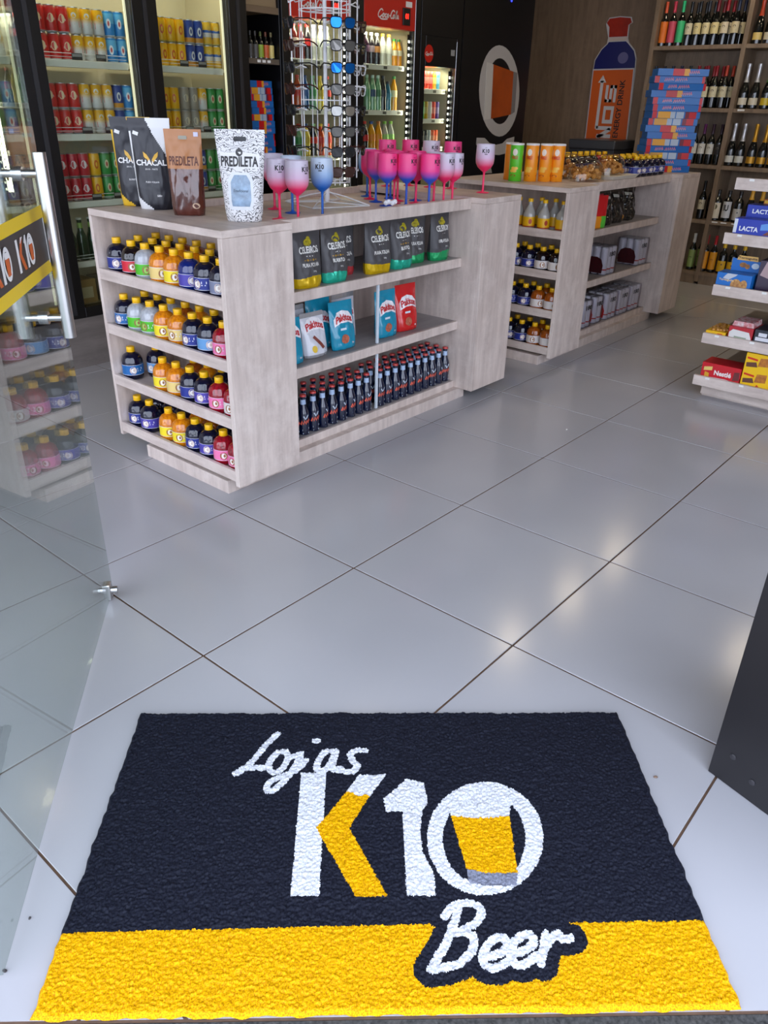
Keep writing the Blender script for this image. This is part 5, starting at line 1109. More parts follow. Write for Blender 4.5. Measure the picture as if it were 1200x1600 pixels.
# on top of the unit: a cream package, fruit gums and a jar
o = fbox('cream_package', 'cream paper package standing at the top right edge on the candy unit', 'package', -1.095, 4.28, Z1, 0.12, 0.05, 0.05, C((220, 200, 150), 0.5))
jar = [('candy_jar', MB().lathe([(0.034, 0), (0.036, 0.004), (0.036, 0.075), (0.030, 0.085), (0.030, 0.09)], 20).mesh('candy_jar', M('jar_sweets', (206, 140, 50), 0.2, coat=0.6, nscale=70, c2=(160, 80, 20)))), ('jar_lid', MB().lathe([(0.033, 0.09), (0.033, 0.108), (0.03, 0.11), (0.001, 0.11)], 20).mesh('jar_lid', C((206, 204, 210), 0.3)))]
put(jar, 'candy_jar', 'clear jar of orange sweets with pale lid on top of the candy unit', 'jar', (-1.155, 4.22, Z1), 0)
st = thing('hanging_stand', 'clear display stand with cards of yellow fruit gums above the candy unit', 'display stand', (-1.145, 4.36, Z1))
obj('stand_post', MB().tube([(0.06, 0.03, 0), (0.06, 0.03, 0.72)], 0.006, 8).mesh('stand_post', WIREW), st)
obj('gum_card', MB().cbox(-0.02, 0, 0.27, 0.10, 0.02, 0.36, 0.002).mesh('gum_card', M('gum_print', (230, 200, 30), 0.4, nscale=34, c2=(90, 150, 30)), False), st)
obj('cream_card', MB().cbox(-0.01, 0, 0.42, 0.10, 0.015, 0.60, 0.002).mesh('cream_card', C((226, 200, 150), 0.5), False), st)
obj('amber_strip', MB().cbox(-0.015, 0, 0.365, 0.10, 0.018, 0.415, 0.002).mesh('amber_strip', C((176, 84, 30), 0.5), False), st)

# ================================================================ WINE CABINET ON THE BACK WALL
WY = 7.20; WYB = 7.485
WX = [-3.20, -2.44, -1.68, -0.92]
WZ = [1.845, 1.395, 0.970, 0.535, 0.105]
wc = thing('wine_cabinet', 'tall wood wine cabinet along the back wall, colour darkened for dim light', 'cabinet', (-2.06, 7.35, 0))
def wbx(n, x0, y0, z0, x1, y1, z1, m=DIMWOOD, par=None): return obj(n, MB().cbox(x0 + 2.06, y0 - 7.35, z0, x1 + 2.06, y1 - 7.35, z1, 0.0012).mesh(n, m, False), par or wc)
for x in WX: wbx('upright', x - 0.018, WY, 0.02, x + 0.018, WYB, 2.60)
wbx('back_panel', WX[0], WYB + 0.0002, 0.02, WX[-1], WYB + 0.013, 2.60)
for i in range(3):
    for z in WZ: wbx('shelf', WX[i] + 0.0185, WY + 0.001, z - 0.030, WX[i + 1] - 0.0185, WYB, z)
    wbx('shelf', WX[i] + 0.0185, WY + 0.001, 2.28, WX[i + 1] - 0.0185, WYB, 2.31)
    wbx('plinth', WX[i] + 0.0185, WY + 0.012, 0.0, WX[i + 1] - 0.0185, WYB, 0.0745)
for x in (-2.405, -2.33, -2.24): wbx('price_ticket', x, WY - 0.001, WZ[3] - 0.012, x + 0.05, WY + 0.0005, WZ[3] - 0.002, PAPER)
wbx('price_ticket', -2.385, WY - 0.001, WZ[1] - 0.018, -2.33, WY + 0.0005, WZ[1] - 0.004, PAPER)
BG = M('bottle_glass_dark', (12, 14, 12), 0.08, coat=0.6); 
wine = MB().lathe([(0.026, 0), (0.0300, 0.003), (0.0305, 0.010), (0.0305, 0.165), (0.029, 0.180), (0.020, 0.203), (0.0125, 0.222), (0.0115, 0.240), (0.0115, 0.296), (0.0125, 0.298), (0.0125, 0.304)], 20).mesh('wine_bottle', BG)
wcap = MB().lathe([(0.0128, 0.232), (0.0126, 0.296), (0.0134, 0.298), (0.0134, 0.306), (0.012, 0.3075), (0.001, 0.3078)], 18).mesh('capsule', C((20, 20, 24), 0.3))
def wl_mesh(z0, z1, ang=150):
    mb = MB().lathe([(0.0309, z0), (0.0309, z1)], 14 if ang < 200 else 40, a0=math.radians(-ang / 2), a1=math.radians(ang / 2), cap=False, m=0)
    fn = lambda u, v, w: ((0.0309 + w) * math.cos(u / 0.0309), (0.0309 + w) * math.sin(u / 0.0309), v)
    zc = (z0 + z1) / 2
    mb.disc(0, zc + 0.008, 0.012, 0.009, fn, 0.0005, 12, 1)
    mb.add([fn(-.016, zc - .022, .0005), fn(.016, zc - .022, .0005), fn(.016, zc - .018, .0005), fn(-.016, zc - .018, .0005)], [(0, 1, 2, 3)], 1)
    return mb.mesh('wine_label', [C((224, 212, 176), 0.5), C((120, 104, 80), 0.5)], True)
wl1, wl2, wl3 = wl_mesh(0.080, 0.158), wl_mesh(0.025, 0.172, 360), wl_mesh(0.07, 0.14)
WINE = [('wine_bottle', wine), ('capsule', wcap), ('wine_label', wl1)]
WINEL = [('wine_bottle', wine), ('capsule', wcap), ('wine_label', wl2)]
champ = MB().lathe([(0.030, 0), (0.0355, 0.004), (0.036, 0.012), (0.036, 0.110), (0.034, 0.135), (0.024, 0.175), (0.0155, 0.205), (0.0135, 0.235), (0.0150, 0.295), (0.0160, 0.300), (0.015, 0.315)], 20).mesh('sparkling_bottle', BG)
cfoil = MB().lathe([(0.0212, 0.188), (0.0162, 0.207), (0.0143, 0.235), (0.0158, 0.295), (0.0168, 0.300), (0.0155, 0.318), (0.001, 0.320)], 18).mesh('foil', C((200, 200, 204), 0.3, metal=0.6))
clab = MB().lathe([(0.0364, 0.028), (0.0364, 0.075), (0.0364, 0.078)], 14, a0=-1.3, a1=1.3, cap=False).mesh('wine_label', C((214, 206, 184), 0.45))
CHAMP = [('sparkling_bottle', champ), ('foil', cfoil), ('wine_label', clab)]
WF = -PI / 2
def wm(cap, lab, emb=(110, 100, 84), g=None): return {'capsule': [C(cap, 0.3)], 'wine_label': [C(lab, 0.5), C(emb, 0.5)], 'wine_bottle': [g]}
gw = 'wine bottles in the back cabinet'
RY = 7.275
tops = [(-3.150, (222, 84, 30), (226, 116, 30), 'orange'), (-3.080, (196, 44, 70), (206, 76, 96), 'rose'), (-3.008, (40, 190, 120), (60, 190, 120), 'mint')]
for k, (x, c1, c2, n) in enumerate(tops): put(WINEL, 'wine_bottle', 'wine bottle in %s sleeve and cap on the upper cabinet shelf' % n, 'wine bottle', (x, RY, WZ[0]), WF, gw, wm(c1, c2, c2), scale=(1, 1, 1.03))
for k, (x, cap, lb, n) in enumerate([(-2.937, (18, 18, 20), (214, 204, 170), 'black'), (-2.866, (18, 18, 20), (220, 204, 146), 'black'), (-2.795, (30, 34, 44), (222, 208, 160), 'slate'), (-2.722, (110, 20, 28), (224, 208, 150), 'dark red'), (-2.645, (150, 20, 30), (222, 208, 176), 'red'), (-2.560, (24, 34, 62), (214, 200, 160), 'navy')]):
    put(WINE, 'wine_bottle', 'cream labelled wine with %s capsule, %s from left on the upper cabinet shelf' % (n, ORD[k + 3]), 'wine bottle', (x, RY, WZ[0]), WF, gw, wm(cap, lb))
    put(WINE, 'wine_bottle', 'wine with %s capsule, %s in the rear row of the upper cabinet shelf' % (n, ORD[k]), 'wine bottle', (x + 0.018, RY + 0.085, WZ[0]), WF, gw, wm(cap, lb))
put(CHAMP, 'sparkling_bottle', 'dark bottle with gold shield label, upper shelf of the right cabinet bay', 'wine bottle', (-2.375, RY, WZ[0]), WF, gw, {'foil': [C((176, 60, 30), 0.3)], 'wine_label': [C((216, 190, 110), 0.4)]})
put(CHAMP, 'sparkling_bottle', 'dark bottle with pale label, second on upper shelf of right bay', 'wine bottle', (-2.290, RY, WZ[0]), WF, gw, {'foil': [C((40, 40, 44), 0.3)], 'wine_label': [C((206, 196, 170), 0.4)]})
caps2 = [(30, 34, 50), (16, 16, 18), (30, 34, 50), (30, 36, 60), (20, 30, 24), (150, 24, 30), (150, 24, 30), (150, 24, 30), (190, 60, 30)]
for k, x in enumerate((-3.16, -3.085, -3.01, -2.935, -2.86, -2.788, -2.713, -2.637, -2.556)):
    nm = ['slate', 'black', 'slate', 'navy', 'dark green', 'red', 'red', 'red', 'orange'][k]
    put(WINE, 'wine_bottle', 'cream labelled wine with %s capsule, %s from left on the second cabinet shelf' % (nm, ORD[k]), 'wine bottle', (x, RY, WZ[1]), WF, gw, wm(caps2[k], (218, 208, 172)))
    if k > 4: put(WINE, 'wine_bottle', 'wine with %s capsule, %s in the rear row of the second cabinet shelf' % (nm, ORD[k]), 'wine bottle', (x + 0.022, RY + 0.085, WZ[1]), WF, gw, wm(caps2[k], (218, 208, 172)))
for k, x in enumerate((-2.386, -2.302)): put(CHAMP, 'sparkling_bottle', 'silver foiled sparkling wine, %s on the second shelf of the right bay' % ORD[k], 'wine bottle', (x, RY, WZ[1]), WF, gw, {})
for k, x in enumerate((-2.21, -2.12)): put(CHAMP, 'sparkling_bottle', 'gold labelled sparkling wine, %s on the second shelf of the right bay' % ORD[k + 2], 'wine bottle', (x, RY, WZ[1]), WF, gw, {'foil': [C((60, 120, 40), 0.35)], 'wine_label': [C((206, 180, 40), 0.4)]})
caps3 = [((30, 20, 20), 'brown'), ((30, 20, 20), 'brown'), ((34, 24, 24), 'brown'), ((30, 22, 22), 'dark brown'), ((50, 26, 24), 'maroon'), ((40, 30, 26), 'brown'), ((90, 24, 80), 'purple'), ((50, 24, 40), 'plum'), ((44, 22, 36), 'plum')]
for k, x in enumerate((-3.16, -3.085, -3.01, -2.935, -2.86, -2.712, -2.643, -2.572, -2.500)):
    put(WINE, 'wine_bottle', 'wine with %s capsule, %s from left on the third cabinet shelf' % (caps3[k][1], ORD[k]), 'wine bottle', (x, RY, WZ[2]), WF, gw, wm(caps3[k][0], (212, 208, 196) if k != 8 else (40, 36, 36)))
for k, x in enumerate((-2.395, -2.316)): put(CHAMP, 'sparkling_bottle', 'silver foiled sparkling wine with white label, %s on third shelf, right bay' % ORD[k], 'wine bottle', (x, RY, WZ[2]), WF, gw, {'wine_label': [C((206, 206, 196), 0.4)]})
for k, x in enumerate((-2.222, -2.138, -2.055)): put(CHAMP, 'sparkling_bottle', 'gold foiled sparkling wine, %s on the third shelf of the right bay' % ORD[k + 2], 'wine bottle', (x, RY, WZ[2]), WF, gw, {'foil': [C((206, 150, 40), 0.3, metal=0.5)], 'wine_label': [C((196, 144, 40), 0.35, metal=0.4)]})
# fourth shelf: spirits
put(WINE, 'wine_bottle', 'tall wine with brown and cream label beside the cabinet upright, fourth shelf', 'wine bottle', (-2.548, RY, WZ[3]), WF, gw, wm((16, 16, 16), (196, 184, 156), (60, 40, 30)))
put(WINE, 'wine_bottle', 'tall dark wine hidden behind, fourth shelf, left bay', 'wine bottle', (-2.505, RY + 0.09, WZ[3]), WF, gw, wm((16, 16, 16), (30, 28, 26), (60, 40, 30)))
sqb = MB().lathe([(0.034, 0), (0.038, 0.004), (0.038, 0.150), (0.032, 0.172), (0.016, 0.188), (0.013, 0.200), (0.013, 0.235)], 20).mesh('spirit_bottle', BG)
sqc = MB().lathe([(0.0155, 0.215), (0.0155, 0.245), (0.014, 0.247), (0.001, 0.247)], 16).mesh('bottle_cap', BLACKP)
def splab(cols, z0=0.02, z1=0.145):
    mb = MB().lathe([(0.0384, z0), (0.0384, z1)], 12, a0=-1.2, a1=1.2, cap=False, m=0)
    fn = lambda u, v, w: ((0.0386 + w) * math.cos(u / 0.0386), (0.0386 + w) * math.sin(u / 0.0386), v)
    return mb, fn
mb, fn = splab(0); mb.disc(0, 0.112, 0.018, 0.020, fn, 0.0003, 14, 1).add([fn(-.035, .075, .0004), fn(.035, .075, .0004), fn(.035, .088, .0004), fn(-.035, .088, .0004)], [(0, 1, 2, 3)], 2)
sp1 = mb.mesh('spirit_label', [C((214, 204, 180), 0.5), C((96, 92, 60), 0.5), C((196, 56, 30), 0.5)], True)
mb, fn = splab(0, 0.03, 0.16); mb.text('IU', 0, 0.085, 0.05, fn, 0.0006, 1, width=0.042, bold=0.04)
sp2 = mb.mesh('spirit_label', [C((206, 206, 208), 0.5), C((20, 20, 22), 0.5)], True)
mb, fn = splab(0, 0.02, 0.11); mb.disc(0.010, 0.08, 0.006, 0.006, fn, 0.0004, 12, 1)
sp3 = mb.mesh('spirit_label', [C((190, 186, 178), 0.5), C((40, 40, 44), 0.5)], True)
for x, lb, t in ((-2.415, sp1, 'cream label crossed by a red band'), (-2.325, sp2, 'white label and large black letters'), (-2.233, sp3, 'pale grey label')):
    put([('spirit_bottle', sqb), ('bottle_cap', sqc), ('spirit_label', lb)], 'spirit_bottle', 'dark square-shouldered spirit bottle with %s, fourth cabinet shelf' % t, 'bottle', (x, RY, WZ[3]), WF, 'spirits in the back cabinet')
for k, x in enumerate((-2.14, -2.055, -1.97)): put(CHAMP, 'sparkling_bottle', 'gold foiled bottle, %s above the blue cartons on the fourth cabinet shelf' % ORD[k], 'wine bottle', (x, RY, WZ[3]), WF, gw, {'foil': [C((214, 160, 40), 0.3)], 'wine_label': [C((60, 50, 40), 0.4)]})
# bottom shelf
GREENB = M('green_spirit', (16, 24, 14), 0.08, coat=0.6)
put([('spirit_bottle', wine), ('capsule', wcap), ('wine_label', wl2)], 'spirit_bottle', 'green labelled spirit with white cap, bottom cabinet shelf, left of upright', 'bottle', (-2.545, RY, WZ[4]), WF, 'spirits in the back cabinet', {'capsule': [C((206, 206, 200), 0.4)], 'wine_label': [C((140, 160, 90), 0.5), C((60, 80, 40), 0.5)], 'spirit_bottle': [GREENB]})
put([('spirit_bottle', wine), ('capsule', wcap), ('wine_label', wl2)], 'spirit_bottle', 'green labelled spirit with white cap set behind, bottom cabinet shelf', 'bottle', (-2.50, RY + 0.085, WZ[4]), WF, 'spirits in the back cabinet', {'capsule': [C((206, 206, 200), 0.4)], 'wine_label': [C((140, 160, 90), 0.5), C((60, 80, 40), 0.5)], 'spirit_bottle': [GREENB]})
for k, x in enumerate((-2.430, -2.356)): put([('spirit_bottle', wine), ('capsule', wcap), ('wine_label', wl2)], 'spirit_bottle', 'spirit with tall amber label and red cap, %s of two, bottom cabinet shelf' % ORD[k], 'bottle', (x, RY, WZ[4]), WF, 'spirits in the back cabinet', {'capsule': [C((176, 24, 34), 0.35)], 'wine_label': [C((222, 150, 24), 0.45), C((150, 80, 30), 0.45)]})
for k, x in enumerate((-2.270, -2.185, -2.10)): put([('spirit_bottle', sqb), ('bottle_cap', sqc), ('spirit_label', sp3)], 'spirit_bottle', 'dark bottle with yellow label and yellow cap, %s, bottom cabinet shelf' % ORD[k], 'bottle', (x, RY, WZ[4]), WF, 'spirits in the back cabinet', {'bottle_cap': [C((222, 180, 30), 0.4)], 'spirit_label': [C((216, 166, 24), 0.45), C((60, 40, 20), 0.45)]})

# ================================================================ BOTTLE SHAPED ENERGY DRINK SIGN
sg = thing('bottle_sign', 'flat bottle-shaped energy drink sign, blue and orange with red cap, on back wall', 'sign', (-3.64, 7.499, 1.0))
def sf(u, v, w): return (u + 3.64, -w, v - 1.0)
obj('sign_board', MB().prism([(-3.865, 0.93), (-3.845, 1.40), (-3.862, 1.684), (-3.858, 1.768), (-3.806, 1.851), (-3.757, 1.893), (-3.752, 1.938), (-3.790, 2.045), (-3.765, 2.092), (-3.662, 2.100), (-3.558, 2.090), (-3.538, 2.049), (-3.566, 2.033), (-3.562, 1.93), (-3.545, 1.898), (-3.478, 1.838), (-3.452, 1.772), (-3.444, 1.681), (-3.415, 0.93)][::-1], sf, 0.0, 0.012).mesh('sign_board', C((196, 190, 186), 0.5), False), sg)
body = [(-3.855, 0.935), (-3.838, 1.40), (-3.855, 1.684), (-3.850, 1.764), (-3.800, 1.845), (-3.750, 1.888), (-3.738, 1.905), (-3.575, 1.907), (-3.552, 1.890), (-3.486, 1.832), (-3.460, 1.768), (-3.452, 1.681), (-3.424, 0.935)]
obj('bottle_print', MB().prism(body[::-1], sf, 0.0122, 0.014).mesh('bottle_print', M('sign_blue', (28, 30, 92), 0.35), False), sg)
obj('bottle_highlight', MB().disc(-3.58, 1.78, 0.05, 0.045, sf, 0.0146, 18).mesh('bottle_highlight', M('sign_sheen', (104, 100, 140), 0.5), False), sg)
obj('cap_print', MB().prism([(-3.783, 2.052), (-3.760, 2.084), (-3.662, 2.092), (-3.562, 2.082), (-3.545, 2.049), (-3.574, 2.030), (-3.570, 1.945), (-3.744, 1.943), (-3.752, 2.020)][::-1], sf, 0.0122, 0.0145).mesh('cap_print', M('sign_red', (176, 42, 18), 0.4, nscale=14, namt=0.3), False), sg)
obj('neck_print', MB().prism([(-3.745, 1.940), (-3.568, 1.942), (-3.566, 1.915), (-3.742, 1.912)][::-1], sf, 0.0122, 0.0142).mesh('neck_print', C((206, 186, 170), 0.4), False), sg)
obj('label_edge', MB().prism([(-3.862, 1.694), (-3.455, 1.700), (-3.412, 0.935), (-3.850, 0.935)][::-1], sf, 0.0145, 0.0155).mesh('label_edge', C((196, 190, 190), 0.4), False), sg)
obj('label_print', MB().prism([(-3.852, 1.683), (-3.464, 1.689), (-3.424, 0.94), (-3.840, 0.94)][::-1], sf, 0.0156, 0.0165).mesh('label_print', M('sign_orange', (212, 92, 26), 0.4), False), sg)
# lettering reads upwards: N with an arrow, O, S
up = lambda a, b: (lambda u, v, w: sf(a - v, b + u, 0.017 + w))
mb = MB(); fn = lambda u, v, w: sf(u, v, 0.0172 + w)
def st(p, wd=0.032): mb.ribbon(p, wd, fn)
st([(-3.595, 1.145), (-3.735, 1.145)]); st([(-3.735, 1.129), (-3.605, 1.205)]); st([(-3.595, 1.212), (-3.752, 1.212)]); st([(-3.748, 1.205), (-3.750, 1.60)], 0.030)
mb.add([fn(a, b, 0) for a, b in ((-3.790, 1.585), (-3.708, 1.585), (-3.749, 1.645))], [(0, 1, 2)])
O_ = [(-3.700, 1.250), (-3.596, 1.250), (-3.596, 1.395), (-3.700, 1.395)]; I_ = [(-3.674, 1.282), (-3.622, 1.282), (-3.622, 1.363), (-3.674, 1.363)]
mb.add([fn(a, b, 0) for a, b in O_ + I_], [(0, 1, 5, 4), (1, 2, 6, 5), (2, 3, 7, 6), (3, 0, 4, 7)])
for p in ([(-3.690, 1.425), (-3.690, 1.565)], [(-3.703, 1.438), (-3.636, 1.438)], [(-3.648, 1.425), (-3.648, 1.565)], [(-3.660, 1.552), (-3.594, 1.552)], [(-3.607, 1.425), (-3.607, 1.565)]):
    st(p, 0.026)
obj('lettering', mb.mesh('lettering', C((214, 208, 204), 0.4), False), sg)
obj('lettering', MB().text('ENERGY DRINK', 0.0, 0.0, 0.052, lambda u, v, w: sf(-3.522 - v, 1.135 + u, 0.0172), 0, 0, width=0.475, bold=0.02, align='L').mesh('l', C((20, 18, 24), 0.4), False), sg)
# low dark chest at the back wall under the sign
cf = thing('chest_freezer', 'low dark grey chest standing under the bottle sign at the back wall', 'chest', (-3.52, 7.2, 0))
obj('chest_body', MB().cbox(-0.23, -0.20, 0.0, 0.21, 0.25, 1.05, 0.004).mesh('chest_body', M('chest_grey', (44, 44, 48), 0.4), False), cf)
obj('chest_lid', MB().cbox(-0.235, -0.21, 1.0505, 0.215, 0.255, 1.125, 0.006).mesh('chest_lid', M('chest_lid_grey', (58, 58, 62), 0.35), False), cf)

# ================================================================ WALL COOLERS
XG = -4.055                                   # outer face of the cooler doors
def area_light(name, loc, rot, sx, sy, power, col, parent=None):
    l = bpy.data.lights.new(name, 'AREA'); l.shape = 'RECTANGLE'; l.size = sx; l.size_y = sy; l.energy = power; l.color = col
    o = bpy.data.objects.new(name, l); COL.objects.link(o); o.location = loc; o.rotation_euler = rot
    if parent is not None: o.parent = parent; o.location = Vector(loc) - parent.location
    return o
CAN = MB().lathe([(0.023, 0), (0.0275, 0.003), (0.0300, 0.010), (0.0300, 0.103), (0.0265, 0.113), (0.0262, 0.1165)], 20).mesh('beer_can', C((200, 40, 40)))
CANT = MB().lathe([(0.0268, 0.1135), (0.0272, 0.1172), (0.0245, 0.1172), (0.0240, 0.1150), (0.001, 0.1150)], 18).mesh('can_top', M('can_lid', (190, 190, 192), 0.3, metal=0.8))
cfn = lambda u, v, w: ((0.0302 + w) * math.cos(u / 0.0302), (0.0302 + w) * math.sin(u / 0.0302), v)
def canprint(kind):
    mb = MB()
    if kind == 'badge': mb.disc(0, 0.062, 0.014, 0.020, cfn, 0.0003, 14, 0).add([cfn(a, b, .0007) for a, b in ((-.018, .052), (.018, .052), (.018, .062), (-.018, .062))], [(0, 1, 2, 3)], 1)
    elif kind == 'wide': mb.add([cfn(a, b, .0003) for a, b in ((-.026, .030), (.026, .030), (.026, .058), (0, .044), (-.026, .058))], [(4, 0, 3), (0, 1, 3), (1, 2, 3)], 0).disc(0, 0.082, 0.013, 0.012, cfn, 0.0003, 12, 1)
    else: mb.disc(0, 0.060, 0.011, 0.022, cfn, 0.0003, 14, 0).disc(0, 0.060, 0.005, 0.012, cfn, 0.0007, 10, 1)
    return mb.mesh('can_print', [C((230, 220, 200), 0.4), C((180, 40, 30), 0.4)], True)
CP = {k: canprint(k) for k in ('badge', 'wide', 'oval')}
CANS = {'red': ('red', bandmat('can_red', [(0, (176, 176, 180)), (0.008, (206, 32, 30)), (0.085, (206, 32, 30)), (0.105, (186, 60, 54))], 0.3), 'badge', (226, 196, 150), (216, 210, 204)),
        'yel': ('yellow and white', bandmat('can_yel', [(0, (190, 180, 150)), (0.008, (206, 204, 204)), (0.048, (212, 208, 204)), (0.072, (236, 178, 24)), (0.105, (228, 170, 20))], 0.3, interp='LINEAR'), 'wide', (206, 60, 34), (220, 216, 212)),
        'blue': ('light blue', bandmat('can_blue', [(0, (180, 190, 200)), (0.008, (40, 134, 206)), (0.06, (96, 176, 224)), (0.105, (40, 134, 206))], 0.3), 'oval', (222, 226, 232), (196, 60, 60)),
        'gold': ('golden yellow', bandmat('can_gold', [(0, (190, 170, 90)), (0.008, (236, 178, 14)), (0.105, (232, 172, 10))], 0.3), 'oval', (206, 90, 20), (236, 190, 40)),
        'navy': ('navy blue', bandmat('can_navy', [(0, (170, 170, 176)), (0.008, (206, 140, 40)), (0.03, (30, 60, 140)), (0.105, (24, 50, 124))], 0.3), 'oval', (214, 214, 216), (40, 60, 130)),
        'yblue': ('yellow and blue', bandmat('can_yblue', [(0, (190, 180, 120)), (0.008, (226, 176, 40)), (0.04, (206, 200, 190)), (0.062, (40, 90, 170)), (0.075, (224, 178, 50)), (0.105, (222, 176, 40))], 0.3), 'wide', (60, 100, 176), (226, 190, 80)),
        'lemon': ('lemon yellow', bandmat('can_lemon', [(0, (210, 200, 90)), (0.008, (236, 222, 20)), (0.105, (236, 222, 20))], 0.3), 'oval', (240, 236, 120), (220, 200, 40)),
        'green': ('green', bandmat('can_green', [(0, (170, 180, 170)), (0.008, (40, 140, 60)), (0.105, (30, 124, 50))], 0.3), 'oval', (214, 206, 170), (176, 60, 40)),
        'grey': ('silver grey', bandmat('can_grey', [(0, (160, 156, 150)), (0.008, (150, 140, 128)), (0.105, (150, 140, 128))], 0.3), 'badge', (206, 190, 160), (120, 60, 40)),
        'crim': ('crimson', bandmat('can_crim', [(0, (170, 160, 160)), (0.008, (190, 24, 44)), (0.105, (190, 24, 44))], 0.3), 'badge', (226, 210, 210), (226, 214, 214))}
def can(kind, y, z, lab, x=-4.185, grp='beer cans in the wall cooler'):
    n, m, pr, c1, c2 = CANS[kind]
    r = obj('beer_can', CAN, None, (x, y, z), (0, 0, random.uniform(-0.25, 0.25) - 0.3), [m])
    tag(r, '%s can, %s' % (n, lab), 'can', grp)
    obj('can_top', CANT, r); obj('can_print', CP[pr], r, mats=[C(c1, 0.4), C(c2, 0.4)])
# ---- three-door beer cooler
CY0, CY1, CZ0, CZ1 = 1.43, 3.50, 0.277, 2.115
bc = thing('beer_cooler', 'black framed three-door beer cooler along the left wall', 'cooler', (-4.32, 2.46, CZ0))
def part(t, n, x0, y0, z0, x1, y1, z1, m, sh=0.0015, lab=None):
    L = t.location
    return obj(n, MB().cbox(x0 - L.x, y0 - L.y, z0 - L.z, x1 - L.x, y1 - L.y, z1 - L.z, sh).mesh(n, m, False), t, label=lab)
part(bc, 'back_lining', -4.60, CY0, CZ0, -4.585, CY1, CZ1, FRIDGEW); part(bc, 'floor_lining', -4.5845, CY0, CZ0, -4.125, CY1, CZ0 + 0.05, FRIDGEW); part(bc, 'ceiling_lining', -4.5845, CY0, CZ1 - 0.05, -4.125, CY1, CZ1, FRIDGEW)
part(bc, 'side_lining', -4.5845, CY1 - 0.03, CZ0 + 0.0505, -4.125, CY1, CZ1 - 0.0505, FRIDGEW); part(bc, 'side_lining', -4.5845, CY0, CZ0 + 0.0505, -4.125, CY0 + 0.03, CZ1 - 0.0505, FRIDGEW)
POSTS = [(1.43, 1.545), (2.085, 2.212), (2.733, 2.884), (3.373, 3.502)]
for a, b in POSTS:
    p = part(bc, 'door_post', -4.124, a, CZ0, XG, b, CZ1, BLACK)
    obj('post_groove', MB().box(XG + 0.0002 + 4.32, (a + b) / 2 - 0.012 - 2.46, 0.02, XG + 0.003 + 4.32, (a + b) / 2 + 0.012 - 2.46, CZ1 - CZ0 - 0.02).mesh('post_groove', M('gasket', (40, 40, 44), 0.5), False), p)
for (a0, a1), (b0, b1) in zip(POSTS[:-1], POSTS[1:]):
    part(bc, 'door_rail', -4.124, a1 + 0.0005, CZ0, XG, b0 - 0.0005, CZ0 + 0.055, BLACK); part(bc, 'door_rail', -4.124, a1 + 0.0005, CZ1 - 0.06, XG, b0 - 0.0005, CZ1, BLACK)
    part(bc, 'door_pane', -4.080, a1 + 0.0005, CZ0 + 0.0555, -4.076, b0 - 0.0005, CZ1 - 0.0605, GLASS)
    part(bc, 'led_strip', -4.118, b0 - 0.014, CZ0 + 0.08, -4.108, b0 - 0.002, CZ1 - 0.1, M('cooler_led', (250, 240, 205), 0.5, emit=0.45))
    for z in (1.53, 1.195, 0.868, 0.56):
        s_ = part(bc, 'cooler_shelf', -4.56, a1 - 0.02, z - 0.018, -4.130, b0 + 0.02, z - 0.001, SHELFW)
        L = bc.location
        obj('shelf_lip', MB().cbox(-4.1295 - L.x, a1 + 0.003 - L.y, z - 0.030 - L.z, -4.126 - L.x, b0 - 0.016 - L.y, z + 0.002 - L.z, 0.001).mesh('shelf_lip', SHELFW, False), s_)
        for h in (0.016, 0.032): obj('wire_rail', MB().tube([(-4.134 - L.x, a1 + 0.004 - L.y, z + h - L.z), (-4.134 - L.x, b0 - 0.018 - L.y, z + h - L.z)], 0.0016, 5).mesh('wire_rail', WIREW), s_)
        for f_ in (0.36, 0.62):
            yy = a1 + (b0 - a1) * f_
            tg = obj('price_tag', MB().box(-4.1325 - L.x, yy - L.y, z + 0.004 - L.z, -4.1315 - L.x, yy + 0.058 - L.y, z + 0.034 - L.z).mesh('price_tag', C((40, 40, 44), 0.5), False), s_)
            obj('price_paper', MB().box(-4.1313 - L.x, yy + 0.003 - L.y, z + 0.018 - L.z, -4.1308 - L.x, yy + 0.055 - L.y, z + 0.031 - L.z).mesh('price_paper', C((150, 150, 150), 0.5), False), s_)
    area_light('cooler_lamp', (-4.16, (a1 + b0) / 2, CZ1 - 0.07), (0, math.radians(25), 0), 0.10, 0.45, COOLER_LAMP, (1.0, 0.93, 0.72), bc)
def shelf_cans(seq, z, door, shelf, layers=(0, 1)):
    for li in layers:
        for k, (kind, y) in enumerate(seq):
            can(kind, y, z + li * 0.1185, '%s layer, %s from left, %s shelf, %s cooler door' % (('lower', 'upper')[li], ORD[k], shelf, door))
d1 = [('red', 2.278), ('red', 2.341), ('red', 2.405), ('yel', 2.471), ('yel', 2.537), ('yel', 2.602), ('blue', 2.664), ('blue', 2.726)]
shelf_cans(d1, 1.53, 'middle', 'top'); 
shelf_cans(d1[:6] + [('navy', 2.664), ('blue', 2.727)], 1.195, 'middle', 'second')
shelf_cans([('crim', 2.278), ('crim', 2.342), ('crim', 2.405), ('gold', 2.470), ('green', 2.535), ('green', 2.600), ('green', 2.665)], 0.868, 'middle', 'third')
d2 = [('gold', 2.924), ('gold', 2.985), ('gold', 3.046), ('gold', 3.108), ('navy', 3.176), ('navy', 3.238), ('yblue', 3.302), ('yblue', 3.363)]
shelf_cans(d2, 1.53, 'right', 'top')
shelf_cans([('gold', 2.968), ('gold', 3.032), ('grey', 3.105), ('grey', 3.167), ('yel', 3.230), ('green', 3.295), ('green', 3.358)], 1.195, 'right', 'second')
shelf_cans([('red', 2.93), ('gold', 2.995), ('gold', 3.06), ('grey', 3.125), ('navy', 3.19), ('green', 3.255), ('green', 3.32)], 0.868, 'right', 'third')
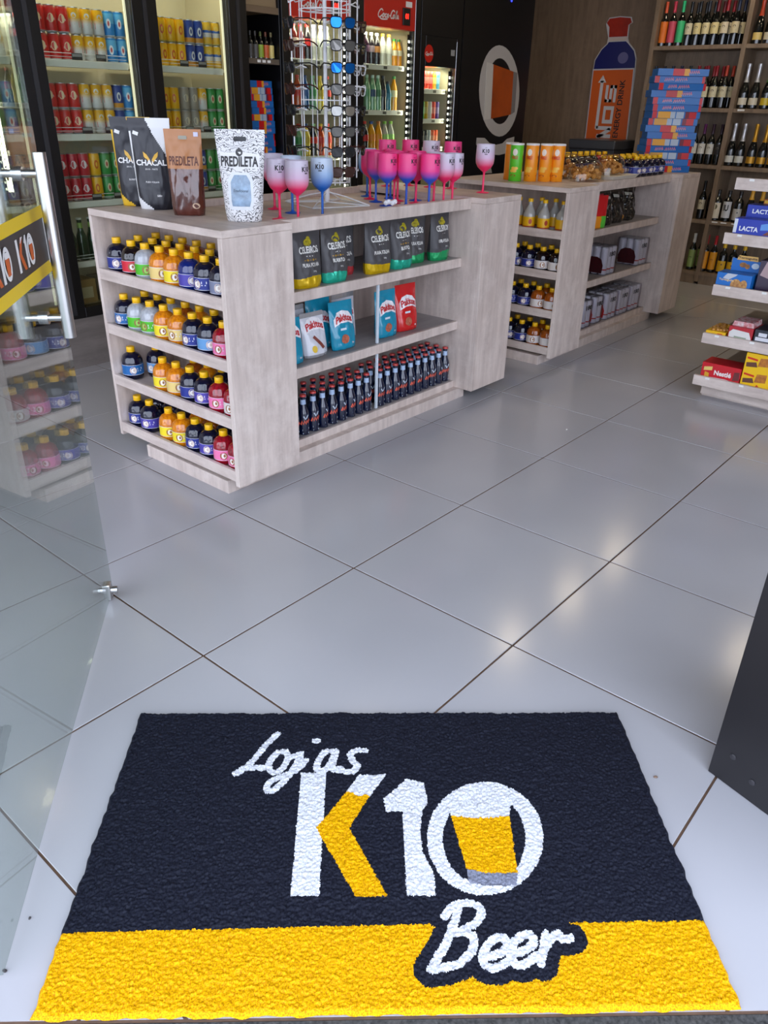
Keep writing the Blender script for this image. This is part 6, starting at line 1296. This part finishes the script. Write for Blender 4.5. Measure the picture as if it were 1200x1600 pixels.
d0 = [('lemon', 1.86), ('blue', 1.925), ('red', 1.99), ('yel', 2.053)]
shelf_cans(d0, 1.53, 'left', 'top'); shelf_cans([('green', 1.86), ('grey', 1.925), ('green', 1.99), ('blue', 2.053)], 1.195, 'left', 'second'); shelf_cans([('grey', 1.86), ('blue', 1.925), ('navy', 1.99), ('grey', 2.053)], 0.868, 'left', 'third')
# bottles standing low in the cooler
GB = M('green_glass', (22, 54, 30), 0.1, coat=0.5)
for k, (y, d) in enumerate([(2.26, 'middle'), (2.325, 'middle'), (2.39, 'middle'), (2.455, 'middle'), (1.99, 'left'), (2.05, 'left')]):
    put([('cold_bottle', ice), ('crown_cap', icecap), ('bottle_label', iceneck)], 'cold_bottle', 'green bottle, %s on the low shelf of the %s cooler door' % (ORD[k], d), 'bottle', (-4.18, y, 0.56), 0, 'green bottles low in the beer cooler', {'cold_bottle': [GB], 'crown_cap': [C((190, 190, 180), 0.4)], 'bottle_label': [C((150, 180, 90), 0.4)]}, scale=(1.15, 1.15, 1.25))
for k, (y, c) in enumerate([(2.28, (150, 120, 70)), (2.45, (120, 110, 90)), (2.62, (140, 110, 60))]):
    o = obj('bottle_crate', MB().cbox(-0.07, -0.075, 0, 0.07, 0.075, 0.13, 0.004).mesh('bottle_crate', C(c, 0.5), False), None, (-4.22, y, CZ0 + 0.051)); tag(o, 'brown drinks carton, %s from left at the bottom of the middle cooler door' % ORD[k], 'carton')
    obj('carton_print', MB().box(0.0702, -0.05, 0.03, 0.0708, 0.05, 0.09).mesh('carton_print', C((190, 176, 140), 0.5), False), o)

# ---- dark niche with spirits and a second candy stack
nc = thing('spirit_niche', 'dark narrow shelf niche with coloured spirits right of the beer cooler', 'cabinet', (-4.3, 3.64, 0.277))
TAN = M('niche_tan', (150, 128, 96), 0.6); DK = M('niche_dark', (44, 38, 34), 0.5)
part(nc, 'back_panel', -4.60, 3.5035, 0.277, -4.575, 3.768, 2.11, DK); part(nc, 'top_panel', -4.5745, 3.5035, 1.84, -4.09, 3.768, 2.11, TAN)
part(nc, 'header_rail', -4.0895, 3.5035, 1.83, -4.07, 3.768, 1.865, M('niche_rail', (120, 100, 78), 0.5))
for z in (1.598, 1.0, 0.62, 0.32):
    s_ = part(nc, 'niche_shelf', -4.5745, 3.5035, z - 0.028, -4.09, 3.768, z, DK)
    part(nc, 'shelf_edge', -4.0895, 3.5035, z - 0.030, -4.078, 3.768, z, M('niche_edge', (96, 86, 74), 0.5))
for y in (3.60, 3.64, 3.68): part(nc, 'price_tag', -4.0775, y - 0.013, 1.576, -4.0765, y + 0.013, 1.590, PAPER, 0.0002)
spm = MB().lathe([(0.016, 0), (0.0185, 0.002), (0.0185, 0.075), (0.017, 0.088), (0.009, 0.105), (0.0065, 0.115), (0.0065, 0.140)], 16).mesh('spirit_bottle', BG)
spl = MB().lathe([(0.0188, 0.006), (0.0188, 0.074)], 16, cap=False).mesh('spirit_label', C((200, 180, 60)))
spc = MB().lathe([(0.0078, 0.118), (0.0078, 0.142), (0.001, 0.143)], 12).mesh('bottle_cap', BLACKP)
for k, (y, c, n) in enumerate([(3.578, (70, 66, 62), 'charcoal'), (3.618, (84, 80, 74), 'grey'), (3.660, (150, 176, 50), 'lime'), (3.702, (206, 96, 40), 'orange'), (3.745, (226, 206, 120), 'pale yellow')]):
    put([('spirit_bottle', spm), ('spirit_label', spl), ('bottle_cap', spc)], 'spirit_bottle', 'small spirit bottle with %s label in the dark niche' % n, 'bottle', (-4.125, y, 1.598), 0, 'spirits in the dark niche', {'spirit_label': [C(c, 0.45)], 'bottle_cap': [C((c[0] // 2, c[1] // 2, c[2] // 2), 0.4)]})
candy_stack(-4.18, 3.652, 1.0, 13, 0.185, 0.11, 0.037, PI / 2, 'stack in the dark niche', 'candy boxes stacked in the dark niche', 12)
part(nc, 'side_cheek', -4.5745, 3.7685, 0.277, -4.07, 3.775, 2.11, BLACK)

# ---- soft drink coolers
RED = M('header_red', (196, 34, 20), 0.4)
def script_logo(fn, u, v, s, w):
    """flowing white script built from strokes: C o c a - C o l a"""
    mb = MB()
    S = [[(1.05, .78), (.85, .98), (.55, .95), (.22, .62), (.12, .25), (.32, .03), (.62, .08), (.92, .32)], [(1.28, .52), (1.08, .48), (.98, .22), (1.1, .05), (1.3, .12), (1.36, .36), (1.26, .52), (1.45, .42)],
         [(1.82, .46), (1.66, .52), (1.52, .3), (1.6, .08), (1.84, .16)], [(2.22, .48), (2.05, .5), (1.92, .26), (2.0, .07), (2.16, .2), (2.26, .5), (2.22, .14), (2.36, .08)], [(2.40, .34), (2.62, .34)],
         [(3.45, .80), (3.2, 1.02), (2.9, .9), (2.68, .52), (2.66, .18), (2.88, .03), (3.18, .14)], [(3.42, .52), (3.22, .46), (3.14, .2), (3.26, .05), (3.44, .14), (3.5, .38), (3.42, .52)],
         [(3.62, .2), (3.86, .72), (3.94, 1.0), (3.82, .96), (3.70, .5), (3.70, .1), (3.86, .1)], [(4.24, .48), (4.08, .5), (3.96, .26), (4.04, .07), (4.2, .2), (4.3, .5), (4.26, .14), (4.42, .12)], [(.5, .0), (.9, -.16), (1.6, -.12), (2.1, -.05)]]
    for p in S:
        o = []
        for i in range(len(p) - 1):
            a, b = p[i], p[i + 1]; o += [a, ((a[0] + b[0]) / 2, (a[1] + b[1]) / 2)]
        o.append(p[-1])
        q = [o[0]] + [((o[i - 1][0] + 2 * o[i][0] + o[i + 1][0]) / 4, (o[i - 1][1] + 2 * o[i][1] + o[i + 1][1]) / 4) for i in range(1, len(o) - 1)] + [o[-1]]
        mb.ribbon([(u + (a + .15 * b - 2.2) * s, v + (b - .5) * s) for a, b in q], s * w, fn)
    return mb.mesh('lettering', C((226, 222, 216), 0.4), False)
def drink_cooler(y0, y1, z1, label, shelves, header, top_glass, ledside=True):
    t = thing('drinks_cooler', label, 'cooler', (-4.32, (y0 + y1) / 2, 0.277))
    L = t.location
    part(t, 'back_lining', -4.60, y0, 0.277, -4.585, y1, z1, FRIDGEW)
    part(t, 'side_lining', -4.5845, y0 + 0.0, 0.277, -4.11, y0 + 0.055, z1, FRIDGEW); part(t, 'side_lining', -4.5845, y1 - 0.055, 0.277, -4.11, y1, z1, FRIDGEW)
    part(t, 'floor_lining', -4.5845, y0 + 0.0555, 0.277, -4.11, y1 - 0.0555, 0.34, FRIDGEW); part(t, 'ceiling_lining', -4.5845, y0 + 0.0555, top_glass, -4.11, y1 - 0.0555, z1, FRIDGEW)
    part(t, 'door_post', -4.1095, y0, 0.277, XG, y0 + 0.062, z1, BLACK); part(t, 'door_post', -4.1095, y1 - 0.062, 0.277, XG, y1, z1, BLACK)
    part(t, 'door_rail', -4.1095, y0 + 0.0625, 0.277, XG, y1 - 0.0625, 0.36, BLACK)
    hd = part(t, 'header', -4.1095, y0 + 0.0625, top_glass, XG, y1 - 0.0625, z1, header)
    part(t, 'door_pane', -4.080, y0 + 0.0625, 0.3605, -4.076, y1 - 0.0625, top_glass - 0.0005, GLASS)
    part(t, 'chrome_edge', XG + 0.0003, y1 - 0.066, 0.36, XG + 0.004, y1 - 0.060, z1 - 0.02, SILVER)
    for z in shelves:
        s_ = part(t, 'cooler_shelf', -4.56, y0 + 0.06, z - 0.016, -4.13, y1 - 0.06, z, SHELFW)
        part(t, 'shelf_lip', -4.1295, y0 + 0.0625, z - 0.028, -4.124, y1 - 0.085, z + 0.004, SHELFW)
        for f_ in (0.25, 0.55, 0.8):
            yy = y0 + (y1 - y0) * f_; part(t, 'price_tag', -4.1235, yy - 0.02, z - 0.022, -4.1228, yy + 0.02, z - 0.004, C((70, 68, 60), 0.5), 0.0001)
    yl = y1 - 0.076
    ls = part(t, 'led_strip', -4.106, yl - 0.012, 0.40, -4.098, yl + 0.012, top_glass - 0.02, C((40, 38, 36), 0.5))
    mb = MB(); z = 0.42
    while z < top_glass - 0.04:
        mb.box(-4.0978 - L.x, yl - 0.007 - L.y, z - L.z, -4.0965 - L.x, yl + 0.007 - L.y, z + 0.014 - L.z); z += 0.042
    obj('led_dots', mb.mesh('led_dots', M('led_white', (255, 250, 236), 0.5, emit=9.0), False), ls)
    area_light('cooler_lamp', (-4.15, (y0 + y1) / 2, top_glass - 0.02), (0, math.radians(22), 0), 0.08, 0.3, COOLER_LAMP * 0.9, (1.0, 0.95, 0.74), t)
    area_light('cooler_lamp', (-4.108, y1 - 0.09, (0.4 + top_glass) / 2), (PI / 2, 0, PI), 0.02, 1.0, COOLER_LAMP * 0.7, (1.0, 0.95, 0.74), t)
    return t, hd
tA, hA = drink_cooler(3.778, 4.452, 2.05, 'drinks cooler with red header behind the wire sunglasses stand', (1.612, 1.325, 1.04, 0.72), RED, 1.835)
tB, hB = drink_cooler(4.462, 5.136, 2.05, 'drinks cooler with red header and lit bottles, right of the sunglasses stand', (1.612, 1.325, 1.04, 0.72), RED, 1.835)
tC, hC = drink_cooler(5.146, 5.656, 1.82, 'slim black drinks cooler with round red logo beside the black wall', (1.475, 1.270, 1.07, 0.75), BLACK, 1.625)
for t, yc in ((tA, 4.05), (tB, 4.77)):
    fnl = lambda u, v, w, t=t: (XG - t.location.x + 0.0015 + w, u - t.location.y, v - t.location.z)
    obj('lettering', script_logo(fnl, yc, 1.915, 0.052, 0.16), t)
    obj('thermostat', MB().cbox(XG - t.location.x + 0.0005, yc + 0.155 - t.location.y, 1.862 - t.location.z, XG - t.location.x + 0.010, yc + 0.235 - t.location.y, 1.965 - t.location.z, 0.002).mesh('thermostat', BLACKP, False), t)
    obj('red_display', MB().text('01', yc + 0.195, 1.90, 0.032, fnl, 0.010, 0, bold=0.03).mesh('red_display', M('display_red', (255, 30, 20), 0.5, emit=4.0), False), t)
    obj('white_sticker', MB().box(XG - t.location.x + 0.0005, yc + 0.19 - t.location.y, 1.972 - t.location.z, XG - t.location.x + 0.0015, yc + 0.26 - t.location.y, 2.005 - t.location.z).mesh('white_sticker', PAPER, False), t)
fnl = lambda u, v, w: (XG - tC.location.x + 0.0008 + w, u - tC.location.y, v - tC.location.z)
obj('round_logo', MB().disc(5.247, 1.706, 0.054, 0.058, fnl, 0.0, 24).mesh('round_logo', RED, False), tC)
obj('lettering', script_logo(fnl if False else (lambda u, v, w: fnl(u, v, 0.001)), 5.247, 1.706, 0.021, 0.2), tC)
obj('white_sticker', MB().box(XG - tC.location.x + 0.0005, 5.52 - tC.location.y, 1.705 - tC.location.z, XG - tC.location.x + 0.0015, 5.57 - tC.location.y, 1.745 - tC.location.z).mesh('white_sticker', C((150, 150, 150)), False), tC)
part(tC, 'top_panel', -4.58, 5.1465, 1.8205, XG, 5.655, 2.115, BLACK)
part(tA, 'top_panel', -4.58, 3.778, 2.0505, XG, 4.452, 2.115, BLACK); part(tB, 'top_panel', -4.58, 4.462, 2.0505, XG, 5.136, 2.115, BLACK)
# bottles in them
def petmesh(h, r): return MB().lathe([(r * .8, 0), (r, .006), (r, h * .18), (r * .94, h * .30), (r, h * .42), (r, h * .58), (r * .85, h * .70), (r * .45, h * .86), (r * .40, h * .9), (r * .40, h * .96)], 18).mesh('soft_drink', C((60, 30, 20)))
def petcap(h, r): return MB().lathe([(r * .47, h * .92), (r * .47, h), (r * .4, h * 1.005), (.001, h * 1.006)], 14).mesh('bottle_cap', C((230, 60, 40)))
def petlab(h, r): return MB().lathe([(r * 1.02, h * .40), (r * 1.02, h * .60)], 18, cap=False).mesh('bottle_label', C((230, 60, 40)))
PT = {}
def pet(y, z, h, r, body, cap, lab, label, clear=False, x=-4.18):
    k = (h, r)
    if k not in PT: PT[k] = [('soft_drink', petmesh(h, r)), ('bottle_cap', petcap(h, r)), ('bottle_label', petlab(h, r))]
    put(PT[k], 'soft_drink', label, 'bottle', (x, y, z), 0, 'soft drinks in the wall coolers', {'soft_drink': [M('drink_%d_%d_%d' % body, body, 0.12, coat=0.5)], 'bottle_cap': [C(cap, 0.4)], 'bottle_label': [C(lab, 0.4)]})
PU, CL, OR, GR, DKB, TEAL = (46, 26, 44), (176, 176, 166), (236, 156, 20), (120, 170, 130), (30, 26, 34), (30, 110, 140)
B1 = [(4.62, PU, (220, 220, 220), (90, 60, 90)), (4.679, PU, (220, 220, 220), (110, 80, 110)), (4.738, DKB, (220, 220, 220), (150, 130, 140)), (4.798, DKB, (220, 220, 220), (160, 110, 60)), (4.862, CL, (236, 160, 30), (206, 206, 196)), (4.930, CL, (236, 160, 30), (206, 206, 196)), (4.990, OR, (60, 140, 60), (240, 232, 200)), (5.046 - 0.004, OR, (60, 140, 60), (240, 232, 200))]
for k, (y, b, c, l) in enumerate(B1): pet(y, 1.612, 0.195 if k < 6 else 0.172, 0.0275, b, c, l, 'soft drink bottle, %s from left, top shelf, right red-header cooler' % ORD[k])
B2 = [(4.62, DKB, (190, 30, 30), (150, 40, 40)), (4.695, GR, (170, 206, 190), (90, 160, 110)), (4.757, GR, (190, 214, 206), (40, 70, 110)), (4.816, GR, (190, 214, 206), (60, 120, 80)), (4.873, DKB, (30, 30, 40), (50, 50, 70)), (4.930, TEAL, (30, 40, 60), (40, 130, 160)), (4.998, OR, (60, 140, 60), (240, 220, 170))]
for k, (y, b, c, l) in enumerate(B2): pet(y, 1.325, 0.225 if k != 5 else 0.19, 0.0275, b, c, l, 'soft drink bottle, %s from left, second shelf, right red-header cooler' % ORD[k])
B3 = [(4.60, OR, (40, 80, 160), (230, 120, 30)), (4.675, DKB, (206, 40, 30), (200, 30, 30)), (4.75, OR, (40, 80, 160), (236, 140, 20)), (4.83, OR, (206, 120, 30), (236, 150, 30)), (4.90, CL, (120, 180, 60), (150, 200, 110)), (4.97, CL, (120, 180, 60), (150, 200, 110))]
for k, (y, b, c, l) in enumerate(B3): pet(y, 1.04, 0.215, 0.031, b, c, l, 'soft drink bottle, %s from left, third shelf, right red-header cooler' % ORD[k])
A1 = [(3.93, DKB, (190, 30, 30), (190, 40, 40)), (3.99, (90, 24, 24), (190, 30, 30), (206, 190, 180)), (4.05, (90, 24, 24), (190, 30, 30), (206, 190, 180)), (4.11, DKB, (190, 30, 30), (190, 30, 30)), (4.17, CL, (220, 220, 220), (206, 206, 200)), (4.235, CL, (220, 220, 220), (200, 206, 200)), (4.30, CL, (220, 220, 220), (200, 206, 200))]
for k, (y, b, c, l) in enumerate(A1): pet(y, 1.612, 0.20, 0.0275, b, c, l, 'soft drink bottle, %s from left, top shelf, cooler behind the sunglasses' % ORD[k])
A2 = [(3.94, (200, 70, 30), (200, 60, 30), (200, 40, 30)), (4.01, (200, 80, 30), (200, 60, 30), (200, 40, 30)), (4.08, (40, 90, 160), (30, 60, 120), (40, 90, 160)), (4.15, GR, (120, 180, 120), (70, 150, 80)), (4.22, (220, 190, 60), (220, 180, 40), (200, 170, 40)), (4.29, DKB, (200, 40, 30), (200, 40, 30))]
for k, (y, b, c, l) in enumerate(A2): pet(y, 1.325, 0.20, 0.029, b, c, l, 'soft drink bottle, %s from left, second shelf, cooler behind the sunglasses' % ORD[k])
for k, (y, b, c, l) in enumerate(A2): pet(y, 1.04, 0.20, 0.029, A2[(k + 2) % 6][1], c, A2[(k + 2) % 6][3], 'soft drink bottle, %s from left, third shelf, cooler behind the sunglasses' % ORD[k])
slim = MB().lathe([(0.015, 0), (0.019, 0.005), (0.019, 0.116), (0.0165, 0.123), (0.001, 0.123)], 16).mesh('slim_can', C((200, 60, 50)))
slimr = MB().lathe([(0.0192, 0.04), (0.0192, 0.085)], 16, cap=False).mesh('can_print', C((220, 220, 220)))
C1 = [(5.30, (214, 44, 34), 'red'), (5.341, (214, 44, 34), 'red'), (5.383, (220, 60, 40), 'red'), (5.427, (214, 50, 40), 'scarlet'), (5.473, (226, 176, 30), 'yellow'), (5.516, (70, 160, 206), 'sky blue')]
C2 = [(5.292, (40, 150, 60), 'green'), (5.336, (50, 160, 60), 'green'), (5.380, (196, 160, 30), 'gold'), (5.430, (206, 206, 206), 'white'), (5.478, (214, 60, 40), 'orange red'), (5.526, (80, 60, 140), 'violet')]
C3 = [(5.30, (26, 26, 28), 'black'), (5.345, (30, 30, 34), 'black'), (5.388, (26, 30, 28), 'black'), (5.432, (196, 206, 206), 'pale grey'), (5.480, (226, 90, 30), 'orange'), (5.524, (226, 90, 30), 'orange')]
for sn, z, seq in (('top', 1.475, C1), ('second', 1.270, C2), ('third', 1.07, C3)):
    for k, (y, c, n) in enumerate(seq):
        put([('slim_can', slim), ('can_print', slimr)], 'slim_can', '%s slim can, %s from left, %s shelf, slim black cooler' % (n, ORD[k], sn), 'can', (-4.17, y, z), 0, 'slim cans in the slim cooler', {'slim_can': [C(c, 0.3)], 'can_print': [C(tuple(min(255, int(v * .6 + 90)) for v in c), 0.35)]})

# ================================================================ CEILING LAMPS
LE = M('lamp_disc', (255, 232, 190), 0.5, emit=26.0)
lampbody = MB().lathe([(0.10, 0), (0.10, -0.012), (0.088, -0.018), (0.085, -0.016)], 28).mesh('lamp_ring', C((226, 224, 220), 0.4))
lampdisc = MB().lathe([(0.084, -0.0165), (0.001, -0.0170)], 28, cap=False).mesh('lamp_disc', LE)
LP = [(-2.58, 4.83), (-2.54, 5.82), (-1.0, 6.0), (-2.56, 2.95), (-1.0, 7.0), (-2.54, 6.8), (0.6, 5.0), (0.6, 6.2)]
for k, (x, y) in enumerate(LP):
    r = obj('ceiling_lamp', lampbody, None, (x, y, CEIL - 0.0005)); tag(r, 'round warm white ceiling lamp, %s of the shop lamps' % ORD[k], 'lamp', 'round ceiling lamps')
    obj('lamp_disc', lampdisc, r)
    l = bpy.data.lights.new('lamp_light', 'AREA'); l.shape = 'DISK'; l.size = 0.16; l.energy = CEIL_LAMP; l.color = (1.0, 0.86, 0.66)
    lo = bpy.data.objects.new('lamp_light', l); COL.objects.link(lo); lo.parent = r; lo.location = (0, 0, -0.03)
